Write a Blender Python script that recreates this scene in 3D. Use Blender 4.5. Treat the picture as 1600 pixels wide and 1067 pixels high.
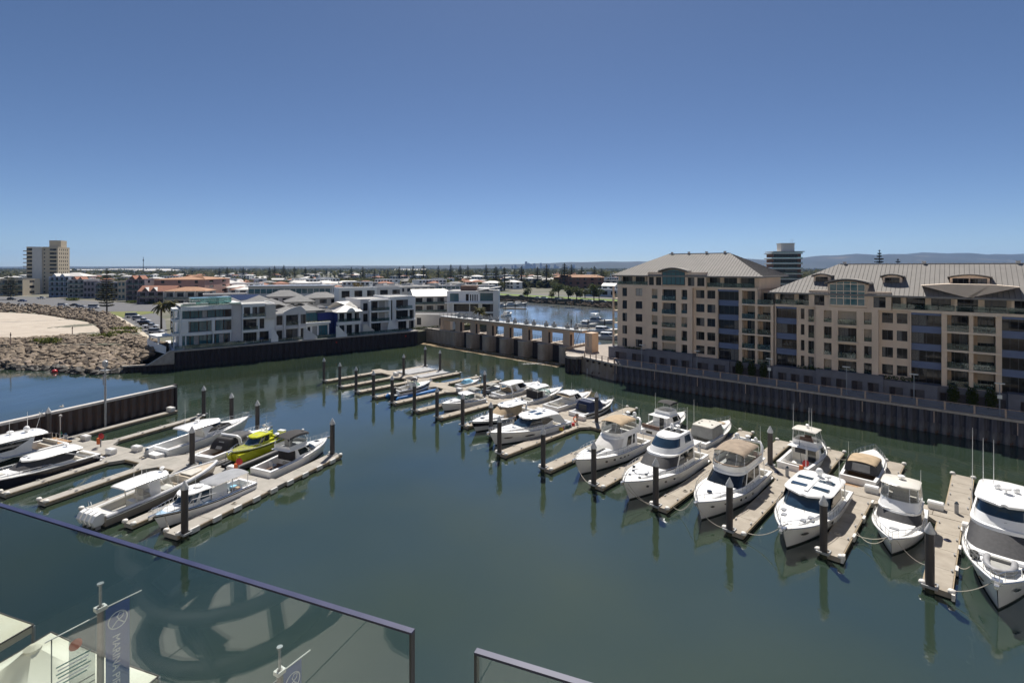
import bpy, bmesh, math, random
import numpy as np
from mathutils import Vector, Matrix
from mathutils.geometry import tessellate_polygon
R = math.radians
PI = math.pi
for o in list(bpy.data.objects):
    bpy.data.objects.remove(o)
sc = bpy.context.scene
col = sc.collection
# ---------------------------------------------------------------- camera
EYE = 25.0
cd = bpy.data.cameras.new('camera')
cam = bpy.data.objects.new('camera', cd)
col.objects.link(cam)
cam.location = (0, 0, EYE)
cam.rotation_euler = (R(90), 0, 0)
cd.sensor_width = 36
cd.lens = 18
cd.shift_y = -(533.5 - 418.0) / 1600.0
cd.clip_start = 0.05
cd.clip_end = 40000
sc.camera = cam
# ---------------------------------------------------------------- sky, sun, exposure
HAZE = 4.2e-5
SUN_EL, SUN_AZ = 56.0, 4.0          # degrees; azimuth clockwise from straight ahead (+Y)
wd = bpy.data.worlds.new('World')
sc.world = wd
wd.use_nodes = True
nt = wd.node_tree
nt.nodes.clear()
sky = nt.nodes.new('ShaderNodeTexSky')
sky.sky_type = 'NISHITA'
sky.sun_disc = False
sky.sun_elevation = R(SUN_EL)
sky.sun_rotation = R(SUN_AZ)
sky.altitude = 0
sky.air_density = 0.56
sky.dust_density = 0.18
sky.ozone_density = 5.0
bg = nt.nodes.new('ShaderNodeBackground')
bg.inputs['Strength'].default_value = 0.052
wo = nt.nodes.new('ShaderNodeOutputWorld')
nt.links.new(sky.outputs[0], bg.inputs[0])
nt.links.new(bg.outputs[0], wo.inputs[0])
sl = bpy.data.lights.new('sun', 'SUN')
sl.energy = 4.0
sl.angle = R(0.5)
sl.color = (1.0, 0.945, 0.86)
so = bpy.data.objects.new('sun', sl)
col.objects.link(so)
sd = Vector((math.sin(R(SUN_AZ)) * math.cos(R(SUN_EL)), math.cos(R(SUN_AZ)) * math.cos(R(SUN_EL)), math.sin(R(SUN_EL))))
so.rotation_euler = sd.to_track_quat('Z', 'Y').to_euler()
so.location = (0, 0, 300)
sc.view_settings.view_transform = 'Standard'
sc.view_settings.look = 'None'
sc.view_settings.exposure = 0.74
sc.view_settings.gamma = 1
sc.view_settings.use_curve_mapping = False
sc.cycles.max_bounces = 8
sc.cycles.diffuse_bounces = 3
sc.cycles.glossy_bounces = 3
sc.cycles.transparent_max_bounces = 16
sc.cycles.volume_bounces = 0
sc.cycles.caustics_reflective = False
sc.cycles.caustics_refractive = False
sc.cycles.use_denoising = True

# ---------------------------------------------------------------- helpers
def V2(a, b):
    return np.array([a, b], float)

class MB:
    """collects boxes, tubes, lofts; build() links them as ONE mesh object"""
    def __init__(s, M=None):
        s.v = []; s.f = []; s.M = M
    def add(s, vs, fs):
        n = len(s.v)
        if s.M is not None:
            vs = [s.M @ Vector(p) for p in vs]
        s.v.extend([(p[0], p[1], p[2]) for p in vs])
        s.f.extend([tuple(i + n for i in f) for f in fs])
        return s
    def box(s, x0, x1, y0, y1, z0, z1):
        return s.add([(x0,y0,z0),(x1,y0,z0),(x1,y1,z0),(x0,y1,z0),(x0,y0,z1),(x1,y0,z1),(x1,y1,z1),(x0,y1,z1)],
                     [(3,2,1,0),(4,5,6,7),(0,1,5,4),(1,2,6,5),(2,3,7,6),(3,0,4,7)])
    def cbox(s, cx, cy, z0, sx, sy, sz, rz=0):
        c, t = math.cos(rz), math.sin(rz)
        q = [(-sx/2,-sy/2),(sx/2,-sy/2),(sx/2,sy/2),(-sx/2,sy/2)]
        p = [(cx+a*c-b*t, cy+a*t+b*c) for a, b in q]
        return s.prism(p, z0, z0+sz)
    def prism(s, poly, z0, z1, top=None):
        n = len(poly); top = top or poly
        vs = [(p[0],p[1],z0) for p in poly] + [(p[0],p[1],z1) for p in top]
        fs = [tuple(range(n-1,-1,-1)), tuple(range(n,2*n))]
        fs += [(i,(i+1)%n,n+(i+1)%n,n+i) for i in range(n)]
        return s.add(vs, fs)
    def xprism(s, poly, y0, y1):
        """poly of (x,z) extruded along y"""
        n = len(poly)
        vs = [(p[0],y0,p[1]) for p in poly] + [(p[0],y1,p[1]) for p in poly]
        fs = [tuple(range(n)), tuple(range(2*n-1,n-1,-1))]
        fs += [(i,n+i,n+(i+1)%n,(i+1)%n) for i in range(n)]
        return s.add(vs, fs)
    def yprism(s, poly, x0, x1):
        """poly of (y,z) extruded along x"""
        n = len(poly)
        vs = [(x0,p[0],p[1]) for p in poly] + [(x1,p[0],p[1]) for p in poly]
        fs = [tuple(range(n-1,-1,-1)), tuple(range(n,2*n))]
        fs += [(i,(i+1)%n,n+(i+1)%n,n+i) for i in range(n)]
        return s.add(vs, fs)
    def quad(s, a, b, c, d):
        return s.add([a,b,c,d], [(0,1,2,3)])
    def tube(s, pts, r, n=5, closed=False):
        pts = [Vector(p) for p in pts]
        m = len(pts); vs = []
        for i, p in enumerate(pts):
            a = pts[i-1] if (i > 0 or closed) else p
            b = pts[(i+1) % m] if (i < m-1 or closed) else p
            d = (b-a)
            if d.length < 1e-9: d = Vector((0,0,1))
            d.normalize()
            u = d.cross(Vector((0,0,1)))
            if u.length < 0.05: u = Vector((1,0,0)) - d*d.x
            u.normalize(); w = d.cross(u)
            rr = r[i] if isinstance(r, (list, tuple)) else r
            for k in range(n):
                t = 2*PI*k/n
                vs.append(p + u*(rr*math.cos(t)) + w*(rr*math.sin(t)))
        fs = []
        for i in range(m if closed else m-1):
            j = (i+1) % m
            for k in range(n):
                fs.append((i*n+k, i*n+(k+1)%n, j*n+(k+1)%n, j*n+k))
        if not closed:
            fs.append(tuple(range(n-1,-1,-1))); fs.append(tuple((m-1)*n+k for k in range(n)))
        return s.add(vs, fs)
    def cyl(s, x, y, z0, z1, r0, r1=None, n=12):
        r1 = r0 if r1 is None else r1
        vs = [(x+r0*math.cos(2*PI*k/n), y+r0*math.sin(2*PI*k/n), z0) for k in range(n)]
        vs += [(x+r1*math.cos(2*PI*k/n), y+r1*math.sin(2*PI*k/n), z1) for k in range(n)]
        fs = [(k,(k+1)%n,n+(k+1)%n,n+k) for k in range(n)] + [tuple(range(n-1,-1,-1)), tuple(range(n,2*n))]
        return s.add(vs, fs)
    def lathe(s, x, y, prof, n=12):
        rings = [[(x+r*math.cos(2*PI*k/n), y+r*math.sin(2*PI*k/n), z) for k in range(n)] for r, z in prof]
        return s.loft(rings, True, True, True)
    def loft(s, rings, closed=True, cap0=False, cap1=False):
        n = len(rings[0]); vs = [p for r in rings for p in r]; fs = []
        for i in range(len(rings)-1):
            for k in range(n if closed else n-1):
                k2 = (k+1) % n
                fs.append((i*n+k, i*n+k2, (i+1)*n+k2, (i+1)*n+k))
        if cap0: fs.append(tuple(range(n-1,-1,-1)))
        if cap1: fs.append(tuple((len(rings)-1)*n+k for k in range(n)))
        return s.add(vs, fs)
    def ball(s, c, rx, ry, rz, n=8, m=6):
        rings = []
        for j in range(1, m):
            t = PI*j/m
            rings.append([(c[0]+rx*math.sin(t)*math.cos(2*PI*k/n), c[1]+ry*math.sin(t)*math.sin(2*PI*k/n), c[2]-rz*math.cos(t)) for k in range(n)])
        return s.loft(rings, True, True, True)
    def mesh(s, name, mat, smooth=None, recalc=False):
        me = bpy.data.meshes.new(name)
        me.from_pydata(s.v, [], s.f)
        if recalc:
            bm = bmesh.new(); bm.from_mesh(me)
            bmesh.ops.remove_doubles(bm, verts=bm.verts, dist=1e-4)
            bmesh.ops.recalc_face_normals(bm, faces=bm.faces)
            bm.to_mesh(me); bm.free()
        me.materials.append(mat)
        if smooth:
            me.polygons.foreach_set('use_smooth', [True]*len(me.polygons))
            me.set_sharp_from_angle(angle=R(smooth))
        me.update()
        return me
    def build(s, name, mat, parent=None, smooth=None, recalc=False, label=None, kind=None):
        return place(s.mesh(name, mat, smooth, recalc), name, parent, label=label, kind=kind)

def place(me, name, parent=None, loc=None, rz=0, label=None, kind=None):
    o = bpy.data.objects.new(name, me)
    col.objects.link(o)
    if parent is not None: o.parent = parent
    if loc is not None: o.location = loc
    if rz: o.rotation_euler[2] = rz
    if label: o['label'] = label
    if kind: o['kind'] = kind
    return o

def tag(o, label, cat, group=None):
    o['label'] = label; o['category'] = cat
    if group: o['group'] = group
    return o

def thing(name, label, cat, loc=(0,0,0), rz=0, group=None):
    o = bpy.data.objects.new(name, None)
    col.objects.link(o)
    o.location = loc; o.rotation_euler[2] = rz
    o.empty_display_size = 0.2
    return tag(o, label, cat, group)

KIDS = {}
def copy_tree(o, parent=None):
    c = o.copy(); col.objects.link(c)
    if parent is not None: c.parent = parent
    for ch in list(o.children):
        copy_tree(ch, c)
    return c

# ---------------------------------------------------------------- materials
def lin(r, g, b):
    f = lambda c: (c/255/12.92) if c/255 <= 0.04045 else ((c/255+0.055)/1.055)**2.4
    return (f(r), f(g), f(b))

def mat(name, c, rough=0.6, metal=0.0, spec=0.5, var=0.12, scale=2.0, bump=0.0, bscale=None, c2=None, streak=0, coat=0, spot=None, detail=4):
    """procedural: base colour broken up by noise between c and c2 (or darker c), optional bump and vertical streaks"""
    m = bpy.data.materials.new(name); m.use_nodes = True
    n = m.node_tree.nodes; l = m.node_tree.links
    p = n['Principled BSDF']
    p.inputs['Roughness'].default_value = rough
    p.inputs['Metallic'].default_value = metal
    p.inputs['Specular IOR Level'].default_value = spec
    if coat: p.inputs['Coat Weight'].default_value = coat; p.inputs['Coat Roughness'].default_value = 0.05
    tc = n.new('ShaderNodeTexCoord')
    mp = n.new('ShaderNodeMapping')
    mp.inputs['Scale'].default_value = (1, 1, (1.0/streak if streak else 1))
    l.new(tc.outputs['Object'], mp.inputs[0])
    nz = n.new('ShaderNodeTexNoise')
    nz.inputs['Scale'].default_value = scale
    nz.inputs['Detail'].default_value = detail
    l.new(mp.outputs[0], nz.inputs['Vector'])
    rp = n.new('ShaderNodeValToRGB')
    rp.color_ramp.elements[0].position = 0.32; rp.color_ramp.elements[1].position = 0.68
    d = c2 if c2 else tuple(x*(1-var*2) for x in c)
    rp.color_ramp.elements[0].color = (*d, 1); rp.color_ramp.elements[1].color = (*c, 1)
    l.new(nz.outputs[0], rp.inputs[0])
    out = rp.outputs[0]
    if spot:
        n2 = n.new('ShaderNodeTexNoise'); n2.inputs['Scale'].default_value = spot[1]; n2.inputs['Detail'].default_value = 3
        l.new(tc.outputs['Object'], n2.inputs['Vector'])
        r2 = n.new('ShaderNodeValToRGB'); r2.color_ramp.elements[0].position = spot[2]; r2.color_ramp.elements[1].position = spot[2]+0.12
        l.new(n2.outputs[0], r2.inputs[0])
        mx = n.new('ShaderNodeMix'); mx.data_type = 'RGBA'
        l.new(r2.outputs[0], mx.inputs['Factor']); l.new(out, mx.inputs['A']); mx.inputs['B'].default_value = (*spot[0], 1)
        out = mx.outputs['Result']
    l.new(out, p.inputs['Base Color'])
    if bump:
        bp = n.new('ShaderNodeBump'); bp.inputs['Strength'].default_value = bump; bp.inputs['Distance'].default_value = 0.05
        b2 = n.new('ShaderNodeTexNoise'); b2.inputs['Scale'].default_value = bscale or scale*4
        l.new(tc.outputs['Object'], b2.inputs['Vector']); l.new(b2.outputs[0], bp.inputs['Height']); l.new(bp.outputs[0], p.inputs['Normal'])
    return m

def glassy(name, tint, refl_rough=0.02, opacity=0.0, body=(0.02,0.03,0.03), ior=1.5):
    """thin sheet: see-through tint + fresnel mirror, optional body colour"""
    m = bpy.data.materials.new(name); m.use_nodes = True
    n = m.node_tree.nodes; l = m.node_tree.links; n.clear()
    o = n.new('ShaderNodeOutputMaterial')
    t = n.new('ShaderNodeBsdfTransparent'); t.inputs[0].default_value = (*tint, 1)
    df = n.new('ShaderNodeBsdfDiffuse'); df.inputs[0].default_value = (*body, 1)
    tc = n.new('ShaderNodeTexCoord'); nz = n.new('ShaderNodeTexNoise'); nz.inputs['Scale'].default_value = 3
    l.new(tc.outputs['Object'], nz.inputs['Vector'])
    mt = n.new('ShaderNodeMath'); mt.operation = 'MULTIPLY_ADD'; mt.inputs[1].default_value = opacity*0.5; mt.inputs[2].default_value = opacity*0.75
    l.new(nz.outputs[0], mt.inputs[0])
    m1 = n.new('ShaderNodeMixShader'); l.new(mt.outputs[0], m1.inputs[0]); l.new(t.outputs[0], m1.inputs[1]); l.new(df.outputs[0], m1.inputs[2])
    g = n.new('ShaderNodeBsdfGlossy'); g.inputs['Roughness'].default_value = refl_rough
    f = n.new('ShaderNodeFresnel'); ge = n.new('ShaderNodeNewGeometry'); mr = n.new('ShaderNodeMapRange'); mr.inputs[3].default_value = ior; mr.inputs[4].default_value = 1/ior
    l.new(ge.outputs['Backfacing'], mr.inputs[0]); l.new(mr.outputs[0], f.inputs[0])
    m2 = n.new('ShaderNodeMixShader'); l.new(f.outputs[0], m2.inputs[0]); l.new(m1.outputs[0], m2.inputs[1]); l.new(g.outputs[0], m2.inputs[2])
    l.new(m2.outputs[0], o.inputs[0])
    return m

M = {}
def foliage(name, c, c2, scale, trans=.45):
    """leaf material: diffuse plus light coming through the leaf"""
    m = mat(name, c, .75, spec=.25, c2=c2, scale=scale); n = m.node_tree.nodes; l = m.node_tree.links
    p = n['Principled BSDF']; t = n.new('ShaderNodeBsdfTranslucent'); l.new(p.inputs['Base Color'].links[0].from_socket, t.inputs[0])
    x = n.new('ShaderNodeMixShader'); x.inputs[0].default_value = trans; l.new(p.outputs[0], x.inputs[1]); l.new(t.outputs[0], x.inputs[2]); l.new(x.outputs[0], n['Material Output'].inputs[0])
    return m
M['gel'] = mat('gelcoat_white', (0.86,0.86,0.85), 0.22, spec=0.5, var=0.03, scale=0.8, coat=0.3)
M['gelwarm'] = mat('gelcoat_ivory', (0.72,0.69,0.62), 0.28, var=0.04, scale=0.8, coat=0.2)
M['nonskid'] = mat('nonskid_deck', (0.76,0.75,0.72), 0.6, var=0.05, scale=6)
M['beigedeck'] = mat('beige_deck', (0.50,0.42,0.32), 0.6, var=0.1, scale=4)
M['greygel'] = mat('grey_gelcoat', (0.33,0.34,0.36), 0.3, var=0.05, scale=1)
M['taupe'] = mat('taupe_gelcoat', (0.27,0.235,0.20), 0.3, var=0.05, scale=1, coat=0.3)
M['navygel'] = mat('navy_gelcoat', (0.018,0.02,0.032), 0.15, var=0.05, scale=1, coat=0.4)
M['bluegel'] = mat('blue_gelcoat', (0.05,0.20,0.42), 0.3, var=0.06, scale=1)
M['paleblue'] = mat('pale_blue_deck', (0.30,0.45,0.60), 0.5, var=0.1, scale=3)
M['lime'] = mat('lime_paint', (0.52,0.54,0.015), 0.35, var=0.06, scale=2)
M['limedeck'] = mat('lime_deck', (0.30,0.31,0.03), 0.7, var=0.2, scale=8)
M['anti'] = mat('antifouling', (0.012,0.013,0.018), 0.7, var=0.2, scale=3, c2=(0.03,0.03,0.022))
M['blackstripe'] = mat('dark_stripe', (0.02,0.018,0.02), 0.25, var=0.05)
M['glass'] = mat('dark_boat_glass', (0.012,0.016,0.02), 0.05, spec=0.8, var=0.2, scale=0.6)
M['blueglass'] = mat('blue_tint_glass', (0.03,0.06,0.10), 0.05, spec=0.8, var=0.2, scale=0.6)
M['meshcover'] = mat('mesh_cover', (0.055,0.055,0.06), 0.75, var=0.15, scale=4)
M['whitecover'] = mat('white_cover', (0.70,0.68,0.65), 0.8, var=0.06, scale=2, bump=0.2)
M['beigecover'] = mat('beige_canvas', (0.44,0.33,0.21), 0.85, var=0.12, scale=1.6, bump=0.25, bscale=3)
M['tancover'] = mat('tan_canvas', (0.32,0.25,0.185), 0.85, var=0.14, scale=1.6, bump=0.25, bscale=3)
M['greycover'] = mat('grey_canvas', (0.34,0.34,0.32), 0.85, var=0.1, scale=1.6, bump=0.25, bscale=3)
M['bluecover'] = mat('navy_canvas', (0.018,0.03,0.085), 0.8, var=0.12, scale=1.6, bump=0.25, bscale=3)
M['blackcover'] = mat('black_canvas', (0.03,0.028,0.03), 0.85, var=0.12, scale=1.6, bump=0.25, bscale=3)
M['greycanopy'] = mat('grey_canopy', (0.30,0.31,0.33), 0.8, var=0.1, scale=1.2, bump=0.2, bscale=2)
M['seat'] = mat('seat_vinyl', (0.55,0.52,0.46), 0.6, var=0.08)
M['teak'] = mat('teak', (0.36,0.21,0.10), 0.6, var=0.15, scale=5, streak=1)
M['steel'] = mat('stainless', (0.72,0.72,0.72), 0.25, metal=0.9, var=0.04)
M['rubber'] = mat('black_rubber', (0.02,0.02,0.02), 0.7, var=0.1)
M['hypalon'] = mat('grey_inflatable', (0.30,0.30,0.31), 0.6, var=0.08, scale=3)
M['rope'] = mat('rope', (0.55,0.50,0.42), 0.9, var=0.15, scale=12)
M['clear'] = glassy('clear_curtain', (0.80,0.83,0.84), 0.08, 0.16, (0.25,0.26,0.26))
M['greenglass'] = glassy('green_screen_glass', (0.5,0.62,0.6), 0.03, 0.2, (0.05,0.09,0.08))
M['blueair'] = mat('blue_pontoon', (0.015,0.16,0.46), 0.5, var=0.1, scale=2)
M['blackair'] = mat('black_pontoon', (0.03,0.03,0.035), 0.55, var=0.15, scale=2)
M['lightblue'] = mat('pale_blue_tarp', (0.25,0.55,0.75), 0.7, var=0.1, bump=0.3)
M['orange'] = mat('orange_ring', (0.75,0.16,0.04), 0.5, var=0.05)
M['red'] = mat('red_plastic', (0.55,0.03,0.03), 0.4, var=0.06)
M['yellow'] = mat('yellow_plastic', (0.7,0.5,0.05), 0.5, var=0.06)
# docks and walls
M['dock'] = mat('dock_concrete', (0.36,0.32,0.265), 0.85, var=0.13, scale=0.9, c2=(0.275,0.24,0.195), bump=0.15, bscale=9, spot=((0.24,0.20,0.155),2.4,0.64))
M['dockgrey'] = mat('dock_concrete_grey', (0.36,0.335,0.30), 0.85, var=0.13, scale=0.9, c2=(0.28,0.265,0.235), bump=0.15, bscale=9, spot=((0.22,0.205,0.18),2.2,0.64))
M['dockside'] = mat('dock_float', (0.10,0.085,0.065), 0.9, var=0.25, scale=3)
M['waler'] = mat('dock_timber_edge', (0.38,0.30,0.20), 0.8, var=0.15, scale=4)
M['fender'] = mat('white_fender', (0.70,0.68,0.64), 0.5, var=0.08, scale=4)
M['dockbox'] = mat('dock_box_white', (0.74,0.73,0.71), 0.45, var=0.05, scale=2)
M['pile'] = mat('pile_black_sleeve', (0.028,0.024,0.026), 0.5, c2=(0.055,0.045,0.042), scale=2.2, streak=5)
M['pilecap'] = mat('pile_cap_white', (0.60,0.60,0.60), 0.45, var=0.1, scale=3)
M['sheet'] = mat('sheet_pile_steel', (0.022,0.017,0.022), 0.85, c2=(0.045,0.035,0.036), scale=1.1, streak=6, bump=0.3, bscale=5, spot=((0.075,0.035,0.02),0.9,0.63))
M['sheetrust'] = mat('sheet_pile_rust', (0.085,0.075,0.075), 0.85, c2=(0.06,0.032,0.022), scale=0.9, streak=3.5, bump=0.3, bscale=5, spot=((0.12,0.048,0.02),1.1,0.56))
M['sheetlight'] = mat('sheet_pile_weathered', (0.10,0.10,0.125), 0.85, c2=(0.022,0.02,0.03), scale=1.6, streak=7, bump=0.3, bscale=5, spot=((0.10,0.045,0.025),0.9,0.68))
M['weed'] = mat('tide_band', (0.016,0.014,0.016), 0.9, c2=(0.05,0.045,0.042), scale=2.5, bump=0.5)
M['tidepale'] = mat('tide_pale_band', (0.15,0.15,0.165), 0.9, c2=(0.045,0.04,0.05), scale=2.0, streak=3, bump=0.4, spot=((0.11,0.05,0.035),1.2,0.62))
M['capconc'] = mat('capping_concrete', (0.46,0.41,0.36), 0.85, var=0.14, scale=1.2, bump=0.2)
M['capwhite'] = mat('capping_pale', (0.58,0.55,0.52), 0.7, var=0.1, scale=1.2)
M['abut'] = mat('abutment_concrete', (0.40,0.34,0.29), 0.9, c2=(0.26,0.19,0.14), scale=0.8, streak=3, bump=0.3, spot=((0.10,0.05,0.03),0.7,0.60))
M['weirlow'] = mat('weir_pier_concrete', (0.44,0.37,0.30), 0.9, c2=(0.30,0.25,0.205), scale=0.8, streak=3, bump=0.25)
M['weirup'] = mat('weir_render', (0.60,0.45,0.33), 0.85, c2=(0.53,0.39,0.28), scale=0.7, streak=2.5, bump=0.1, spot=((0.34,0.20,0.10),0.8,0.70))
M['gate'] = mat('weir_gate_steel', (0.12,0.045,0.04), 0.6, var=0.3, scale=1.5)
M['gridsteel'] = mat('galvanised', (0.34,0.35,0.36), 0.5, metal=0.3, var=0.1)
M['foam'] = mat('foam', (0.62,0.62,0.60), 0.9, var=0.15, scale=8, bump=0.6)
M['railpost'] = mat('rail_post_timber', (0.48,0.36,0.29), 0.8, var=0.12, scale=4)
M['railmesh'] = mat('rail_mesh_blue', (0.22,0.26,0.36), 0.7, var=0.12, scale=6)
M['pave'] = mat('promenade_paving', (0.33,0.29,0.25), 0.9, var=0.1, scale=0.8, bump=0.1)
# ================================================================ SETTING
M['ground'] = mat('town_ground', (0.17,0.155,0.125), 0.95, c2=(0.075,0.085,0.05), scale=0.02, detail=6, spot=((0.26,0.24,0.21),0.045,0.6))
M['asphalt'] = mat('asphalt', (0.13,0.13,0.135), 0.9, var=0.12, scale=0.6)
M['sand'] = mat('sand', (0.46,0.405,0.335), 0.95, c2=(0.39,0.335,0.275), scale=0.25, bump=0.6, bscale=0.8, spot=((0.16,0.145,0.13),0.07,0.62))
M['path'] = mat('pale_path', (0.50,0.44,0.35), 0.9, var=0.08, scale=0.6)
M['lawn'] = mat('lawn', (0.10,0.135,0.025), 0.95, c2=(0.17,0.165,0.05), scale=0.3, bump=0.5, bscale=6)
M['lushlawn'] = mat('watered_lawn', (0.135,0.21,0.02), 0.95, c2=(0.10,0.16,0.02), scale=0.15, bump=0.5, bscale=5)
M['rock'] = mat('breakwater_rock', (0.29,0.225,0.16), 0.9, c2=(0.12,0.095,0.07), scale=0.9, bump=0.6, bscale=5, spot=((0.40,0.33,0.26),1.4,0.62))
M['wetrock'] = mat('tidal_rock', (0.06,0.05,0.04), 0.7, c2=(0.03,0.027,0.022), scale=1.2, bump=0.5, bscale=5)
M['apron'] = mat('weir_apron_algae', (0.20,0.115,0.022), 0.55, c2=(0.14,0.085,0.02), scale=1.0, bump=0.1)
M['hill'] = mat('hill_scrub', (0.03,0.036,0.024), 1.0, c2=(0.05,0.05,0.032), scale=0.0022, detail=8, spot=((0.15,0.12,0.075),0.0016,0.63))

def water_mat(name='harbour_water', rough=0.07, amp=0.022):
    m = bpy.data.materials.new(name); m.use_nodes = True
    n = m.node_tree.nodes; l = m.node_tree.links; n.clear()
    o = n.new('ShaderNodeOutputMaterial')
    tc = n.new('ShaderNodeTexCoord')
    # body: murky green, slowly varying silt
    nz = n.new('ShaderNodeTexNoise'); nz.inputs['Scale'].default_value = 0.035; nz.inputs['Detail'].default_value = 3
    l.new(tc.outputs['Object'], nz.inputs['Vector'])
    rp = n.new('ShaderNodeValToRGB'); rp.color_ramp.elements[0].position = 0.35; rp.color_ramp.elements[1].position = 0.7
    rp.color_ramp.elements[0].color = (0.021,0.037,0.027,1); rp.color_ramp.elements[1].color = (0.041,0.055,0.026,1)
    l.new(nz.outputs[0], rp.inputs[0])
    df = n.new('ShaderNodeBsdfDiffuse'); l.new(rp.outputs[0], df.inputs[0])
    gl = n.new('ShaderNodeBsdfGlossy'); gl.inputs['Roughness'].default_value = rough
    gl.inputs[0].default_value = (0.95,0.97,1.0,1)
    fr = n.new('ShaderNodeFresnel'); fr.inputs[0].default_value = 2.0
    mx = n.new('ShaderNodeMixShader')
    # ripples: patches of wind over calm
    mp = n.new('ShaderNodeMapping'); mp.inputs['Rotation'].default_value = (0,0,R(35)); mp.inputs['Scale'].default_value = (1.0,0.55,1)
    l.new(tc.outputs['Object'], mp.inputs[0])
    w1 = n.new('ShaderNodeTexNoise'); w1.inputs['Scale'].default_value = 1.5; w1.inputs['Detail'].default_value = 3
    l.new(mp.outputs[0], w1.inputs['Vector'])
    w2 = n.new('ShaderNodeTexNoise'); w2.inputs['Scale'].default_value = 0.22; w2.inputs['Detail'].default_value = 2
    l.new(mp.outputs[0], w2.inputs['Vector'])
    pt = n.new('ShaderNodeTexNoise'); pt.inputs['Scale'].default_value = 0.03; pt.inputs['Detail'].default_value = 2
    l.new(tc.outputs['Object'], pt.inputs['Vector'])
    pr = n.new('ShaderNodeMapRange'); pr.inputs[1].default_value = 0.35; pr.inputs[2].default_value = 0.7; pr.inputs[3].default_value = 0.25; pr.inputs[4].default_value = 1.0
    l.new(pt.outputs[0], pr.inputs[0])
    a = n.new('ShaderNodeMath'); a.operation = 'MULTIPLY'; l.new(w1.outputs[0], a.inputs[0]); l.new(pr.outputs[0], a.inputs[1])
    b = n.new('ShaderNodeMath'); b.operation = 'MULTIPLY_ADD'; l.new(w2.outputs[0], b.inputs[0]); b.inputs[1].default_value = 2.2; l.new(a.outputs[0], b.inputs[2])
    bp = n.new('ShaderNodeBump'); bp.inputs['Strength'].default_value = 1.0; bp.inputs['Distance'].default_value = amp
    l.new(b.outputs[0], bp.inputs['Height'])
    l.new(bp.outputs[0], gl.inputs['Normal']); l.new(bp.outputs[0], fr.inputs['Normal'])
    pm = n.new('ShaderNodeMapRange'); pm.inputs[1].default_value = 0.35; pm.inputs[2].default_value = 0.65; pm.inputs[3].default_value = 0.98; pm.inputs[4].default_value = 1.45; l.new(pt.outputs[0], pm.inputs[0])
    fm = n.new('ShaderNodeMath'); fm.operation = 'MULTIPLY'; l.new(fr.outputs[0], fm.inputs[0]); l.new(pm.outputs[0], fm.inputs[1])
    l.new(fm.outputs[0], mx.inputs[0]); l.new(df.outputs[0], mx.inputs[1]); l.new(gl.outputs[0], mx.inputs[2])
    l.new(mx.outputs[0], o.inputs[0])
    return m
M['water'] = water_mat()

def structure(o):
    o['kind'] = 'structure'; return o

def slab(name, poly, ztop, zbot, m, smooth=None):
    tris = tessellate_polygon([[Vector((p[0],p[1],0)) for p in poly]])
    n = len(poly)
    mb = MB()
    fs = []
    for t in tris:
        a, b, c = [Vector((*poly[i], 0)) for i in t]
        if (b-a).cross(c-a).z < 0: t = (t[0], t[2], t[1])
        fs.append(tuple(t))
    area = sum(poly[i][0]*poly[(i+1)%n][1]-poly[(i+1)%n][0]*poly[i][1] for i in range(n))
    vs = [(p[0],p[1],ztop) for p in poly] + [(p[0],p[1],zbot) for p in poly]
    for i in range(n):
        j = (i+1) % n
        fs.append((i, n+i, n+j, j) if area > 0 else (j, n+j, n+i, i))
    mb.add(vs, fs)
    return structure(mb.build(name, m))

MB().quad((-9300,-60,0),(9300,-60,0),(9300,9300,0),(-9300,9300,0)).build('water', M['water'], kind='structure')

# quay frames: origin, along, away-from-us
P0 = V2(58,83); E_ = V2(.755,-.656); A_ = V2(.656,.755)          # promenade sea wall (right)
Q0 = V2(-82.9,125.8); QD = V2(.792,.61); QA = V2(-.61,.792)      # housing quay (left)
D0 = V2(-15.8,107.1); W_ = V2(.7252,-.6885); N_ = V2(.6885,.7252)  # right pontoon: along walkway, towards promenade
L0 = V2(-26.85,58.86); LB = V2(.9245,-.3812); LA = V2(.3812,.9245) # left pontoon
def pp(t, d=0): return P0 + E_*t + A_*d
def qp(t, d=0): return Q0 + QD*t + QA*d
def dp(s, t): return D0 + W_*s + N_*t
def lp(b, a): return L0 + LB*b + LA*a
ANG_P = math.atan2(E_[1], E_[0]); ANG_Q = math.atan2(QD[1], QD[0])
ANG_W = math.atan2(W_[1], W_[0]); ANG_L = math.atan2(LB[1], LB[0])

GZ = 4.0
qa, qb = qp(-1,.35), qp(66,.35)
land = [(-9200,60),(-300,96),(-123,140),(-104,139),(-88,133),tuple(qa),tuple(qb),(-27,176),(-8,196),(-6,215),(-14,392),(62,319),(118,262),(420,150),(9200,90),(9200,9200),(-9200,9200)]
slab('ground', land, GZ, -0.4, M['ground'])
M['lakewater'] = water_mat('lake_water', .15, .03)
MB().add([(-34,168,.012),(20,136,.012),(30,142,.012),(60,130,.012),(420,100,.012),(420,420,.012),(-40,420,.012)],[tuple(range(7))]).build('lake_water', M['lakewater'], kind='structure')
slab('promenade', [tuple(pp(-47,.3)), tuple(pp(60,.3)), tuple(pp(60,34)), tuple(pp(-47,34))], 3.7, -0.4, M['pave'])
# weir lies parallel to the right pontoon
WR0 = V2(-18.7,162.0) + N_*5.3
def wp(s, d=0): return WR0 + W_*s + N_*d
slab('quay_ground', [(17.8,121.6),tuple(pp(-46.4,.4)),tuple(pp(-46.4,31)),(28,142),(17.5,138),(13.4,128.5),(13.2,125.5)], 3.84, -0.4, M['pave'])

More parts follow.
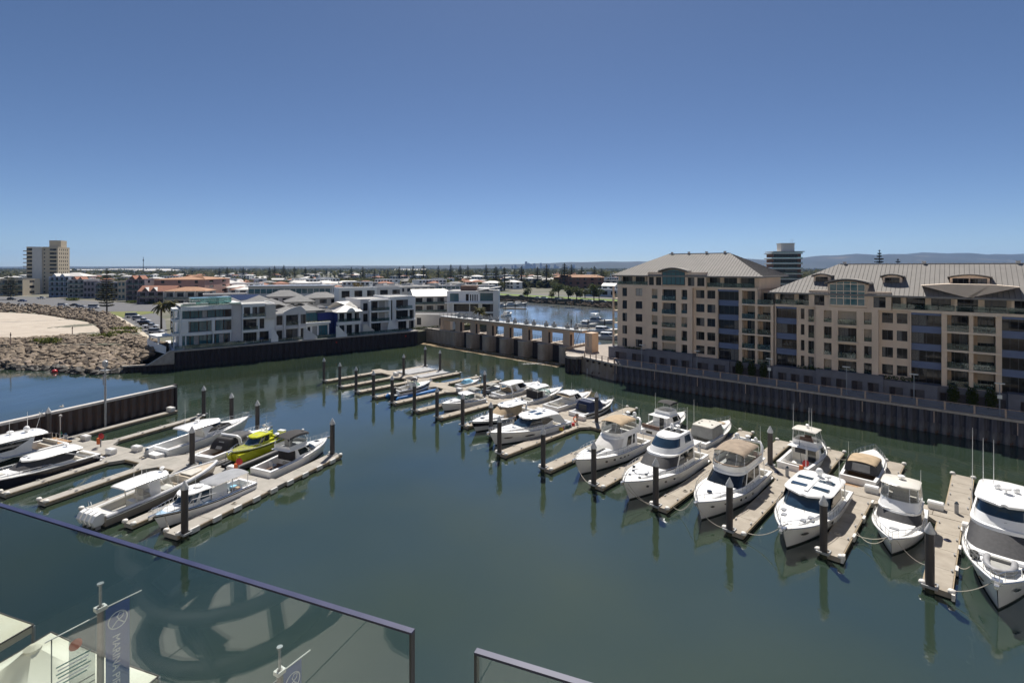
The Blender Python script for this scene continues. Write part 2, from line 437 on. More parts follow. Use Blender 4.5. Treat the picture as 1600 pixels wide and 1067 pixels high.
# beach, lawn, roads on the left shore
def sheet(name, poly, z, m):
    tris = tessellate_polygon([[Vector((p[0],p[1],0)) for p in poly]])
    fs = []
    for t in tris:
        a, b, c = [Vector((*poly[i],0)) for i in t]
        fs.append(tuple(t) if (b-a).cross(c-a).z > 0 else (t[0],t[2],t[1]))
    return structure(MB().add([(p[0],p[1],z) for p in poly], fs).build(name, m))
def gp4(*a): return [tuple((px-800)/800*((EYE-4)*800/(py-418)) if k == 0 else (EYE-4)*800/(py-418) for k in (0,1)) for px, py in a]
random.seed(4)
lo_ = gp4((-60,537),(0,534),(60,530),(110,527),(150,527),(166,528)); hi_ = gp4((-60,487),(0,488),(60,491),(105,498),(140,504),(166,522))
mb = MB(); rings = []
for i in range(25):
    v = i/24; row = []
    for j in range(41):
        u = j/40*5; k = min(4,int(u)); f = u-k
        a = V2(*lo_[k])*(1-f)+V2(*lo_[k+1])*f; b = V2(*hi_[k])*(1-f)+V2(*hi_[k+1])*f; p = a*(1-v)+b*v
        e = min(1, i/4, (24-i)/4, (40-j)/4)
        row.append((p[0],p[1],GZ+.03+e*(.55+.45*math.sin(p[0]*.07+p[1]*.05)+.35*math.sin(p[0]*.16-p[1]*.11)+.15*random.random())))
    rings.append(row)
mb.loft(rings, False); mb.build('beach', M['sand'], smooth=80, kind='structure')
sheet('road', gp4((-60,479),(60,480),(150,487),(265,486),(275,477),(150,471),(60,464),(-60,463)), GZ+.02, M['asphalt'])
sheet('car_park', gp4((190,497),(216,512),(240,530),(262,524),(258,500),(242,489.5)), GZ+.024, M['asphalt'])
sheet('lawn', gp4((150,487.5),(178,493),(192,496),(240,489),(240,486.5)), GZ+.012, M['lawn'])
sheet('footpath', gp4((165,490.5),(178,497),(200,508),(222,524),(232,531),(240,531),(218,513),(192,497),(176,490.5)), GZ+.016, M['path'])
# far bank of the lake: grass strip, road, stone edge
bankA, bankB = V2(-14,392), V2(118,262)
bd = (bankB-bankA)/np.linalg.norm(bankB-bankA); bn = V2(-bd[1], bd[0])
if bn[1] < 0: bn = -bn
def bk(t, d): return tuple(bankA + bd*t + bn*d)
sheet('bank_lawn', [bk(-30,4),bk(190,4),bk(190,17),bk(-30,17)], GZ+.012, M['lushlawn'])
sheet('bank_road', [bk(-60,20),bk(190,20),bk(190,29),bk(-60,29)], GZ+.016, M['asphalt'])
mb = MB(); random.seed(9)
for i in range(420):
    t = random.uniform(-2,185); d = random.uniform(-2.2,3.4)
    c = bk(t, d); r = random.uniform(.5,1.1)
    mb.ball((c[0],c[1],max(.1,.4+(d+2.2)*.62)), r*1.3, r, r*.7, 6, 4)
o = mb.build('bank_stones', M['rock']); o['kind'] = 'stuff'

# hills: profile measured as height over distance
prof = [(-9300,32),(-6000,38),(-3500,44),(-1500,52),(-600,60),(-200,72),(300,78),(700,95),(1000,110),(1300,118),(1900,112),(2300,110),(2700,130),(3300,175),(3600,150),(4000,140),(4300,180),(4700,190),(5200,225),(5800,238),(6500,246),(7200,235),(8200,230),(9300,215)]
px_, pz_ = zip(*prof)
rings = []
random.seed(2)
for j in range(14):
    y = 6500 + j*200; f = math.sin(min(1, j/9)*PI/2)
    row = []
    for i in range(141):
        x = -9300 + i*18600/140
        h = np.interp(x*(8000/8300), px_, pz_)
        h2 = h*f*(1-.12*max(0,j-9)) + 10*math.sin(x*.004+j*.7)*f*(h/200) + 7*math.sin(x*.011-j)*f*(h/200)
        row.append((x, y, 3.0+max(.5,h2)))
    rings.append(row)
MB().loft(rings, False).build('hills', M['hill'], smooth=80, kind='structure')

# haze: one closed box round everything
hz = bpy.data.materials.new('air_haze'); hz.use_nodes = True
hn = hz.node_tree.nodes; hn.clear()
ho = hn.new('ShaderNodeOutputMaterial'); hv = hn.new('ShaderNodeVolumePrincipled')
hv.inputs['Color'].default_value = (0.28,0.52,1.0,1); hv.inputs['Density'].default_value = HAZE
hv.inputs['Anisotropy'].default_value = 0.2
hz.node_tree.links.new(hv.outputs[0], ho.inputs['Volume'])
hb = MB().box(-9400,9400,-120,9400,-1.6,300).build('haze', hz); hb['kind'] = 'stuff'

# ---------------------------------------------------------------- sheet pile walls
def sheet_wall(name, label, a, b, ztop, m, pitch=1.3, depth=.38, group=None, cap=None, capw=.9, band=M['weed'], bandz=.75):
    """a->b seen from the side on the RIGHT of a->b ... corrugated face, each pan its own part"""
    a = np.array(a, float); b = np.array(b, float); L = np.linalg.norm(b-a); d = (b-a)/L
    root = thing(name, label, 'sea wall', (a[0],a[1],0), math.atan2(d[1],d[0]))
    n = max(2, int(L/pitch)); p = L/n
    pan = MB()
    q = [(0,0),(p*.16,0),(p*.34,-depth),(p*.72,-depth),(p*.9,0),(p,0)]
    for (x0,y0),(x1,y1) in zip(q[:-1], q[1:]):
        pan.quad((x0,y0,-.4),(x1,y1,-.4),(x1,y1,ztop-.35),(x0,y0,ztop-.35))
    me = pan.mesh('sheet_pile', m)
    bnd = MB()
    for (x0,y0),(x1,y1) in zip(q[:-1], q[1:]):
        bnd.quad((x0,y0-.012,-.4),(x1,y1-.012,-.4),(x1,y1-.012,bandz),(x0,y0-.012,bandz))
    mbn = bnd.mesh('tide_band', band)
    for i in range(n):
        o = place(me, 'sheet_pile', root, (i*p,0,0))
        place(mbn, 'tide_band', o)
    MB().box(0,L,.05,.4,-.4,ztop-.36).build('backing', m, root)
    MB().box(-.1,L+.1,-depth-.12,capw-depth-.1,ztop-.35,ztop).build('capping_beam', cap or M['capconc'], root)
    return root, L

# left breakwater wall
bw0, bw1 = lp(-41.7,-34), lp(-41.7,16.2)
w, L = sheet_wall('sheet_pile_breakwater', 'rusty dark sheet pile breakwater with pale capping beside the left pontoon', bw0, bw1, 4.4, M['sheetrust'], 1.25, .4, cap=M['capwhite'], capw=.75)
MB().box(L-.05,L+.25,-.5,.35,-.4,4.55).build('end_post', M['sheet'], w)
# promenade wall: left part is an old concrete abutment
w, L = sheet_wall('promenade_sea_wall', 'long dark sheet pile sea wall below the apartment promenade', pp(-47,0), pp(60,0), 3.7, M['sheetlight'], 1.35, .4, capw=1.0, band=M['tidepale'], bandz=1.5)
for i in range(36):
    MB().box(i*3+1, i*3+1.12, -.62,-.5,1.6,3.3).build('timber_fender', M['railpost'], w) if i % 3 == 0 else None
w, L = sheet_wall('housing_sea_wall', 'long black sheet pile sea wall below the white houses', qp(0,0), qp(66,0), 4.6, M['sheet'], 1.45, .4, capw=.9, bandz=.8)
mr = MB().cyl(0,0,0,.04,.22,n=10).mesh('marker_disc', M['red'])
for x in (39.5,61.5):
    o = place(mr, 'marker_disc', w, (x,-.62,3.2)); o.rotation_euler = (PI/2,0,0)
# low return wall at the tip and the sloping wing wall
tip = V2(-92.3,121.4)
w, L = sheet_wall('low_quay_wall', 'low dark sheet pile wall stepping down to the boulders', tip, qp(-.2,0), 1.7, M['sheet'], 1.2, .3, capw=.7)
a = qp(-.1,-.35); b = qp(-5.4,-.35)
wing = thing('wing_wall', 'grey concrete wing wall sloping from the black sea wall to the boulders', 'wall', (a[0],a[1],0), ANG_Q)
MB().xprism([(-5.3,1.7),(0,1.7),(0,4.62),(-.9,4.62)], -.25,.25).build('panel', M['capconc'], wing)
MB().xprism([(-5.4,1.75),(-5.1,1.75),(-.75,4.65),(-1.05,4.65)], -.33,.33).build('coping', M['capwhite'], wing)

# concrete abutment at the right end of the weir
a0, a1 = V2(17.4,121.2), pp(-46.3,-.4)
r = thing('concrete_abutment', 'rust stained concrete abutment wall between weir and promenade sea wall', 'wall', (a0[0],a0[1],0), math.atan2(a1[1]-a0[1], a1[0]-a0[0]))
La = float(np.linalg.norm(a1-a0))
MB().box(0,La,0,1.2,-.4,3.5).build('face', M['abut'], r)
MB().box(-.3,La+.2,-.5,1.3,3.5,3.85).build('coping', M['capconc'], r)
for i in range(5):
    MB().box(La*(i+.5)/5-.15,La*(i+.5)/5+.15,-.45,-.02,2.9,3.48).build('bracket', M['sheet'], r)
MB().box(.6,.9,-.2,-.02,-.3,1.3).build('tide_gauge', M['capwhite'], r)
# round nosing with piles
nz_ = V2(15.2,123.6)
r = thing('curved_jetty_corner', 'curved dark corner on round piles where the weir meets the abutment', 'jetty', (nz_[0],nz_[1],0))
mb = MB()
arc = [(2.2*math.cos(t)-0, 2.2*math.sin(t)) for t in np.linspace(PI*.75, PI*1.75, 10)]
mb.prism([(p[0],p[1]) for p in arc]+[(1.2,1.2)], 3.3, 3.86); mb.build('corner_slab', M['capconc'], r)
for p in arc[::2]:
    MB().cyl(p[0]*.9,p[1]*.9,-.4,3.3,.42,n=10).build('round_pile', M['sheet'], r, smooth=40)

# ---------------------------------------------------------------- weir
r = thing('tidal_weir', 'tan rendered tidal weir with eight openings between marina and lake', 'weir', (WR0[0],WR0[1],0), ANG_W)
NP = 7; SP = 7.25
def pier_low(x):
    mb = MB()
    # paired rounded cutwaters
    ring = lambda z: [(x-.3,-4.9,z),(x+.0,-5.35,z),(x+.9,-5.6,z),(x+1.85,-5.35,z),(x+2.16,-4.9,z),(x+2.16,-2.5,z),(x+1.6,-2.5,z),(x+1.6,6,z),(x+.2,6,z),(x+.2,-2.5,z),(x-.3,-2.5,z)]
    mb.loft([ring(-.4), ring(4.4)], True, False, True)
    return mb
for k in range(NP):
    x = k*SP - .9
    o = pier_low(x).build('pier_base', M['weirlow'], r)
    MB().prism([(x-.36,-2.44),(x-.36,-4.95),(x-.02,-5.42),(x+.9,-5.68),(x+1.88,-5.42),(x+2.22,-4.95),(x+2.22,-2.44)],4.4,4.62).build('pier_cap', M['capconc'], o)
    MB().box(x-.2,x+2.0,-3.4,-1.5,4.62,8.3).build('pier_tower', M['weirup'], r)
    if k < NP-1: MB().box(x+2.2,x+SP-.34,-1.7,-1.5,-.4,4.25).build('gap_shade_sheet', M['sheet'], r)  # black sheet stands in for the deep shadow over the gates
    MB().box(x+1.96,x+2.06,-3.2,-2.5,4.7,7.6).build('niche', M['sheet'], r)
    if k < NP-1:
        MB().box(x+4.0,x+SP,1.2,1.6,-.4,3.4).build('sluice_gate', M['gate'], r)
        MB().box(x+1.8,x+SP,-.05,2.2,3.9,4.3).build('walkway_slab', M['pave'], r)
MB().box(-8.6,NP*SP-2.1,-3.5,-1.4,8.3,8.75).build('deck_beam', M['weirup'], r)
MB().box(-8.7,NP*SP-2,-3.75,-.3,8.75,8.98).build('deck_slab', M['gridsteel'], r)
mb = MB()
for z in (9.4,9.8,10.1):
    mb.tube([(-8.6,-3.7,z),(NP*SP-2,-3.7,z)], .035, 4); mb.tube([(-8.6,-.35,z),(NP*SP-2,-.35,z)], .035, 4)
for i in range(30):
    x = -8.6+i*(NP*SP+6.4)/29
    for y in (-3.7,-.35): mb.box(x-.04,x+.04,y-.04,y+.04,8.98,10.1)
mb.build('guard_rail', M['gridsteel'], r)
for k in range(NP):
    for dx in (-.6,2.2):
        x = k*SP+dx
        mb = MB(); mb.box(x-.35,x+.35,-2.6,-1.6,8.98,9.9); mb.cyl(x,-2.1,9.9,10.5,.22,n=8); mb.box(x-.7,x+.7,-2.3,-1.9,9.3,9.6)
        mb.build('winch', M['gridsteel'], r)
# rails seen through the openings
mb = MB()
for z in (4.9,5.4): mb.tube([(-1,2.1,z),(NP*SP-3,2.1,z)], .03, 4)
for i in range(46): mb.box(i*1.0-.03,i*1.0+.03,2.07,2.13,4.35,5.45)
mb.build('walkway_rail', M['sheet'], r)
# left training wall, upper block and right tower
MB().xprism([(-16.8,-.4),(-.9,-.4),(-.9,4.5),(-8,4.5),(-16.8,3.7)], -5.2,-4.4).build('training_wall', M['weirlow'], r)
MB().box(-16.9,-.85,-5.3,-4.3,4.5,4.72).build('training_wall_cap', M['capconc'], r)
MB().box(-8.6,-7.0,-3.4,-.6,3.9,8.3).build('end_tower', M['weirup'], r)
MB().box(-7,-.9,-3.4,-3.1,7.6,8.3).build('fascia', M['weirup'], r)
for k in range(NP-1):
    MB().box(k*SP+1.85,k*SP+SP-.75,-3.3,-3.0,7.7,8.3).build('fascia', M['weirup'], r)
MB().box(NP*SP-.9,NP*SP+1.2,-4.0,-1.2,3.6,8.6).build('end_tower', M['weirup'], r)
MB().box(NP*SP-.2,NP*SP+.3,-4.05,-3.9,5.2,7.9).build('niche', M['weirlow'], r)
# steel stair and ladder beside the end tower
mb = MB()
for i in range(9): mb.box(NP*SP-4.4+i*.22,NP*SP-4.15+i*.22,-4.6,-3.7,4.0+i*.5,4.06+i*.5)
mb.tube([(NP*SP-4.5,-4.6,4.2),(NP*SP-2.4,-4.6,9.4)], .05, 4); mb.tube([(NP*SP-4.5,-3.7,4.2),(NP*SP-2.4,-3.7,9.4)], .05, 4)
mb.tube([(NP*SP-4.5,-4.6,5.1),(NP*SP-2.4,-4.6,10.2)], .04, 4)
mb.build('steel_stair', M['gridsteel'], r)
MB().box(46.2,46.45,-5.6,-5.45,.2,3.4).build('tide_gauge', M['capwhite'], r)
# apron with algae and foam line
mb = MB(); n = 60; rows = []
rows.append([(-17+i*(62)/n, -5.0, .30) for i in range(n+1)]); 
rows.append([(-17+i*(62)/n, -6.9+.25*math.sin(i*1.3), .28) for i in range(n+1)])
rows.append([(-17+i*(62)/n, -9.0+.3*math.sin(i*.9), .015+.01*math.sin(i*1.7)) for i in range(n+1)])
rows.append([(-17+i*(62)/n, -10.2+.5*math.sin(i*.7), -.35) for i in range(n+1)])
mb.loft(rows, False); mb.build('apron', M['apron'], r, smooth=60)
mb = MB(); random.seed(11)
for i in range(150):
    x = random.uniform(-6,44); mb.ball((x, -6.7+random.uniform(-.2,.2), .30), random.uniform(.15,.5), random.uniform(.1,.2), .05, 5, 3)
for i in range(160):
    t = random.random(); x = 40-3.5*t+random.gauss(0,.4); mb.ball((x, -7.2-5*t+random.gauss(0,.3), .16), random.uniform(.08,.25), random.uniform(.08,.2), .05, 5, 3)
o = mb.build('foam', M['foam'], r); o['kind'] = 'stuff'

# ---------------------------------------------------------------- promenade railing and lamps
rt = thing('promenade_railing', 'brown railing with blue mesh panels along the promenade edge', 'railing', (*pp(-46.8,.05),3.7), ANG_P)
NB = 32; BS = 3.3
post = MB().box(-.11,.11,-.11,.11,0,1.15).mesh('post', M['railpost'])
panel = MB()
for z in (.12,.98): panel.box(.12,BS-.12,-.025,.025,z,z+.05)
for i in range(26): 
    x = .18+i*(BS-.36)/25; panel.box(x-.016,x+.016,-.012,.012,.17,.98)
panel = panel.mesh('mesh_panel', M['railmesh'])
rail = MB().box(-.02,BS+.0,-.10,.10,1.15,1.22).mesh('top_rail', M['railpost'])
for i in range(NB):
    place(post, 'post', rt, (i*BS,0,0)); place(panel, 'mesh_panel', rt, (i*BS,0,0)); place(rail, 'top_rail', rt, (i*BS,0,0))
# railing round the abutment
ab = thing('abutment_railing', 'brown post and wire railing on the concrete abutment', 'railing', (a0[0],a0[1],3.85), math.atan2(a1[1]-a0[1], a1[0]-a0[0]))
mb = MB()
for z in (.5,1.05): mb.box(-.2,La,-.28,-.22,z,z+.06)
mb.build('rail', M['railpost'], ab)
for i in range(6): MB().box(La*i/5.0-.09,La*i/5.0+.09,-.34,-.16,0,1.15).build('post', M['railpost'], ab)

M['lampgrey'] = mat('lamp_grey', (0.25,0.28,0.32), 0.5, metal=0.2, var=0.08)
M['lampwhite'] = mat('lamp_head_white', (0.75,0.75,0.72), 0.4, var=0.04)
def promenade_lamp(t, label, box):
    r = thing('street_lamp', label, 'street lamp', (*pp(t,.75),3.7), ANG_P, 'lamps along the promenade')
    MB().lathe(0,0,[(.13,0),(.11,.3),(.07,.5),(.055,4.6)],8).build('pole', M['lampgrey'], r, smooth=40)
    MB().box(-.55,.55,-.2,.2,4.6,4.72).build('lamp_head', M['lampwhite'], r)
    if box: MB().box(-.25,.25,-.16,.16,2.5,3.0).build('sign_box', M['lampwhite'], r)
for t, l, bx in ((-40.5,'grey promenade lamp nearest the weir',0),(-28.5,'grey promenade lamp below the three window bay of the left apartments',0),(-15.2,'promenade lamp with a white box beside the three left hedges',1),(-3.3,'grey promenade lamp just right of the left dark glazed bay',0),(5.6,'grey promenade lamp below the arched window bay',0),(15.3,'promenade lamp with a white box beside the right hedges',1)):
    promenade_lamp(t, l, bx)
# ================================================================ BUILDINGS
M['tan'] = mat('tan_render', (0.75,0.595,0.465), 0.85, var=0.075, scale=0.5, streak=2.5)
M['tanpale'] = mat('pale_tan_trim', (0.75,0.62,0.50), 0.85, var=0.05, scale=0.6)
M['podium'] = mat('podium_grey', (0.165,0.168,0.20), 0.85, var=0.1, scale=0.7)
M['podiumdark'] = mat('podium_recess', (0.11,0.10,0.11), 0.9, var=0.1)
M['roofgrey'] = mat('grey_metal_roof', (0.25,0.235,0.22), 0.75, spec=0.25, var=0.06, scale=0.6, streak=1)
M['seam'] = mat('roof_seam', (0.19,0.18,0.17), 0.75, spec=0.25, var=0.05)
M['bluespan'] = mat('blue_spandrel', (0.085,0.13,0.26), 0.4, var=0.06, scale=1)
M['winglass'] = mat('window_glass', (0.008,0.010,0.013), 0.03, spec=0.28, c2=(0.018,0.016,0.016), scale=0.9)
M['winframe'] = mat('window_frame_dark', (0.035,0.037,0.045), 0.5, var=0.05)
M['winwhite'] = mat('window_frame_white', (0.62,0.62,0.60), 0.5, var=0.04)
M['blind'] = mat('window_blind', (0.44,0.37,0.30), 0.85, var=0.06, scale=3)
M['curtain'] = mat('pale_curtain', (0.50,0.48,0.45), 0.85, c2=(0.30,0.29,0.28), scale=5)
M['balglass'] = glassy('balustrade_glass', (0.62,0.72,0.70), 0.03, 0.12, (0.12,0.18,0.17))
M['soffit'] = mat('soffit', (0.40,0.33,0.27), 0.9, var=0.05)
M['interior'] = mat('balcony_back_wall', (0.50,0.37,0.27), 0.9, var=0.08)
M['white'] = mat('white_render', (0.86,0.86,0.85), 0.7, var=0.03, scale=0.5, streak=2)
M['offwhite'] = mat('off_white_render', (0.68,0.64,0.59), 0.8, var=0.05, scale=0.5, streak=2)
M['cream'] = mat('cream_render', (0.62,0.52,0.38), 0.8, var=0.05, scale=0.4)
M['greyrender'] = mat('grey_render', (0.44,0.42,0.42), 0.8, var=0.06, scale=0.5)
M['palegrey'] = mat('pale_grey_render', (0.68,0.67,0.67), 0.8, var=0.05, scale=0.5)
M['pink'] = mat('salmon_render', (0.46,0.28,0.23), 0.85, var=0.05, scale=0.3)
M['mauve'] = mat('mauve_render', (0.36,0.30,0.31), 0.85, var=0.06, scale=0.3)
M['bluehouse'] = mat('cobalt_render', (0.01,0.025,0.17), 0.7, var=0.08)
M['palebluewall'] = mat('pale_blue_render', (0.55,0.58,0.66), 0.8, var=0.05)
M['tile'] = mat('terracotta_tiles', (0.36,0.16,0.10), 0.85, c2=(0.26,0.115,0.075), scale=0.8, bump=0.3)
M['tileorange'] = mat('orange_tiles', (0.40,0.22,0.125), 0.85, c2=(0.30,0.16,0.09), scale=0.8, bump=0.3)
M['slate'] = mat('grey_roof_tiles', (0.20,0.20,0.20), 0.8, var=0.12, scale=0.8, bump=0.3)
M['paleroof'] = mat('pale_metal_roof', (0.60,0.58,0.55), 0.55, var=0.06, scale=0.5)
M['flatroof'] = mat('flat_roof_membrane', (0.45,0.44,0.42), 0.9, var=0.12, scale=0.4)
M['tealglass'] = mat('teal_glass', (0.02,0.085,0.11), 0.04, spec=0.45, c2=(0.05,0.15,0.17), scale=0.35)
M['aquaglass'] = glassy('aqua_roof_glass', (0.55,0.80,0.78), 0.03, 0.35, (0.25,0.45,0.43))
M['brick'] = mat('red_brick', (0.23,0.115,0.08), 0.9, var=0.14, scale=0.8)
M['brown'] = mat('brown_cladding', (0.20,0.13,0.10), 0.85, var=0.1)
M['hedge'] = foliage('hedge_leaf', (0.045,0.07,0.015), (0.085,0.10,0.025), 3)
M['solar'] = mat('solar_panel', (0.03,0.045,0.10), 0.15, var=0.1, spec=0.8)

WINC = {}; WR = random.Random(8); M['curtaindim'] = mat('curtain_dimmed', (0.17,0.165,0.16), .7, c2=(0.07,0.07,0.07), scale=7)  # dimness behind glass put into the curtain colour; strips stand before the panes
def win_meshes(w, h, frame, glass, nx, nz):
    k = (round(w,2), round(h,2), frame, glass, nx, nz)
    if k not in WINC:
        f = MB(); b = .06
        f.box(-w/2,-w/2+b,-.05,.05,0,h); f.box(w/2-b,w/2,-.05,.05,0,h)
        f.box(-w/2+b,w/2-b,-.05,.05,0,b); f.box(-w/2+b,w/2-b,-.05,.05,h-b,h)
        for i in range(1, nx):
            x = -w/2+w*i/nx; f.box(x-.035,x+.035,-.04,.04,b,h-b)
        for i in range(1, nz):
            z = h*i/nz; f.box(-w/2+b,w/2-b,-.04,.04,z-.03,z+.03)
        g = MB().box(-w/2+b*.5,w/2-b*.5,-.012,.012,b*.5,h-b*.5)
        WINC[k] = (f.mesh('window', M[frame]), g.mesh('pane', M[glass]))
    return WINC[k]

def window(root, x, y, z, w, h, rz=0, frame='winframe', glass='winglass', nx=2, nz=1, blind=0, name='window'):
    """x,y,z: bottom centre of the opening's glass plane; rz turns it"""
    fm, gm = win_meshes(w, h, frame, glass, nx, nz)
    o = place(fm, name, root, (x,y,z), rz)
    place(gm, 'pane', o)
    if w > .85 and not blind and glass == 'winglass' and WR.random() < .38:
        fw = WR.choice((.25,.4,.5)); sd = WR.choice((-1,1)); k = ('curtain', round(w,2), round(h,2), fw, sd)
        if k not in WINC: a = sd*(w/2-.07); b = a-sd*w*fw; WINC[k] = MB().box(min(a,b),max(a,b),-.03,-.016,.07,h-.07).mesh('curtain', M['curtaindim'])
        place(WINC[k], 'curtain', o)
    if blind:
        k = ('blind', round(w,2), round(h*blind,2))
        if k not in WINC: WINC[k] = MB().box(-w/2+.04,w/2-.04,-.07,-.056,-round(h*blind,2),0).mesh('blind', M['blind'])
        place(WINC[k], 'blind', o, (0,0,h-.03))
    return o

def wall_holes(mb, x0, x1, z0, z1, y, holes, depth=.3):
    """front wall at y facing -y, holes (hx0,hx1,hz0,hz1) with reveals going to y+depth"""
    xs = sorted({x0, x1, *[min(max(v,x0),x1) for h in holes for v in h[:2]]})
    zs = sorted({z0, z1, *[min(max(v,z0),z1) for h in holes for v in h[2:4]]})
    for i in range(len(xs)-1):
        run = None
        for j in range(len(zs)-1):
            cx, cz = (xs[i]+xs[i+1])/2, (zs[j]+zs[j+1])/2
            if any(h[0] < cx < h[1] and h[2] < cz < h[3] for h in holes):
                if run is not None: mb.quad((xs[i],y,run),(xs[i+1],y,run),(xs[i+1],y,zs[j]),(xs[i],y,zs[j])); run = None
            elif run is None: run = zs[j]
        if run is not None: mb.quad((xs[i],y,run),(xs[i+1],y,run),(xs[i+1],y,z1),(xs[i],y,z1))
    for h in holes:
        a, b, c, d = h[:4]; e = y+depth
        mb.quad((a,y,c),(a,y,d),(a,e,d),(a,e,c)); mb.quad((b,y,c),(b,e,c),(b,e,d),(b,y,d))
        mb.quad((a,y,c),(a,e,c),(b,e,c),(b,y,c)); mb.quad((a,y,d),(b,y,d),(b,e,d),(a,e,d))

def box_wall(root, m, x0, x1, y0, y1, z0, z1, front=(), left=(), right=(), name='wall', roof=None, depth=.25, frame='winframe', glass='winglass', parapet=0):
    """walls of a block; front/left/right: openings (a,b,z0,z1[,nx[,style]]) along each face"""
    mb = MB()
    def face(L, holes, M_):
        s = MB(M_); wall_holes(s, 0, L, z0, z1, 0, holes, depth); mb.add(s.v, s.f)
        for h in holes:
            st = h[5] if len(h) > 5 else 'win'
            if st == 'open': 
                continue
            c = M_ @ Vector(((h[0]+h[1])/2, depth-.06, h[2]))
            rz = math.atan2(M_[1][0], M_[0][0])
            window(root, c.x, c.y, c.z, h[1]-h[0], h[3]-h[2], rz, frame, st if st in M else glass, h[4] if len(h) > 4 else 2, 1, .55 if st == 'blind' else 0)
    face(x1-x0, [(h[0]-x0,h[1]-x0,*h[2:]) for h in front], Matrix.Translation((x0,y0,0)))
    face(y1-y0, [(y1-h[1],y1-h[0],*h[2:]) for h in left], Matrix.Translation((x0,y1,0)) @ Matrix.Rotation(-PI/2,4,'Z'))
    face(y1-y0, [(h[0]-y0,h[1]-y0,*h[2:]) for h in right], Matrix.Translation((x1,y0,0)) @ Matrix.Rotation(PI/2,4,'Z'))
    mb.quad((x1,y1,z0),(x0,y1,z0),(x0,y1,z1),(x1,y1,z1))
    mb.quad((x0,y0,z1),(x1,y0,z1),(x1,y1,z1),(x0,y1,z1))
    w = mb.build(name, m, root)
    if roof is not None:
        MB().box(x0+.3,x1-.3,y0+.3,y1-.3,z1+.01,z1+.06).build('roof', roof, root)
    if parapet:
        p = MB(); t = .2; h = z1+parapet
        p.box(x0-.06,x1+.06,y0-.06,y0+t,z1+.004,h); p.box(x0-.06,x1+.06,y1-t,y1+.06,z1+.004,h)
        p.box(x0-.06,x0+t,y0+t,y1-t,z1+.004,h-.01); p.box(x1-t,x1+.06,y0+t,y1-t,z1+.004,h-.01)
        p.build('parapet', m, root)
    return w

def hip_roof(root, m, x0, x1, y0, y1, z0, h, ov=.5, inset=None, th=.18, seams=0, name='roof', ridge_axis='x'):
    x0 -= ov; x1 += ov; y0 -= ov; y1 += ov
    if ridge_axis == 'x':
        i = (y1-y0)/2 if inset is None else inset
        r0, r1 = (x0+i, (y0+y1)/2, z0+h), (x1-i, (y0+y1)/2, z0+h)
    else:
        i = (x1-x0)/2 if inset is None else inset
        r0, r1 = ((x0+x1)/2, y0+i, z0+h), ((x0+x1)/2, y1-i, z0+h)
    b = [(x0,y0,z0),(x1,y0,z0),(x1,y1,z0),(x0,y1,z0)]
    lo = [(p[0],p[1],z0-th) for p in b]
    mb = MB()
    if ridge_axis == 'x': fs = [(0,1,5,4),(1,2,5),(2,3,4,5),(3,0,4)]
    else: fs = [(0,1,4),(1,2,5,4),(2,3,5),(3,0,4,5)]
    mb.add(b+[r0,r1], fs)
    mb.add(b+lo, [(0,4,5,1),(1,5,6,2),(2,6,7,3),(3,7,4,0),(7,6,5,4)])
    o = mb.build(name, m, root)
    if seams and ridge_axis == 'x':
        s = MB(); n = int((x1-x0)/seams); ym = (y0+y1)/2
        for k in range(1, n):
            x = x0+(x1-x0)*k/n
            f = min(1, (x-x0)/max(.01,i), (x1-x)/max(.01,i))
            s.add([(x-.03,y0,z0+.005),(x+.03,y0,z0+.005),(x,y0,z0+.07),(x-.03,y0+(ym-y0)*f,z0+h*f+.005),(x+.03,y0+(ym-y0)*f,z0+h*f+.005),(x,y0+(ym-y0)*f,z0+h*f+.07)],[(0,1,4,3),(1,2,5,4),(2,0,3,5)])
        n = int((y1-y0)/seams)
        for k in range(1, n):
            y = y0+(y1-y0)*k/n; f = 1-abs(y-ym)/(ym-y0)
            s.add([(x1,y-.03,z0+.005),(x1,y+.03,z0+.005),(x1,y,z0+.07),(x1-i*f,y-.03,z0+h*f+.005),(x1-i*f,y+.03,z0+h*f+.005),(x1-i*f,y,z0+h*f+.07)],[(0,1,4,3),(1,2,5,4),(2,0,3,5)])
        q = s.build('standing_seams', M['seam'], o); q['kind'] = 'stuff'
    return o

# ---------------------------------------------------------------- the promenade apartments
SB = 6.0                                  # facade line behind the sea wall edge
def ft(px, d=SB):
    r = (px-800)/800.0
    return (r*(83+.755*d)-58-.656*d)/(.755+.656*r)
FL = 2.9; F0 = 6.2
def balustrade(root, x0, x1, y, z, h=1.0, name='balustrade'):
    return MB().box(x0,x1,y-.015,y+.015,z,z+h).build(name, M['balglass'], root)
furn = [None]
def balcony_set(root, x, y, z, k):
    """small outdoor table and two chairs seen behind a balustrade"""
    if furn[0] is None:
        a = MB(); a.box(-.4,.4,-.4,.4,.68,.74); a.cyl(0,0,0,.68,.05,n=6)
        b = MB(); b.box(-.25,.25,-.25,.25,.4,.46); b.box(-.25,.25,.2,.26,.46,.9); 
        for sx in (-.22,.22):
            for sy in (-.22,.22): b.box(sx-.025,sx+.025,sy-.025,sy+.025,0,.4)
        furn[0] = (a.mesh('balcony_table', M['greygel']), b.mesh('balcony_chair', M['whitecover']), b.mesh('balcony_chair', M['meshcover']))
    t, c1, c2 = furn[0]
    o = place(t, 'balcony_table', root, (x,y,z)); 
    c = c1 if k % 3 else c2
    place(c, 'balcony_chair', root, (x-.75,y,z), PI/2); place(c, 'balcony_chair', root, (x+.75,y,z), -PI/2)

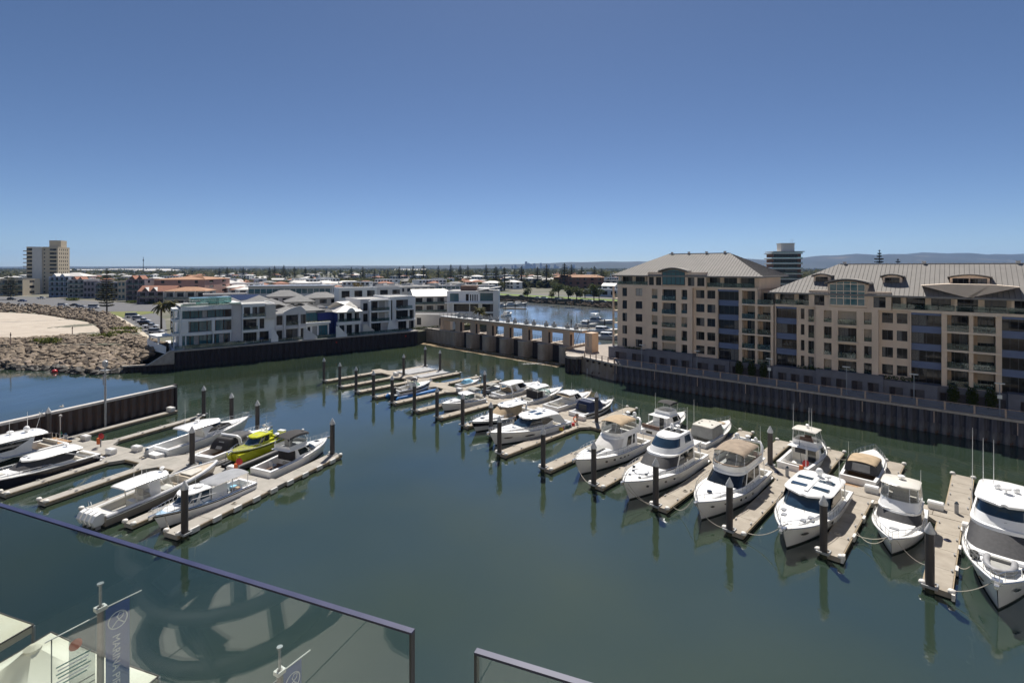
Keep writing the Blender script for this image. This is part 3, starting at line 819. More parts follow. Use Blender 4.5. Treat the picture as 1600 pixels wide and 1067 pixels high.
def apartment(name, label, segs, floors, x_left, x_right, roof_h, roof_in, depth, roof_w=None):
    ox, oy = pp(x_left, SB)
    root = thing(name, label, 'apartment building', (ox,oy,0), ANG_P)
    X = lambda px: ft(px)-x_left
    top = F0 + FL*floors            # floor level of the set-back top storey
    eave = top + 2.55
    rnd = random.Random(len(label))
    # core behind everything
    W = x_right-x_left; RW = roof_w or W
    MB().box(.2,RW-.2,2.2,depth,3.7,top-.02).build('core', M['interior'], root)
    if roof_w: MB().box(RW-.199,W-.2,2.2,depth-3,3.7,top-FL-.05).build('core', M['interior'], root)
    for kind, p0, p1 in segs:
        x0, x1 = X(p0), X(p1); w = x1-x0
        if kind == 'win2':
            y = 0; holes = []
            for f in range(floors):
                z = F0+f*FL
                for a, b in ((.13,.17+.12),(.60,.82)) if False else ((.10,.46),(.58,.92)):
                    holes.append((x0+w*a,x0+w*b,z+.75,z+2.45,2))
            box_wall(root, M['tan'], x0,x1,y+.25,2.3,F0-.4,top+.45,front=holes)
        elif kind == 'win2w':                      # leftmost wall with a slim and a square window
            holes = []
            for f in range(floors):
                z = F0+f*FL
                holes.append((x0+w*.17,x0+w*.33,z+.55,z+2.5,1)); holes.append((x0+w*.62,x0+w*.84,z+.75,z+2.45,2,'curtain' if f == 4 else 'win'))
            left = []
            for f in range(floors): left.append((.55,2.1,F0+f*FL+.3,F0+f*FL+2.5,2))
            box_wall(root, M['tan'], x0,x1,0,depth-6,F0-.4,top+.45,front=holes,left=left)
            for f in range(floors):
                z = F0+f*FL
                MB().box(x0-1.7,x0-.02,.6,4.2,z-.22,z).build('balcony_slab', M['tanpale'], root)
                MB().box(x0-1.7,x0-1.35,.6,.95,z,z+FL-.22).build('balcony_post', M['tan'], root)
                MB().box(x0-1.70,x0-1.67,.95,4.2,z,z+1.0).build('balustrade', M['balglass'], root)
        elif kind == 'bay3':
            y = -.7; holes = []
            for f in range(floors):
                z = F0+f*FL
                for a, b, lo in ((.135,.265,.35),(.37,.665,.1),(.78,.90,.35)):
                    st = 'blind' if rnd.random() < .3 else 'open_'
                    holes.append((x0+w*a,x0+w*b,z+lo,z+2.45,2 if b-a < .2 else 3,st if st == 'blind' else 'win'))
            box_wall(root, M['tan'], x0,x1,y,2.25,F0-.9,top+.25,front=holes,depth=.75)
            for f in range(floors):
                z = F0+f*FL; a, b = x0+w*.34, x0+w*.695
                if f: MB().box(a,b,y-.35,y-.003,z-.12,z+.06).build('balcony_slab', M['tanpale'], root)
                balustrade(root, x0+w*.375,x0+w*.66, y+.06 if not f else y-.3, z+.1 if f else z+.15, .95)
                for a2, b2 in ((.14,.26),(.785,.895)): balustrade(root, x0+w*a2, x0+w*b2, y+.06, z+.36, .65)
                balcony_set(root, x0+w*.52, y+.38, z+.1, f)
        elif kind == 'glass':
            y = .7
            for f in range(floors+1 if False else floors):
                z = F0+f*FL
                window(root, x0+w/2, y+.1, z+.0 if f == 0 else z+.55, w-.3, (2.35 if f == 0 else 1.8), 0, 'winframe', 'winglass', 4, 1, name='glazing')
                if f: MB().box(x0+.15,x1-.15,y-.08,y+.2,z-.55,z+.53).build('blue_spandrel', M['bluespan'], root)
            MB().box(x0+.15,x1-.15,y-.5,y+.2,top-.55,top-.2).build('blue_awning', M['bluespan'], root)
            MB().box(x0,x0+.15,-.0,2.3,F0-.4,top).build('fin', M['tan'], root); MB().box(x1-.15,x1,-.0,2.3,F0-.4,top).build('fin', M['tan'], root)
            MB().box(x0,x1,.05,2.3,top-.18,top+.25).build('terrace_edge', M['tanpale'], root)
        elif kind in ('balc2','balc2s'):
            y = 0; mb = MB()
            cols = [x0, x0+w*.08, x0+w*.465, x0+w*.545, x0+w*.92, x1]
            st = kind == 'balc2s'; zt = top-FL+.1 if st else top+.1
            for a, b, z_ in ((cols[0],cols[1],top+.1),(cols[2],cols[3],top+.1),(cols[4],cols[5],zt)): mb.box(a,b,y,2.3,F0-.4,z_)
            if st: mb.box(cols[3]+.01,x1,3.6,9,F0+FL*(floors-1)-.2,top-.35)
            mb.build('column', M['tan'], root)
            for f in range(floors):
                z = F0+f*FL
                MB().box(x0-.1,x1+.1,y-.3,2.25 if not (st and f == floors-1) else 3.5,z-.28,z+.02).build('balcony_slab', M['tanpale'], root)
                for a, b, q in ((cols[1],cols[2],0),(cols[3],cols[4],1)):
                    if st and f == floors-1 and q == 1: balustrade(root, a,x1,y-.1,z+.05,.95); window(root, (a+b)/2, 3.55, z+.05, b-a-.3, 2.1, 0, 'winframe', 'winglass', 3); continue
                    window(root, (a+b)/2+(.0), 1.9, z+.02, b-a-.2, FL-.45, 0, 'winframe', 'winglass', 3, 1, .5 if rnd.random() < .25 else 0)
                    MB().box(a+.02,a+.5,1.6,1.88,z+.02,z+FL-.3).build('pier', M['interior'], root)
                    balustrade(root, a,b,y-.1,z+.05,.95)
                    balcony_set(root, (a+b)/2+rnd.uniform(-.4,.4), .75, z+.02, f+q)
            MB().box(x0-.1,cols[3] if st else x1+.1,y-.3,2.25,top-.28,top+.25).build('terrace_edge', M['tanpale'], root)
        elif kind == 'slim2':
            holes = []
            for f in range(floors):
                z = F0+f*FL
                holes.append((x0+w*.16,x0+w*.36,z+.55,z+2.5,1)); holes.append((x0+w*.56,x0+w*.86,z+.15,z+2.45,2))
            box_wall(root, M['tan'], x0,x1,.1,2.3,F0-.4,top+.3,front=holes,depth=.4)
            for f in range(floors):
                balustrade(root, x0+w*.56,x0+w*.86,.15,F0+f*FL+.15,.95)
    # string course and terrace balustrade below the set-back storey
    MB().box(-.2,W+.1,-.25,.2,top+.25,top+.5).build('string_course', M['tanpale'], root) if False else None
    # top storey, set back
    yb = 1.3
    hs = []; n = int(RW/3.1)
    for i in range(n):
        a = .6+i*(RW-1)/n
        hs.append((a, a+(RW-1)/n-.75, top+.2, top+2.25, 3))
    box_wall(root, M['tan'], .3, RW-.3, yb, depth-.5, top+.0, eave-.02, front=hs, depth=.3)
    for i in range(n+1):
        x = .35+i*(RW-.8)/n
        MB().box(x-.16,x+.16,.15,.5,top+.25,eave-.15).build('terrace_column', M['tan'], root) if i % 2 == 0 else None
    bal = MB()
    for i in range(int(RW/2)):
        bal.box(.1+i*2,.1+i*2+1.9,.0,.03,top+.3,top+1.15)
    bal.build('terrace_balustrade', M['balglass'], root)
    MB().box(.0,RW,-.05,1.3,top+.02,top+.24).build('terrace_slab', M['tanpale'], root)
    o = hip_roof(root, M['roofgrey'], 0, RW, 0, depth, eave, roof_h, ov=1.0, inset=roof_in, th=.28, seams=.62)
    MB().box(.0,RW,.05,1.3,eave-.34,eave-.29).build('soffit', M['soffit'], root)
    rdg = MB()
    rdg.box(roof_in-.8,RW-roof_in+.8,depth/2-.12,depth/2+.12,eave+roof_h-.02,eave+roof_h+.1)
    for i in range(4):
        x = roof_in+(RW-2*roof_in)*i/3; rdg.cyl(x,depth/2,eave+roof_h,eave+roof_h+.45,.25,.35,n=8)
    rdg.build('ridge_vent', M['paleroof'], root)
    return root, X, top, eave

B1 = [('win2w',964.8,1011.2),('bay3',1011.2,1083.4),('win2',1083.4,1120),('glass',1120,1155.6),('balc2s',1155.6,1208.4)]
B2 = [('glass',1210.5,1246.2),('slim2',1246.2,1276),('bay3',1276,1373.2),('win2',1373.2,1421.8),('glass',1421.8,1473),('balc2',1473,1563.5),('glass',1563.5,1622),('slim2',1622,1680),('bay3',1680,1860)]
xl, xr = ft(964.8), ft(1209.5)
root1, X1, top1, eave1 = apartment('apartment_block', 'tall tan apartment block with grey hipped roof next to the weir', B1, 5, xl, xr, 4.9, 9.4, 18, 30.9)
# arched gable bay over the three-window bay
def arch_bay(root, xa, xb, za, zb, rise, y, ydeep, storeys=1, wall=True):
    n = 10
    arc = [(xa+(xb-xa)*i/n, zb+rise*math.sin(PI*i/n)) for i in range(n+1)]
    MB().xprism([(xa-.35,za),(xb+.35,za)]+[(xb+.35,zb)]+[(p[0],p[1]+.12) for p in arc[::-1]]+[(xa-.35,zb)], y+.14, ydeep).build('bay_wall', M['tan'], root)
    o = MB().xprism([(xa,za+.25),(xb,za+.25)]+arc[::-1], y, y+.13).build('arched_window', M['tealglass'], root)
    f = MB()
    for i in range(6):
        x = xa+(xb-xa)*i/5; f.box(x-.05,x+.05,y-.05,y-.002,za+.25,zb+rise*math.sin(PI*min(1,max(0,i/5))))
    for k in range(storeys+1):
        z = za+.3+(zb-za-.3)*k/storeys; f.box(xa,xb,y-.06,y-.052,z-.08,z+.08)
    f.build('frame', M['winframe'] if storeys == 1 else M['tanpale'], o)
    roof = [(xa-.8,zb-.05)]+[(xa-.6+(xb-xa+1.2)*i/n, zb+.18+(rise+.1)*math.sin(PI*i/n)) for i in range(n+1)]+[(xb+.8,zb-.05)]
    lo = [(p[0],p[1]+.22) for p in roof]
    MB().xprism(roof+lo[::-1], y-.6, ydeep).build('arched_roof', M['roofgrey'], root)
a, b = X1(1038), X1(1072.5)
arch_bay(root1, a, b, top1+.3, eave1+.75, .5, -.9, 7.5, 1)
for p0, p1 in ((1014,1037),(1074,1105)):
    xa, xb = X1(p0), X1(p1)
    hs = [(xa+(xb-xa)*.08, xa+(xb-xa)*.42, top1+.4, top1+2.2, 1), (xa+(xb-xa)*.56, xa+(xb-xa)*.92, top1+.4, top1+2.2, 2)]
    box_wall(root1, M['tan'], xa, xb, -.65, 3.5, top1+.02, eave1+.75, front=hs)

xl2, xr2 = ft(1210.5), 40.0
root2, X2, top2, eave2 = apartment('apartment_block', 'long tan apartment block with dormers in its grey roof at the right', B2, 4, xl2, xr2, 5.3, 10.0, 19)
arch_bay(root2, X2(1298), X2(1352.5), top2+.3, eave2+1.75, .45, -.9, 8, 3)
for p0, p1 in ((1265,1296),(1355,1393)):
    xa, xb = X2(p0), X2(p1)
    hs = [(xa+(xb-xa)*.28, xa+(xb-xa)*.78, top2+.4, top2+2.2, 2)]
    box_wall(root2, M['tan'], xa, xb, -.65, 3.0, top2+.02, eave2+.55, front=hs)
def dormer(root, xa, xb, ydist, z0, h, rise, nwin):
    n = 8
    poly = [(xa,z0),(xb,z0)]+[(xa+(xb-xa)*(1-i/n), z0+h+rise*math.sin(PI*i/n)) for i in range(n+1)]
    d = MB().xprism(poly, ydist, ydist+5).build('dormer', M['tan'], root)
    w = (xb-xa-.5)/nwin
    for i in range(nwin):
        window(root, xa+.25+w*(i+.5), ydist-.02, z0+.35, w-.15, h-.4, 0, 'winframe', 'winglass', 3)
    rf = [(xa-.3,z0+h-.1)]+[(xa-.3+(xb-xa+.6)*i/n, z0+h+.08+rise*math.sin(PI*i/n)) for i in range(n+1)]+[(xb+.3,z0+h-.1)]
    MB().xprism(rf+[(p[0],p[1]+.18) for p in rf][::-1], ydist-.4, ydist+5).build('dormer_roof', M['roofgrey'], root)
dormer(root2, X2(1266), X2(1292), 3.0, eave2+1.6, 1.35, .35, 1)
dormer(root2, X2(1376), X2(1407), 3.0, eave2+1.6, 1.35, .35, 1)
dormer(root2, X2(1484), X2(1548), 2.6, eave2+1.4, 1.55, .4, 2)
# stepped parapet gable under the wide dormer
xa, xb = X2(1466), X2(1562)
MB().xprism([(xa-2.2,eave2+1.75),(xa+4.0,eave2-.2),(xb-4.0,eave2-.2),(xb+2.2,eave2+1.75),(xb-1,eave2+2.05),(xa+1,eave2+2.05)], -1.0, 3.2).build('gable_parapet', M['tanpale'], root2)

# podium with stepped planes, recesses and planting, one per block
M['planter'] = foliage('planter_leaf', (0.06,0.09,0.025), (0.10,0.12,0.035), 4)
def leaves(mb, c, rx, ry, rz, n, s, rnd):
    for _ in range(n):
        while True:
            p = Vector((rnd.uniform(-1,1), rnd.uniform(-1,1), rnd.uniform(-1,1)))
            if p.length <= 1 and p.length > .35: break
        p = Vector((c[0]+p.x*rx, c[1]+p.y*ry, c[2]+p.z*rz))
        a = Vector((rnd.gauss(0,1), rnd.gauss(0,1), rnd.gauss(0,1))).normalized()
        b = a.cross(Vector((rnd.gauss(0,1), rnd.gauss(0,1), rnd.gauss(0,1)))).normalized()
        q = s*rnd.uniform(.6,1.3)
        mb.add([p-a*q, p+b*q*.6, p+a*q, p-b*q*.6], [(0,1,2,3)])
def leaf_mesh(name, m, boxes, n, s, seed):
    rnd = random.Random(seed); mb = MB()
    for c, r in boxes: leaves(mb, c, r[0], r[1], r[2], n, s, rnd)
    return mb.mesh(name, m)
def podium(label, steps, x_left, x_right):
    ox, oy = pp(x_left, 0)
    r = thing('podium_wall', label, 'wall', (ox,oy,0), ANG_P)
    for t0, t1, d, ztop, niches in steps:
        x0, x1 = t0-x_left, t1-x_left
        hs = []
        for a, b, zt in niches: hs.append((a-x_left, b-x_left, 3.72, zt, 1, 'open'))
        box_wall(r, M['podium'], x0, x1, d, SB+2.0, 3.7, ztop, front=hs, depth=.35, name='panel')
        for h in hs:
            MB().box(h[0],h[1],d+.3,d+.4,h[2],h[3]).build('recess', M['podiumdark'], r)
            MB().box(h[0]+.15,h[0]+.75,d+.1,d+.29,h[2],h[3]-.15).build('vent_screen', M['sheet'], r)
        MB().box(x0,x1,d-.05,d+.2,ztop+.003,ztop+.08).build('coping', M['podium'], r)
    return r
def niches(t0, t1, n, z): 
    w = (t1-t0)/n
    return [(t0+w*(i+.18), t0+w*(i+.85), z) for i in range(n)]
podium('dark grey stepped podium wall under the left apartment block', [
    (xl-1.6, ft(1011,5), 4.6, 6.5, niches(xl-.5, ft(1011,5), 2, 5.6)),
    (ft(1011,5), ft(1084,5), 4.2, 6.9, niches(ft(1014,5), ft(1082,5), 4, 5.5)),
    (ft(1084,5), ft(1140,5), 4.6, 6.3, niches(ft(1086,5), ft(1138,5), 2, 5.4)),
    (ft(1140,5), xl2-.05, 5.4, 6.2, [(ft(1143,5), ft(1207,5), 5.3)])], xl-1.6, xl2)
podium('dark grey stepped podium wall under the right apartment block', [
    (xl2, ft(1276,5), 4.6, 6.4, niches(ft(1213,5), ft(1274,5), 3, 5.4)),
    (ft(1276,5), ft(1381,5), 4.2, 6.8, niches(ft(1280,5), ft(1378,5), 4, 5.6)),
    (ft(1381,5), ft(1465,5), 4.6, 6.2, niches(ft(1384,5), ft(1450,5), 2, 5.3)),
    (ft(1465,5), ft(1575,5), 5.4, 6.1, [(ft(1468,5), ft(1572,5), 5.2)]),
    (ft(1575,5), 40, 4.6, 6.3, niches(ft(1580,5), 38, 4, 5.4))], xl2, 40)
hm = leaf_mesh('climbing_hedge', M['hedge'], [((0,0,z),(.75,.4,.8)) for z in np.linspace(.4,2.2,4)], 160, .16, 5)
for px, l in ((1155,'leftmost narrow hedge on the podium wall of the left apartments'),(1174.5,'middle hedge on the podium wall of the left apartments'),(1193,'rightmost narrow hedge on the podium wall of the left apartments'),(1489.5,'leftmost hedge on the podium wall of the right apartments'),(1519,'hedge on the podium wall behind the right promenade lamp'),(1549,'rightmost hedge on the podium wall of the right apartments')):
    t = ft(px,4.7); o = place(hm, 'climbing_hedge', None, (*pp(t,4.75),3.7), ANG_P)
    tag(o, l, 'hedge', 'hedges on the podium wall'); o.scale = (1,1,1.02)
pm = leaf_mesh('planter_shrub', M['planter'], [((x,0,.25),(.6,.3,.35)) for x in (-1.5,-.5,.5,1.5)], 70, .13, 6)
for px, l in ((988,'low planter shrubs on the podium at the corner of the left apartments'),(1265,'planter shrubs on the podium at the left of the right apartments'),(1405,'planter shrubs on the podium beside the second dark glazed bay')):
    o = place(pm, 'planter_shrub', None, (*pp(ft(px,5.2),5.2),6.45), ANG_P); tag(o, l, 'shrub')
# ================================================================ HOUSES ON THE LEFT QUAY
def qx(px, s=4.0):
    r = (px-800)/800.0
    return (r*(Q0[1]+.792*s)-Q0[0]+.61*s)/(.792-.61*r)
HZ = 4.65
slab('terrace_ground', [tuple(qp(-.5,.5)), tuple(qp(66,.5)), tuple(qp(66,22)), tuple(qp(-.5,22))], HZ-.05, 3.5, M['palegrey'])
def house(name, label, px0, s=4.0):
    x = qx(px0, s); p = qp(x, s)
    return thing(name, label, 'house', (p[0],p[1],HZ), ANG_Q), (lambda px: qx(px, s)-x)
def slabbar(root, x0, x1, y0, y1, z0, z1, m=None, name='balcony_slab'):
    return MB().box(x0,x1,y0,y1,z0,z1).build(name, m or M['white'], root)

# 1 glass corner house with the rounded left bay
h, X = house('beach_house', 'white house with teal glass walls and glazed roof terrace at the quay tip', 283)
W = X(378); xg = X(361.5)
MB().box(.3,W-.1,1.0,13,0,9.9).build('core', M['interior'], h)
def bow(z0, z1, y, m, name, x0=0, x1=None, bulge=1.3, th=.0):
    x1 = X(333) if x1 is None else x1; n = 12
    f = [(x0+(x1-x0)*i/n, y-bulge*math.sin(PI*i/n)) for i in range(n+1)]
    return MB().prism(f+[(x1,y+1.2),(x0,y+1.2)], z0, z1).build(name, m, h, smooth=30)
for z0, z1 in ((2.95,3.75),(6.55,7.25),(9.3,10.35)):
    bow(z0, z1, .0, M['white'], 'bowed_spandrel')
    slabbar(h, X(333)+.003, W-2.5, -.15, 1.2, z0, z1, name='spandrel')
for k, (z0, z1) in enumerate(((0,2.95),(3.75,6.55),(7.25,9.3))):
    n = 6
    for i in range(n):
        a, b = xg*i/n+.15, xg*(i+1)/n
        o = window(h, (a+b)/2, .35, z0+.02, b-a, z1-z0-.04, 0, 'winframe', 'tealglass', 2)
        if (i+k) % 3 == 1: MB().box(-.1,.9,-.12,-.09,.1,z1-z0-.2).build('curtain', M['curtain'], o)
for x in (X(290),X(333),X(360)):
    MB().cyl(x,-.35,0,2.95,.14,n=8).build('column', M['white'], h)
slabbar(h, .0, X(294), -.6, .3, 3.75, 6.55, name='white_panel')
slabbar(h, X(333)-.35, X(333)+.35, -.5, .3, 3.75, 6.55, name='white_panel')
slabbar(h, -.35, .25, .2, 13, 0, 9.8, name='side_wall')
for z in (2.95,6.55,9.3): slabbar(h, -1.8, -.36, .6, 6, z, z+.6, name='side_balcony')
for z in (0,3.55,7.15): MB().box(-1.75,-1.70,.6,6,z+.01,z+2.3).build('side_glass', M['balglass'], h)
MB().cyl(-1.5,.8,0,9.3,.16,n=8).build('column', M['white'], h)
slabbar(h, -.3, W-.3, -.1, 13, 10.36, 10.5, M['flatroof'], 'roof')
for a, b, c, d in ((X(300),X(345),3,8),(X(330),W-1.8,4.5,9)):
    m = MB(); m.box(a,b,c,c+.06,10.5,12.2); m.box(a,a+.06,c,d,10.5,12.2); m.box(b-.06,b,c,d,10.5,12.2); m.box(a,b,c,d,12.2,12.28)
    m.build('roof_pavilion', M['aquaglass'], h)
m = MB(); m.box(.6,3.4,1.5,3.5,10.5,11.1); m.box(4.5,6.2,2,3.2,10.5,10.95); m.prism([(2.6,2.5),(5.2,3.2),(5.0,3.9),(2.4,3.2)],11.6,11.75)
m.build('roof_furniture', M['whitecover'], h)
MB().box(-.1,W-.3,-.09,-.05,10.5,11.0).build('roof_balustrade', M['balglass'], h)
slabbar(h, W-2.6, W-.05, .6, 12, 0, 10.8, M['palegrey'], 'stair_tower')
for z in (.0,3.55,7.15): window(h, W-3.3, .2, z+.1, 1.5, 2.5, 0, 'winframe', 'winglass', 1)
m = MB()
m.box(1.0,W-.2,-3.3,-3.2,0,.55); m.build('terrace_planter', M['white'], h)
tb = MB(); tb.box(.4,W,-3.55,-3.52,-.05,1.0); tb.build('terrace_balustrade', M['balglass'], h)
for i in range(6):
    x = 3+i*1.9; MB().lathe(x,-1.9,[(.18,0),(.33,.75),(.3,.78)],8).build('plant_pot', M['white'], h)
hl = leaf_mesh('terrace_hedge', M['hedge'], [((x,0,.55),(.7,.3,.35)) for x in np.linspace(1.5,12.5,12)], 60, .12, 8)
place(hl, 'terrace_hedge', h, (0,-2.9,.1))
# low white boundary wall on the rock side
p = qp(-1.6,2.0)
b = thing('garden_wall', 'low white garden wall running down to the boulders', 'wall', (p[0],p[1],4.0), ANG_Q+R(104))
MB().xprism([(0,-.3),(13,-.3),(13,2.2),(0,1.5)], 0,.25).build('panel', M['white'], b)
MB().box(6,13,-3.6,-.05,3.1,3.5).build('carport_roof', M['white'], b); MB().box(12.6,13,-.5,-.1,2.2,3.1).build('post', M['white'], b); MB().box(6,6.4,-.5,-.1,1.9,3.1).build('post', M['white'], b)

def simple_house(label, p0, p1, s, zs, wallm, opens, depth=12, parapet=.3, name='town_house', roof='flat', frame='winframe', glass='winglass'):
    h, X = house(name, label, p0, s)
    W = X(p1)
    fr = [(X(a),X(b),z0,z1,n,*st) for a,b,z0,z1,n,*st in opens]
    box_wall(h, wallm, 0, W, 0, depth, -.1, zs, front=fr, roof=M['flatroof'] if roof == 'flat' else None, parapet=parapet if roof == 'flat' else 0, frame=frame, glass=glass)
    return h, X, W
def railglass(h, x0, x1, y, z, hh=1.0): MB().box(x0,x1,y-.02,y+.02,z,z+hh).build('balustrade', M['balglass'], h)

# 2 white house with deep balconies
h, X, W = simple_house('white house with recessed balconies between the glass house and the arched grey house', 379, 429.5, 3.2, 10.2, M['white'],
    [(381,391,7.1,9.6,1),(394.5,402.5,7.1,9.6,1),(403.5,414,7.1,9.6,2),(380,401,3.7,6.3,4),(405.5,413,3.6,6.3,2),(380,401,.2,2.7,5),(405,420,.1,2.8,2)], 13)
slabbar(h, -.3, X(414), -.9, -.003, 6.5, 6.9); slabbar(h, -.3, X(402.5), -.9, -.003, 2.9, 3.5); railglass(h, 0, X(413), -.85, 6.9); railglass(h, 0, X(402), -.85, 3.5)
slabbar(h, X(402.5), X(404.3), -.9, -.003, 0, 6.5, name='pier'); slabbar(h, X(414.5), X(429.5), -.9, -.003, 6.2, 10.2, M['offwhite'], 'panel')
MB().xprism([(X(420),0),(X(431),0),(X(431),1.4),(X(426),3.0),(X(420),3.6)], -2.8,-2.5).build('curved_wing_wall', M['white'], h)
MB().box(X(405),X(410),-1.2,-.5,.1,1.2).build('covered_barbecue', M['bluecover'], h)
# 3 arched grey house
h, X, W = simple_house('pale grey two storey house with an arched parapet', 429.5, 478, 3.0, 7.4, M['palegrey'],
    [(432,441.5,4.2,6.9,2),(446.5,465.5,4.0,6.9,4),(469.5,478,4.2,6.9,2),(432,441,.2,2.7,2),(446,465,.1,2.9,5),(469.5,477.5,.1,2.9,2)], 12, roof='none')
n = 12
MB().xprism([(X(443),7.4),(X(478),7.4),(X(478),7.9)]+[(X(443)+(X(470)-X(443))*(1-i/n), 7.8+1.5*math.sin(PI*(.5+.5*(1-i/n)) if False else PI*(1-i/n)*.5+PI*0.0) ) for i in range(n+1)], -.1,.35).build('arched_parapet', M['palegrey'], h)
hip_roof(h, M['slate'], -.2, W, .4, 12, 7.45, 2.2, ov=.1)
MB().box(X(434),X(455),2.0,6,8.0,8.1).build('solar_panel', M['solar'], h)
for x in (444.5,467.3): slabbar(h, X(x)-.3, X(x)+.3, -.5, -.003, 0, 7.2, M['palegrey'], 'pier')
slabbar(h, 0, W, -.4, -.003, 3.1, 3.6, M['palegrey']); railglass(h, X(446.5), X(465.5), -.15, 4.0)
MB().xprism([(X(470),-.1),(X(491),-.1),(X(491),.6),(X(484),1.6),(X(472),3.2),(X(470),3.3)], -2.9,-2.6).build('curved_wing_wall', M['palegrey'], h)
# 4 green glass penthouse house
h, X, W = simple_house('white house with a green glass upper floor behind a planted balcony', 478, 514, 3.6, 3.9, M['white'],
    [(480.5,485,.1,3.1,1),(488,495.5,.3,3.2,1,'curtain'),(498,512,.1,3.3,3,'tealglass')], 12)
box_wall(h, M['palegrey'], -.2, X(508), 2.4, 12, 3.91, 7.6, front=[(X(481.5),X(506),4.5,7.0,4,'tealglass')])
hip_roof(h, M['slate'], -2.5, X(510), 2.0, 12.5, 7.65, 1.9, ov=.3)
slabbar(h, -.2, X(515), -1.0, -.003, 3.9, 4.4); place(hl, 'balcony_hedge', h, (-.5,-.4,4.1)).scale = (.55,.8,.8)
MB().box(X(481),X(520),-3.2,-2.0,-.04,.02).build('plunge_pool', M['paleblue'], h); MB().box(X(480),X(521),-3.35,-3.3,-.05,.9).build('pool_fence', M['balglass'], h)
# 5 white portico with cobalt side wall
h, X, W = simple_house('white gabled house with a bright cobalt blue side wall', 527, 561.5, 2.6, 7.0, M['white'],
    [(529.5,538,4.2,6.6,2),(541,550,4.2,6.6,2),(554,561,4.2,6.6,2),(529.5,538,.1,3.0,2),(541,550,.1,3.0,2),(554,561,.1,3.0,2)], 12, roof='none')
for x in (528.3,539.5,552,561): MB().cyl(X(x),-.55,0,7.0,.2,n=8).build('column', M['white'], h)
slabbar(h, -.3, W+.3, -.9, -.003, 3.2, 4.1); railglass(h, 0, W, -.85, 4.1, .9)
hip_roof(h, M['paleroof'], -.4, W+.4, -.8, 11, 7.05, 2.8, ov=.3)
MB().xprism([(X(541),7.1)]+[(X(541)+(X(553)-X(541))*i/8, 7.3+.9*math.sin(PI*i/8)) for i in range(9)]+[(X(553),7.1)], -1.1,-.7).build('scroll_gable', M['white'], h)
MB().box(-4.8,-.2,3.0,10.5,-.1,7.0).build('side_wing', M['bluehouse'], h)
MB().box(-.25,-.003,-.4,4,0,7.0).build('blue_panel', M['bluehouse'], h); MB().box(-4.6,-.3,2.9,3.0,.3,6.8).build('blue_panel', M['bluehouse'], h)
hip_roof(h, M['slate'], -5.0, -.2, 3.0, 11, 7.02, 1.8, ov=.2, ridge_axis='y', inset=2.0); MB().box(-4,-1.2,4.0,7,8.2,8.28).build('solar_panel', M['solar'], h)
MB().xprism([(X(520),-.1),(X(537),-.1),(X(537),.7),(X(531),1.6),(X(524),3.1),(X(520),3.3)], -3.0,-2.7).build('curved_wing_wall', M['white'], h)
# 6 modern three storey pair
h, X, W = simple_house('modern white three storey house with stacked balconies at the right end of the quay', 563, 608, 4.4, 10.2, M['palegrey'],
    [(567.5,574.5,6.8,9.2,2),(567.5,574.5,3.4,5.9,2),(579.5,590,6.8,9.6,4),(592,601,6.8,9.6,1,'curtain'),(579.5,590,3.4,6.2,4),(592,601,3.4,6.2,1,'curtain'),(579,595,.1,2.9,5)], 13)
slabbar(h, X(574.8), X(577.3), -1.4, -.003, 0, 9.9, name='fin'); slabbar(h, X(605), X(608.5), -1.2, -.003, 0, 10.0, name='fin')
for z in (2.95,6.3): slabbar(h, X(577.3), X(606), -1.8, -.003, z, z+.5); railglass(h, X(578), X(605), -1.75, z+.5); balcony_set(h, X(592), -.9, z+.5, 1)
slabbar(h, X(577.3), X(605), -1.2, -.003, 9.9, 10.2, name='canopy')
MB().xprism([(X(561),-.1),(X(580),-.1),(X(580),.7),(X(573),1.9),(X(566),3.0),(X(561),3.2)], -3.2,-2.9).build('curved_wing_wall', M['offwhite'], h)
h, X, W = simple_house('white slab walled three storey house with slim slot window beside the weir', 608.6, 649, 4.4, 10.6, M['white'],
    [(610.5,613,3.4,9.8,1),(619,637.5,7.2,9.8,6),(619,637.5,3.6,6.4,6),(640,646.5,3.6,6.4,1),(622,635,.1,2.8,3),(639,646.5,.1,2.8,2)], 13)
for z in (3.0,6.5): slabbar(h, X(618), X(642 if z > 4 else 647), -1.6, -.003, z, z+.5); railglass(h, X(618), X(641), -1.55, z+.5); balcony_set(h, X(630), -.8, z+.5, 2)
MB().xprism([(X(598),-.1),(X(616),-.1),(X(616),.9),(X(611),2.2),(X(605),3.6),(X(602),3.7)], -3.2,-2.9).build('curved_wing_wall', M['white'], h)
place(hl, 'garden_hedge', h, (-2,-3.2,.0)); place(hl, 'garden_hedge', h, (7,-3.0,.0)).scale = (.8,1,1)
lawn = leaf_mesh('quay_lawn', M['lushlawn'], [((0,0,0),(.1,.1,.05))], 2, .05, 3)
for i, (a, b) in enumerate(((432,468),(541,563),(386,404))):
    xa, xb = qx(a,1.5), qx(b,1.5)
    sheet('quay_lawn', [tuple(qp(xa,.7)),tuple(qp(xb,.7)),tuple(qp(xb,2.6)),tuple(qp(xa,2.6))], HZ+.01, M['lawn'])
# quay edge fence
qf = thing('quay_fence', 'low glass and post fence along the edge of the black sea wall', 'fence', (*qp(0,.55),HZ-.05), ANG_Q)
fp = MB().box(-.03,.03,-.03,.03,0,1.0).mesh('post', M['gridsteel']); fg = MB().box(.05,1.92,-.012,.012,.1,.95).mesh('glass_panel', M['balglass'])
for i in range(32): place(fp,'post',qf,(i*1.97,0,0)); place(fg,'glass_panel',qf,(i*1.97,0,0))

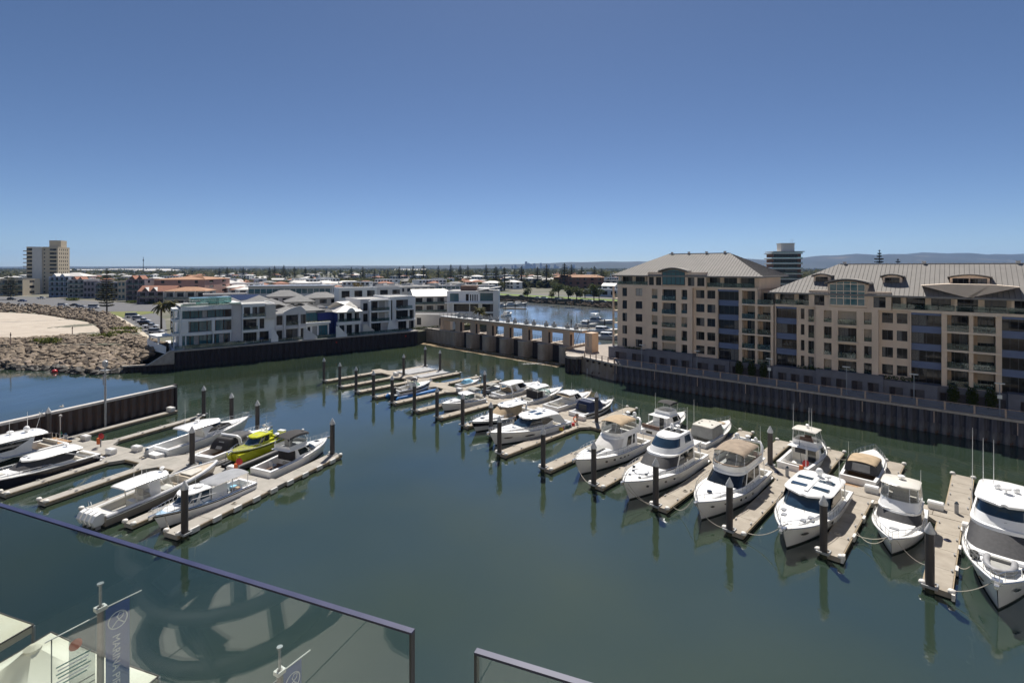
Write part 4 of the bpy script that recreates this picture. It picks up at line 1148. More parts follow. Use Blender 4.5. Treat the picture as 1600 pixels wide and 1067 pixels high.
# ---------------------------------------------------------------- generic blocks for everything behind
def gpt(px, py, z=4.0):
    D = (EYE-z)*800.0/(py-418.0); return ((px-800)/800.0*D, D)
def block(label, x, y, w, d, h, rz, wall, roof='flat', roofm=None, nw=4, nf=2, cat='building', name='building', group=None, balc=False, glass='winglass', frame='winframe', side='right', z=4.0, rh=1.8, ww=.62, ra='x'):
    """x,y: middle of the front face"""
    r = thing(name, label, cat, (x,y,z), rz, group)
    fl = h/nf
    fr = [(-w/2+w*(i+.5-ww/2)/nw, -w/2+w*(i+.5+ww/2)/nw, k*fl+fl*.28, k*fl+fl*.82, 2) for i in range(nw) for k in range(nf)]
    n2 = max(1, int(d/w*nw*.6)); 
    sd = [(d*(i+.35)/n2, d*(i+.65)/n2, k*fl+fl*.32, k*fl+fl*.8, 1) for i in range(n2) for k in range(nf)]
    box_wall(r, wall, -w/2, w/2, 0, d, -.2, h, front=fr, left=sd if side == 'left' else (), right=sd if side == 'right' else (), roof=(roofm or M['flatroof']) if roof == 'flat' else None, parapet=.35 if roof == 'flat' else 0, frame=frame, glass=glass)
    if roof == 'hip': hip_roof(r, roofm or M['tile'], -w/2, w/2, 0, d, h+.02, rh, ov=.5, ridge_axis=ra)
    if roof == 'gable':
        MB().yprism([(-.4,h),(d/2,h+rh),(d+.4,h)], -w/2-.3, w/2+.3).build('roof', roofm or M['tile'], r)
    if balc:
        for k in range(1, nf):
            MB().box(-w/2,w/2,-1.2,-.003,k*fl-.15,k*fl+.05).build('balcony_slab', wall, r)
            MB().box(-w/2,w/2,-1.2,-1.15,k*fl+.05,k*fl+1.0).build('balustrade', M['balglass'], r)
        for i in range(nw+1):
            xx = -w/2+w*i/nw; MB().box(xx-.15,xx+.15,-1.1,-.004,0,h-.1).build('fin', wall, r)
    return r
def face(px): return -math.atan2((px-800), 800.0)*.55

# tall cream apartment tower
x, y = gpt(66,459)
t = thing('apartment_tower', 'tall cream apartment tower with balconies on the left skyline', 'apartment tower', (x,y,4.0), R(14))
W, D_, Hh, nf = 21.0, 16.0, 37.0, 12
fl = Hh/nf
fr = []
for k in range(nf):
    z = k*fl
    fr += [(-10.2,-6.8,z+.7,z+2.2,4), (1.0,2.0,z+.9,z+1.9,1), (5.0,9.6,z+.7,z+2.2,5)]
rt_ = [(2+i*2.6, 3.0+i*2.6, k*fl+.7, k*fl+2.2, 1) for i in range(5) for k in range(3,nf)]
box_wall(t, M['cream'], -W/2, W/2, 0, D_, 0, Hh, front=fr, right=rt_, roof=M['flatroof'], parapet=.5)
for k in range(1, nf):
    z = k*fl
    MB().box(-W/2-1.6,-W/2+4.2,-1.3,1.4,z-.2,z+.55).build('balcony', M['cream'], t)
    MB().box(4.5,10.3,-1.2,-.003,z-.2,z+.5).build('balcony', M['cream'], t)
MB().box(-6.2,.2,-1.0,-.003,0,Hh+.4).build('service_shaft', M['offwhite'], t)
MB().box(1.5,9.5,6,14,Hh,Hh+6).build('plant_room', M['cream'], t); MB().tube([(4,10,Hh+6),(4,10,Hh+9)],.06,4).build('aerial', M['gridsteel'], t)
# layered tower on the right skyline
x, y = (1230-800)/800*300, 300.0
t = thing('apartment_tower', 'banded apartment tower rising behind the gap between the tan blocks', 'apartment tower', (x,y,4.0), R(-10))
for k in range(10):
    z = k*3.0
    MB().box(-7.5,7.5,0,13,z,z+1.9).build('storey', M['winglass'] if False else M['brick'], t)
    window(t, -1.0, -.06, z+.1, 13, 1.75, 0, 'winframe', 'winglass', 8, name='window_band')
    MB().box(-8.8,8.0,-1.2,13,z+1.9,z+2.5).build('balcony_band', M['offwhite'], t); MB().box(-8.8,8.0,-1.25,-1.2,z+2.5,z+3.0).build('balustrade', M['balglass'], t)
    for i in range(3): window(t, 7.56, 3+i*3.5, z+.3, 1.2, 1.4, PI/2, 'winframe', 'winglass', 1)
MB().box(-8.0,9.0,-1.5,14,30,30.5).build('roof_slab', M['paleroof'], t); MB().box(-2.5,5.0,3,10,30.5,35).build('plant_room', M['offwhite'], t); MB().box(-2.8,5.3,2.7,10.3,35,35.4).build('plant_roof', M['paleroof'], t)
m = MB(); [m.tube([(a,6,35.4),(a,6,38)],.06,4) for a in (4,5)]; m.build('aerial', M['gridsteel'], t)

# beachfront apartments (left)
def bf(label, p0, p1, ybase, h, nf, nw, wall, roof='flat', roofm=None, d=16, **k):
    x0, y0 = gpt(p0, ybase); x1, y1 = gpt(p1, ybase)
    return block(label, (x0+x1)/2, y0, x1-x0, d, h, R(8), wall, roof, roofm, nw, nf, 'apartment building', 'beachfront_apartments', None, **k)
def gables(r, xs, h, m, wall, s=2.2):
    for x in xs:
        MB().add([(x-s,-.6,h),(x+s,-.6,h),(x,-.6,h+s*1.25),(x-s,6,h),(x+s,6,h),(x,6,h+s*1.25)],[(0,3,5,2),(1,2,5,4)]).build('gable_roof', m, r)
        MB().xprism([(x-s*.9,h),(x+s*.9,h),(x,h+s*1.1)], -.5,-.3).build('gable_end', wall, r)
bf('low tan flats with balconies left of the cream tower', -30, 33, 462, 12, 3, 6, M['cream'], balc=True)
r = bf('white four storey flats with two pointed gables beside the tower', 80, 107, 464, 14.5, 4, 4, M['palebluewall'], balc=True, side='right'); gables(r, (-3.4,2.0), 14.5, M['paleroof'], M['palebluewall'], 1.8)
hip_roof(r, M['paleroof'], -6, 13, 3, 18, 14.7, 2.6, ov=.4)
r = bf('cream balcony flats with small red gables', 108.5, 131, 465.5, 12.5, 4, 3, M['offwhite'], balc=True); gables(r, (-1.0,2.6), 12.7, M['tile'], M['pink'], 1.5)
bf('mauve grey flats left of the tall pine', 131.5, 152, 466, 11.5, 3, 4, M['mauve'], balc=False)
bf('cream flats half hidden by the tall pine', 152.5, 184, 467, 11.0, 3, 5, M['greyrender'], balc=True)
r = bf('tan flats with teal glazing right of the tall pine', 184.5, 201, 469, 12.0, 3, 3, M['cream'], glass='tealglass')
r = bf('dark balcony front of the salmon apartments', 200, 226, 470.5, 13.5, 4, 3, M['mauve'], balc=True); gables(r, (-2.2,2.2), 13.6, M['tile'], M['brown'], 1.9)
x0, y0 = gpt(266,470)
r = block('large windowless salmon pink apartment block with orange tiled roof', x0+2, y0+6, 30, 40, 13.2, R(8), M['pink'], 'hip', M['tileorange'], 3, 4, 'apartment building', 'salmon_apartments', rh=2.6, ww=.2)
x0, y0 = gpt(262,474)
r = block('salmon terrace with red roof and two white edged gables', x0-4, y0-4, 19, 10, 7.2, R(8), M['mauve'], 'gable', M['tile'], 4, 2, 'apartment building', 'gabled_terrace', balc=True, rh=3.2); gables(r, (-5.5,-1.0), 7.3, M['winwhite'], M['brown'], 1.8)
# mid-ground terraces behind the quay houses
x0, y0 = gpt(315,477)
block('cream villa with orange tiled roof and round dish behind the glass house', x0, y0-14, 20, 14, 8.5, R(12), M['offwhite'], 'hip', M['tileorange'], 4, 2, 'house', 'villa', balc=True, rh=2.0)
def back(label, px, py, w, d, h, wall, roof, roofm, nw=3, nf=2, rz=R(30), **k):
    x, y = gpt(px, py); return block(label, x, y, w, d, h, rz, wall, roof, roofm, nw, nf, 'house', 'back_house', None, **k)
back('dark blue grey house with white skillion roof behind the glass house', 352, 492, 17, 10, 9.0, M['greyrender'], 'flat', M['paleroof'])
back('grey tiled pyramid roofed house left of the blue box', 334, 500, 10, 10, 6.6, M['offwhite'], 'hip', M['slate'], rh=2.6)
back('grey tiled house with the larger pyramid roof', 352, 501, 11, 10, 6.8, M['offwhite'], 'hip', M['slate'], rh=3.0)
back('white house with striped skylight roof', 383, 496, 10, 9, 7.4, M['white'], 'gable', M['solar'], rh=2.0)
back('pale grey hipped house behind the white balcony house', 406, 499, 10, 10, 7.0, M['palegrey'], 'hip', M['slate'], rh=2.6)
back('low tiled house beside the pale hipped house', 425, 500, 9, 9, 6.2, M['offwhite'], 'hip', M['slate'], rh=2.3)
back('grey house with chimney behind the arched house', 447, 492, 14, 10, 8.2, M['greyrender'], 'hip', M['slate'], rh=2.6)
back('cream tiled house behind the green glass house', 470, 496, 11, 9, 6.6, M['offwhite'], 'hip', M['slate'], rh=2.2)
back('wide low hipped house behind the gabled house', 505, 489, 15, 10, 7.0, M['offwhite'], 'hip', M['slate'], rh=2.4)
back('white boxy house behind the modern pair', 560, 490, 17, 11, 11.5, M['white'], 'flat', M['flatroof'])
back('white house with dark flat roof behind the modern pair', 600, 486, 18, 10, 11.2, M['palegrey'], 'flat', M['slate'])
back('cream row with long pale roof beyond the modern pair', 640, 479, 30, 12, 10.5, M['offwhite'], 'flat', M['paleroof'], 7, 3)
x0, y0 = gpt(470,474)
r = block('long curved roofed building with dark green glazing', x0-2, y0-10, 44, 14, 9.8, R(10), M['palegrey'], 'flat', M['paleroof'], 14, 2, 'building', 'glazed_hall', glass='tealglass', ww=.9)
MB().box(-23,23,-1.6,15,10.2,10.7).build('roof_slab', M['greygel'], r)
# houses beyond the weir on the left
h, p = None, gpt(668,503)
block('cream three storey house with balconies beyond the weir', p[0], p[1]+6, 13, 12, 9.6, R(20), M['offwhite'], 'gable', M['paleroof'], 3, 3, 'house', 'town_house', balc=True, rh=2.6)
block('cream gabled house left of the big modern house', gpt(690,500)[0], gpt(690,500)[1]+14, 11, 12, 9.0, R(20), M['offwhite'], 'hip', M['paleroof'], 3, 3, 'house', 'town_house', rh=2.8)
x0, y0 = gpt(737,500)
r = thing('modern_villa', 'large white modern villa with swept roof beside the lake', 'house', (x0,y0,4.0), R(-4))
W = 20.0
box_wall(r, M['white'], -W/2, W/2, 0, 14, -.2, 11.5, front=[(-8.8,-5.2,7.4,10.6,3,'tealglass'),(-2.4,-1.2,7.6,10.4,1),(-.7,-.2,7.6,10.2,1),(.2,.7,7.6,10.2,1),(1.1,1.6,7.6,10.2,1),(2.0,2.4,7.6,10.2,1),(3.4,8.6,7.6,10.8,6,'tealglass'),(-7.4,-1.0,3.4,6.4,4),(-.6,2.6,3.4,6.4,2),(4.2,8.6,3.4,6.4,3),(3.8,8.6,.4,2.6,3)], roof=M['flatroof'])
MB().box(W/2-1.2,W/2+.9,-1.0,-.003,-.2,11.8).build('fin_wall', M['white'], r)
MB().box(-W/2-.5,W/2-1.3,-2.2,-.003,6.6,7.1).build('balcony_slab', M['white'], r)
MB().box(-W/2-.4,-W/2+8,-2.0,-.003,2.8,3.2).build('terrace_slab', M['white'], r)
MB().xprism([(2.6,11.6),(W/2+1.2,13.0),(W/2+1.2,13.3),(2.6,11.9)], -2.0,9).build('swept_roof', M['paleroof'], r)
MB().box(-5,1.5,3,9,11.55,13.6).build('roof_box', M['brown'], r); MB().box(1.6,6,5,11,11.55,12.6).build('roof_box', M['white'], r)
for x in (-9.4,-7.4): MB().box(x,x+.5,-2.1,-1.6,-.2,6.6).build('column', M['white'], r)
r = block('pale walled house behind the training wall', gpt(672,514)[0], gpt(672,514)[1], 16, 8, 4.6, R(-10), M['offwhite'], 'flat', M['slate'], 2, 1, 'house', 'garden_pavilion', ww=.2)
# teal townhouse row further back (x 600..780)
for i, (pxx, w_) in enumerate(((612,24),(655,24),(698,24),(742,26))):
    x0, y0 = gpt(pxx, 466)
    r = block(['teal glazed townhouses behind the cream row, left end','teal glazed townhouses behind the cream row, second from left','teal glazed townhouses behind the modern villa','pale end townhouses of the teal row beside the lake'][i], x0, y0, w_, 12, 8.5, R(-3), M['palegrey'], 'flat', M['paleroof'], 8, 3, 'townhouses', 'townhouse_row', 'townhouse row by the lake', glass='tealglass', ww=.8)
    for k in range(3): MB().xprism([(-w_/2+2+k*8,8.9),(-w_/2+6+k*8,8.9),(-w_/2+6+k*8,10.4),(-w_/2+2+k*8,9.6)], 1,9).build('roof_monitor', M['paleroof'], r)
# far bank of the lake
x0, y0 = gpt(838,449)
r = block('long two storey cream terrace with white roof on the far bank', x0, y0, 66, 14, 7.6, R(-38), M['cream'], 'hip', M['paleroof'], 16, 2, 'terrace', 'bank_terrace', ww=.5, rh=2.6)
for k in range(8): MB().box(-32+k*8.4,-28+k*8.4,-1.2,-.003,0,7.6).build('porch', M['offwhite'], r)
x0, y0 = gpt(903,452)
block('red brick block with orange tiled roof on the far bank', x0, y0, 48, 14, 11.5, R(-14), M['brick'], 'hip', M['tileorange'], 7, 3, 'building', 'brick_block', rh=2.4, ww=.4)
x0, y0 = gpt(945,464); block('pale blue grey low building behind the bank trees', x0, y0, 34, 10, 5.2, R(-38), M['palebluewall'], 'flat', None, 5, 1, 'building', 'low_building')
x0, y0 = gpt(925,456); block('small white gabled house behind the bank trees', x0+14, y0, 12, 10, 5.2, R(-30), M['white'], 'gable', M['paleroof'], 2, 1, 'house', 'bank_house', rh=2.2)
x0, y0 = gpt(955,450); block('white flat roofed building at the edge of the tan apartments', x0, y0, 40, 14, 7.5, R(-30), M['offwhite'], 'flat', None, 6, 2, 'building', 'low_building')

# suburb roofs: shared meshes, each a thing
random.seed(21)
SUB = []
for k, (w, d, h, wl, rf, fm) in enumerate(((15,10,6.4,'offwhite','tile','hip'),(17,11,6.8,'white','paleroof','hip'),(13,10,6.2,'cream','slate','hip'),(22,12,9.0,'white','paleroof','flat'),(15,11,6.6,'offwhite','paleroof','gable'),(28,16,7.0,'greyrender','paleroof','flat'))):
    lab = ['small pale suburban house with red tiled roof among the distant trees','small white suburban house with pale metal roof among the distant trees','cream two storey suburban house with grey roof among the distant trees','white flat roofed townhouse among the distant trees','pale gabled suburban house among the distant trees','broad grey flat roofed block among the distant trees'][k]
    SUB.append(block(lab, 0, 0, w, d, h, 0, M[wl], fm, M[rf], 3 if w < 20 else 6, 2 if h < 8.5 else 3, 'house', 'suburban_house', lab.replace('small ','')+'s' if False else 'suburban roofs: '+lab.split(' among')[0]))
first = [True]*len(SUB)
def put_house(px, y):
    k = random.choices(range(6), (5,5,3,4,3,1))[0]
    if first[k]: o = SUB[k]; first[k] = False
    else: o = copy_tree(SUB[k])
    o.location = ((px-800)/800*y, y, 4.0); o.rotation_euler[2] = R(random.choice((0,12,-25,40,-50)) + random.uniform(-6,6))
for y in (335,375,420,450,480,515,550,590,640,690,750,820,900,1000,1150,1350):
    n = 19 if y > 320 else 9
    for i in range(n):
        px = random.uniform(225,640) if y < 420 else random.uniform(0,1000) if y > 500 else random.uniform(230,770)
        if y < 480 and px > 560: continue
        if px < 230 and y < 520: continue
        put_house(px, y+random.uniform(-14,14))
for k in range(6):
    if first[k]: put_house(400+k*30, 500)
# warehouses and city towers in the haze
for i, (px, y, w, h) in enumerate(((110,2200,260,9),(215,2600,320,10),(240,1900,160,9),(640,2500,150,9))):
    x = (px-800)/800*y
    r = thing('warehouse', ['long white warehouse right of the cream tower on the horizon','long pale warehouse on the left horizon','wide white warehouse among trees near the lattice mast','white warehouse beyond the pines'][i], 'warehouse', (x,y,4.0))
    MB().box(-w/2,w/2,0,60,0,h).build('wall', M['white'], r); MB().yprism([(-1,h),(30,h+4),(61,h)],-w/2-1,w/2+1).build('roof', M['paleroof'], r)
m_ = thing('lattice_mast', 'thin communications mast on the left horizon', 'mast', (-1080,1500,4)); m = MB()
m.tube([(-1,0,0),(0,0,52)],.6,4); m.tube([(1,0,0),(0,0,52)],.6,4); m.build('lattice', M['gridsteel'], m_); MB().box(-1.8,1.8,-.5,.5,40,44).build('antenna_panel', M['gridsteel'], m_)
random.seed(5)
TW = None
for i in range(26):
    px = random.gauss(832,26) if i > 3 else (822,826,835,845)[i]
    h = (92,74,70,72)[i] if i < 4 else random.uniform(24,58)
    y = 6400+random.uniform(-200,300); w = random.uniform(18,34)
    if TW is None:
        TW = thing('city_tower', 'hazy grey city tower on the horizon', 'tower', (0,0,0), 0, 'hazy city towers on the horizon')
        MB().box(-.5,.5,-.5,.5,0,1).build('shaft', M['greyrender'], TW); MB().box(-.3,.3,-.3,.3,1,1.06).build('plant_room', M['greyrender'], TW); o = TW
    else: o = copy_tree(TW)
    o.location = ((px-800)/800*y, y, 4); o.scale = (w, w, h)
# ================================================================ PONTOONS AND PILES
def pontoon_piece(root, M_, x0, x1, y0, y1, m, seg=3.6, along='x', fend=True, name='pontoon'):
    """floating concrete units with a small gap between them, timber edges and floats below"""
    L = (x1-x0) if along == 'x' else (y1-y0)
    n = max(1, int(round(L/seg)))
    for i in range(n):
        if along == 'x': a = (x0+L*i/n+.02, x0+L*(i+1)/n-.02, y0, y1)
        else: a = (x0, x1, y0+L*i/n+.02, y0+L*(i+1)/n-.02)
        mb = MB(M_); mb.box(*a,.08,.50)
        o = mb.build(name, m, root)
        mb = MB(M_); mb.box(a[0]+.12,a[1]-.12,a[2]+.12,a[3]-.12,-.35,.08); mb.build('float', M['dockside'], o)
        e = MB(M_)
        if along == 'x': e.box(a[0],a[1],y0-.09,y0-.003,.22,.46); e.box(a[0],a[1],y1+.003,y1+.09,.22,.46)
        else: e.box(x0-.09,x0-.003,a[2],a[3],.22,.46); e.box(x1+.003,x1+.09,a[2],a[3],.22,.46)
        e.build('timber_edge', M['waler'], o)
fend_me = MB().box(-.45,.45,-.10,.10,.12,.58).mesh('fender_block', M['fender'])
corner_me = MB().lathe(0,0,[(.05,.45),(.24,.5),(.27,.62),(.2,.74),(.05,.77)],10).mesh('corner_wheel', M['fender'], 50)
cleat_me = (lambda b: (b.box(-.18,.18,-.04,.04,.58,.64), b.box(-.08,-.03,-.03,.03,.5,.6), b.box(.03,.08,-.03,.03,.5,.6), b)[-1])(MB()).mesh('cleat', M['gridsteel'])

pr = thing('floating_dock', 'long right hand concrete pontoon with berths on both sides', 'pontoon', (D0[0],D0[1],0), ANG_W)
pontoon_piece(pr, None, -23.5, 92, -1.15, 1.1, M['dock'], 3.9)
def finger(root, m, s, t0, t1, wd=1.0, tipfend=True, tri=True, outer=1):
    a, b = min(t0,t1), max(t0,t1)
    pontoon_piece(root, None, s-wd, s+wd, a, b, m, 3.4, 'y')
    sg = 1 if abs(t1) > abs(t0) and t1 > 0 else -1
    if tri:
        r0 = t0
        for sx in (-1,1):
            x = s+sx*wd
            p = [(x,r0),(x+sx*1.15,r0),(x,r0+sg*1.5)]
            if (p[1][0]-p[0][0])*(p[2][1]-p[0][1])-(p[1][1]-p[0][1])*(p[2][0]-p[0][0]) < 0: p = p[::-1]
            MB().prism(p,.1,.495).build('gusset', m, root)
    e = t1
    for sx in (-1,1):
        place(corner_me, 'corner_wheel', root, (s+sx*(wd+.02), e-sg*.12, 0))
    n = int(abs(t1-t0)/3.2)
    for i in range(n):
        y = t0+sg*(1.6+i*3.2)
        for sx in (-1,1):
            place(cleat_me, 'cleat', root, (s+sx*(wd-.14), y, 0), PI/2)
FR = [(-20.6,-14.5),(-13.1,-14.8),(-6.7,-14.7),(-.6,-14.5),(5.7,-14.5),(12.8,-14.7),(18.8,-14.5),(25.2,-14.5),(37.7,-19.1),(45.1,-18.9),(52.4,-18.7),(60,-18.6),(67.4,-18.4),(74.7,-16.6),(81.8,-16.3)]
BK = [(-18.4,11.0),(-11.3,10.2),(-6.2,11.4),(.3,11.7),(6.6,11.8),(19.8,12.0),(26.4,12.2),(32.6,12.2),(38.8,12.6),(52.2,12.6),(57.9,13.0),(63.3,12.2),(69.5,12.9),(75.8,13.2),(82.2,13.5)]
for s, t in FR: finger(pr, M['dock'], s, -1.25, t+.2, .72 if s < 30 else .84)
for s, t in BK: finger(pr, M['dock'], s, 1.15, t, .7 if s < 30 else .9)
for s, t0, t1 in ((74.7,-16,-2),(81.8,-16,-3)):
    for i in range(4): place(fend_me, 'fender_block', pr, (s+.97, t0+(t1-t0)*i/3, 0), PI/2)

plt = thing('floating_dock', 'left hand concrete pontoon with short and long berths', 'pontoon', (L0[0],L0[1],0), ANG_L)
pontoon_piece(plt, None, -41, 1.0, -2.5, .2, M['dockgrey'], 3.9)
LF = [(-32.6,.2,14.6,.62),(-25,.2,13.2,.6),(-17.4,.2,11.6,.6),(-11.4,.2,9.5,.45)]
LDN = [(-25.1,-2.5,-13.9,.65),(-18.8,-2.5,-13.4,.65),(-12.4,-2.5,-12.9,.6),(-5.4,-2.5,-12.9,.62)]
for s, t0, t1, w in LF+LDN: finger(plt, M['dockgrey'], s, t0, t1, w)
pontoon_piece(plt, None, -.7, 1.1, .2, 9.3, M['dockgrey'], 3.4, 'y'); pontoon_piece(plt, None, -.7, 1.1, -12.6, -2.5, M['dockgrey'], 3.4, 'y')
pontoon_piece(plt, None, -40.6, -39.3, .2, 15.2, M['dockgrey'], 3.4, 'y'); 
for i in range(9): place(fend_me, 'fender_block', plt, (1.28, -11+i*2.3, 0), PI/2)
for y in (-12.4, 9.1): place(corner_me, 'corner_wheel', plt, (1.05,y,0)); place(corner_me, 'corner_wheel', plt, (-.65,y,0))

pile_b = MB().lathe(0,0,[(.30,-1.2),(.30,4.55)],14).mesh('sleeve', M['pile'], 50)
pile_c = MB().lathe(0,0,[(.30,4.55),(.345,4.56),(.345,4.72),(.16,5.12),(.03,5.38)],14).mesh('cone_cap', M['pilecap'], 40)
pile_w = MB().lathe(0,0,[(.315,-1.2),(.325,.1),(.308,.42)],14).mesh('weed_band', mat('pile_weed', (0.035,0.04,0.016), .9, c2=(0.015,0.016,0.01), scale=4, bump=.5), 50)
pile_k = (lambda b: (b.box(-.5,.5,.34,.44,.44,.62), b.box(-.5,.5,-.44,-.34,.44,.62), b.box(-.5,-.4,-.34,.34,.44,.62), b.box(.4,.5,-.34,.34,.44,.62), b)[-1])(MB()).mesh('collar', M['gridsteel'])
def pile(p, rz, label, h=1.0):
    r = thing('mooring_pile', label, 'mooring pile', (p[0],p[1],0), rz, 'black mooring piles with white cone caps')
    place(pile_b, 'sleeve', r); place(pile_w, 'weed_band', r); place(pile_c, 'cone_cap', r); place(pile_k, 'collar', r)
    r.scale = (1,1,h); return r
FL_ = ['leftmost far pile at the tip of the empty outer finger','second pile from the far left of the right pontoon','third pile from the far left of the right pontoon','pile left of the boat on the blue air berth','pile at the tip of the finger beside the blue air berth','pile between the blue air berth and the small cabin cruiser','pile in front of the bow of the small cabin cruiser','pile between the small cabin cruiser and the dark striped cruiser','pile at the bow of the white coupe cruiser','pile alone on the water beside the beige topped flybridge','pile left of the beige topped flybridge bow','pile in front of the enclosed white flybridge','pile between the tan topped flybridge and the white hardtop','pile at the bow of the white hardtop cruiser','nearest pile left of the large cruiser with the dinghy']
for (s, t), l in zip(FR, FL_): pile(dp(s-(.42 if s > 30 else .6), t+.35), ANG_W, l)
pile(dp(31.4,-14.6), ANG_W, 'pile at the tip of the finger between the dark striped cruiser and the coupe')
for s, t, l in ((-18.4,10.9,'far pile at the back tip of the outer finger near the weir'),(-11.3,9.9,'far pile at the back tip of the second finger near the weir'),(-12.7,.6,'pile on the walkway among the empty grey docks'),(14,.6,'pile on the walkway left of the rounded coupe stern'),(39.1,1.2,'pile on the walkway behind the navy canvas cruiser'),(64.7,1.3,'pile on the walkway behind the tan topped flybridge')):
    pile(dp(s,t), ANG_W, l)
for b, a, l in ((-33.0,15.3,'pile at the tip of the second finger from the breakwater'),(-24.4,13.6,'pile behind the bow of the white hardtop fishing cruiser'),(-16.9,11.9,'pile behind the lime yellow boat'),(-.1,8.9,'pile at the outer tip by the black bimini flybridge'),(1.3,-12.0,'nearest pile at the bow of the grey canopy boat'),(-13.9,-.4,'pile on the left walkway behind the centre console boat'),(-40.4,-2.5,'short pile with white cap against the breakwater')):
    pile(lp(b,a), ANG_L, l, .98 if a > -2.4 else 1.0)

# dock boxes and pedestals, life rings
dbox = MB(); dbox.box(-.62,.62,-.36,.36,.5,1.05); dbox.prism([(-.68,-.42),(.68,-.42),(.68,.42),(-.68,.42)],1.05,1.2,[(-.6,-.3),(.6,-.3),(.6,.3),(-.6,.3)])
dbox = dbox.mesh('dock_box', M['dockbox'])
def dockbox(p, rz, label):
    o = place(dbox, 'dock_box', None, (p[0],p[1],.006), rz); return tag(o, label, 'dock box', 'white dock boxes on the pontoons')
for s, t, l in ((43.0,-.4,'white dock box left of the beige topped flybridge stern'),(36.6,.7,'white dock box behind the navy canvas cruiser'),(75.2,.8,'white dock box beside the tan covered express stern'),(80.6,.7,'white dock box beside the large cruiser with the dinghy'),(28.9,-.6,'pale dock box between the coupe and the dark striped cruiser'),(7.9,-.5,'grey white dock box beside the blue air berth'),(-6.9,-.6,'white dock box at the far empty berths'),(-14,-.6,'white dock box at the farthest walkway end'),(83.4,-3.0,'low white step box on the finger left of the dinghy')):
    o = dockbox(dp(s,t), ANG_W, l)
for b, a, l in ((-25.2,.0,'white dock box at the stern of the white hardtop fishing cruiser'),(-27.2,-2.0,'white dock box behind the navy hulled sports yacht'),(-7.2,-.1,'white dock box between the lime boat and the black bimini flybridge'),(-36.5,.0,'pale dock box by the breakwater walkway'),(-39.9,14.4,'white box at the far end of the breakwater finger')):
    o = dockbox(lp(b,a), ANG_L, l)
ped = MB().box(-.16,.16,-.14,.14,.5,1.45).mesh('pedestal_body', M['greygel']); pedt = MB().prism([(-.17,-.15),(.17,-.15),(.17,.15),(-.17,.15)],1.45,1.62,[(-.05,-.15),(.05,-.15),(.05,.15),(-.05,.15)]).mesh('pedestal_light', M['blueglass'])
def pedestal(p, rz, label):
    r = thing('power_pedestal', label, 'power pedestal', (p[0],p[1],0), rz, 'grey power pedestals on the pontoons'); place(ped,'pedestal_body',r); place(pedt,'pedestal_light',r)
for s, t, l in ((67.2,-.8,'power pedestal behind the white hardtop'),(79.2,-.6,'power pedestal left of the white step box'),(82.2,.8,'power pedestal beside the back finger near the large cruiser'),(56.6,-.8,'power pedestal between the two big flybridges'),(23.8,.5,'power pedestal behind the small cabin cruiser')): pedestal(dp(s,t), ANG_W, l)
for b, a, l in ((-21.6,-1.0,'power pedestal at the stern of the hardtop fishing cruiser'),(-10.8,-1.6,'power pedestal beside the bow of the centre console boat'),(-38.6,-1.4,'power pedestal by the breakwater walkway with green flag')): pedestal(lp(b,a), ANG_L, l)
def lifering(p, label):
    r = thing('life_buoy_stand', label, 'life buoy stand', (p[0],p[1],.5))
    MB().box(-.05,.05,-.05,.05,0,1.5).build('post', M['gridsteel'], r); MB().box(-.5,-.12,-.1,.1,.35,1.2).build('board', M['orange'], r)
    MB().lathe(0,0,[(.0,0),(.3,.02),(.42,.12),(.3,.22),(0,.24)],12).build('ring_case', M['red'], r, smooth=60).matrix_local = Matrix.Translation((.15,-.0,1.5)) @ Matrix.Rotation(PI/2,4,'X')
lifering(lp(-31.4,-.9), 'red life buoy case on a post near the breakwater'); lifering(lp(-6.0,-.3), 'red life buoy case on a post by the black bimini flybridge')
lifering(dp(68.6,.6), 'red life buoy case on a post behind the white hardtop')

coil_me = MB()
for k in range(3): coil_me.tube([((.26-.05*k)*math.cos(a),(.26-.05*k)*math.sin(a),.53+.03*k) for a in np.linspace(0,2*PI,15)[:-1]],.03,4,True)
coil_me = coil_me.mesh('rope_coil', M['rope']); hose_me = coil_me.copy(); hose_me.materials[0] = M['bluecover']
def coil(p, me, l):
    o = place(me, 'rope_coil', None, (p[0],p[1],.004), p[0]); tag(o, l, 'coil', 'coils on the pontoons')
for s, t, h, l in ((60.3,-13,0,'rope coil on the finger right of the enclosed flybridge'),(67.3,-9.5,0,'rope coil on the finger right of the tan topped flybridge'),(74.5,-12,0,'rope coil on the finger right of the white hardtop'),(81.9,-6.5,1,'blue hose coil on the finger left of the dinghy yacht'),(66.0,-.6,1,'blue hose coil beside the pedestal behind the white hardtop'),(52.6,-9,0,'rope coil on the finger left of the enclosed flybridge'),(58.4,.2,1,'blue hose coil on the walkway behind the two big flybridges'),(44.9,-12,0,'rope coil on the empty finger left of the beige topped flybridge')): coil(dp(s,t), hose_me if h else coil_me, l)
for b, a, h, l in ((.3,-6,0,'rope coil on the outer finger beside the grey canopy boat'),(-12.4,-1.2,1,'blue hose coil on the left walkway'),(-22,-1.4,0,'rope coil on the walkway behind the hardtop fishing cruiser')): coil(lp(b,a), hose_me if h else coil_me, l)
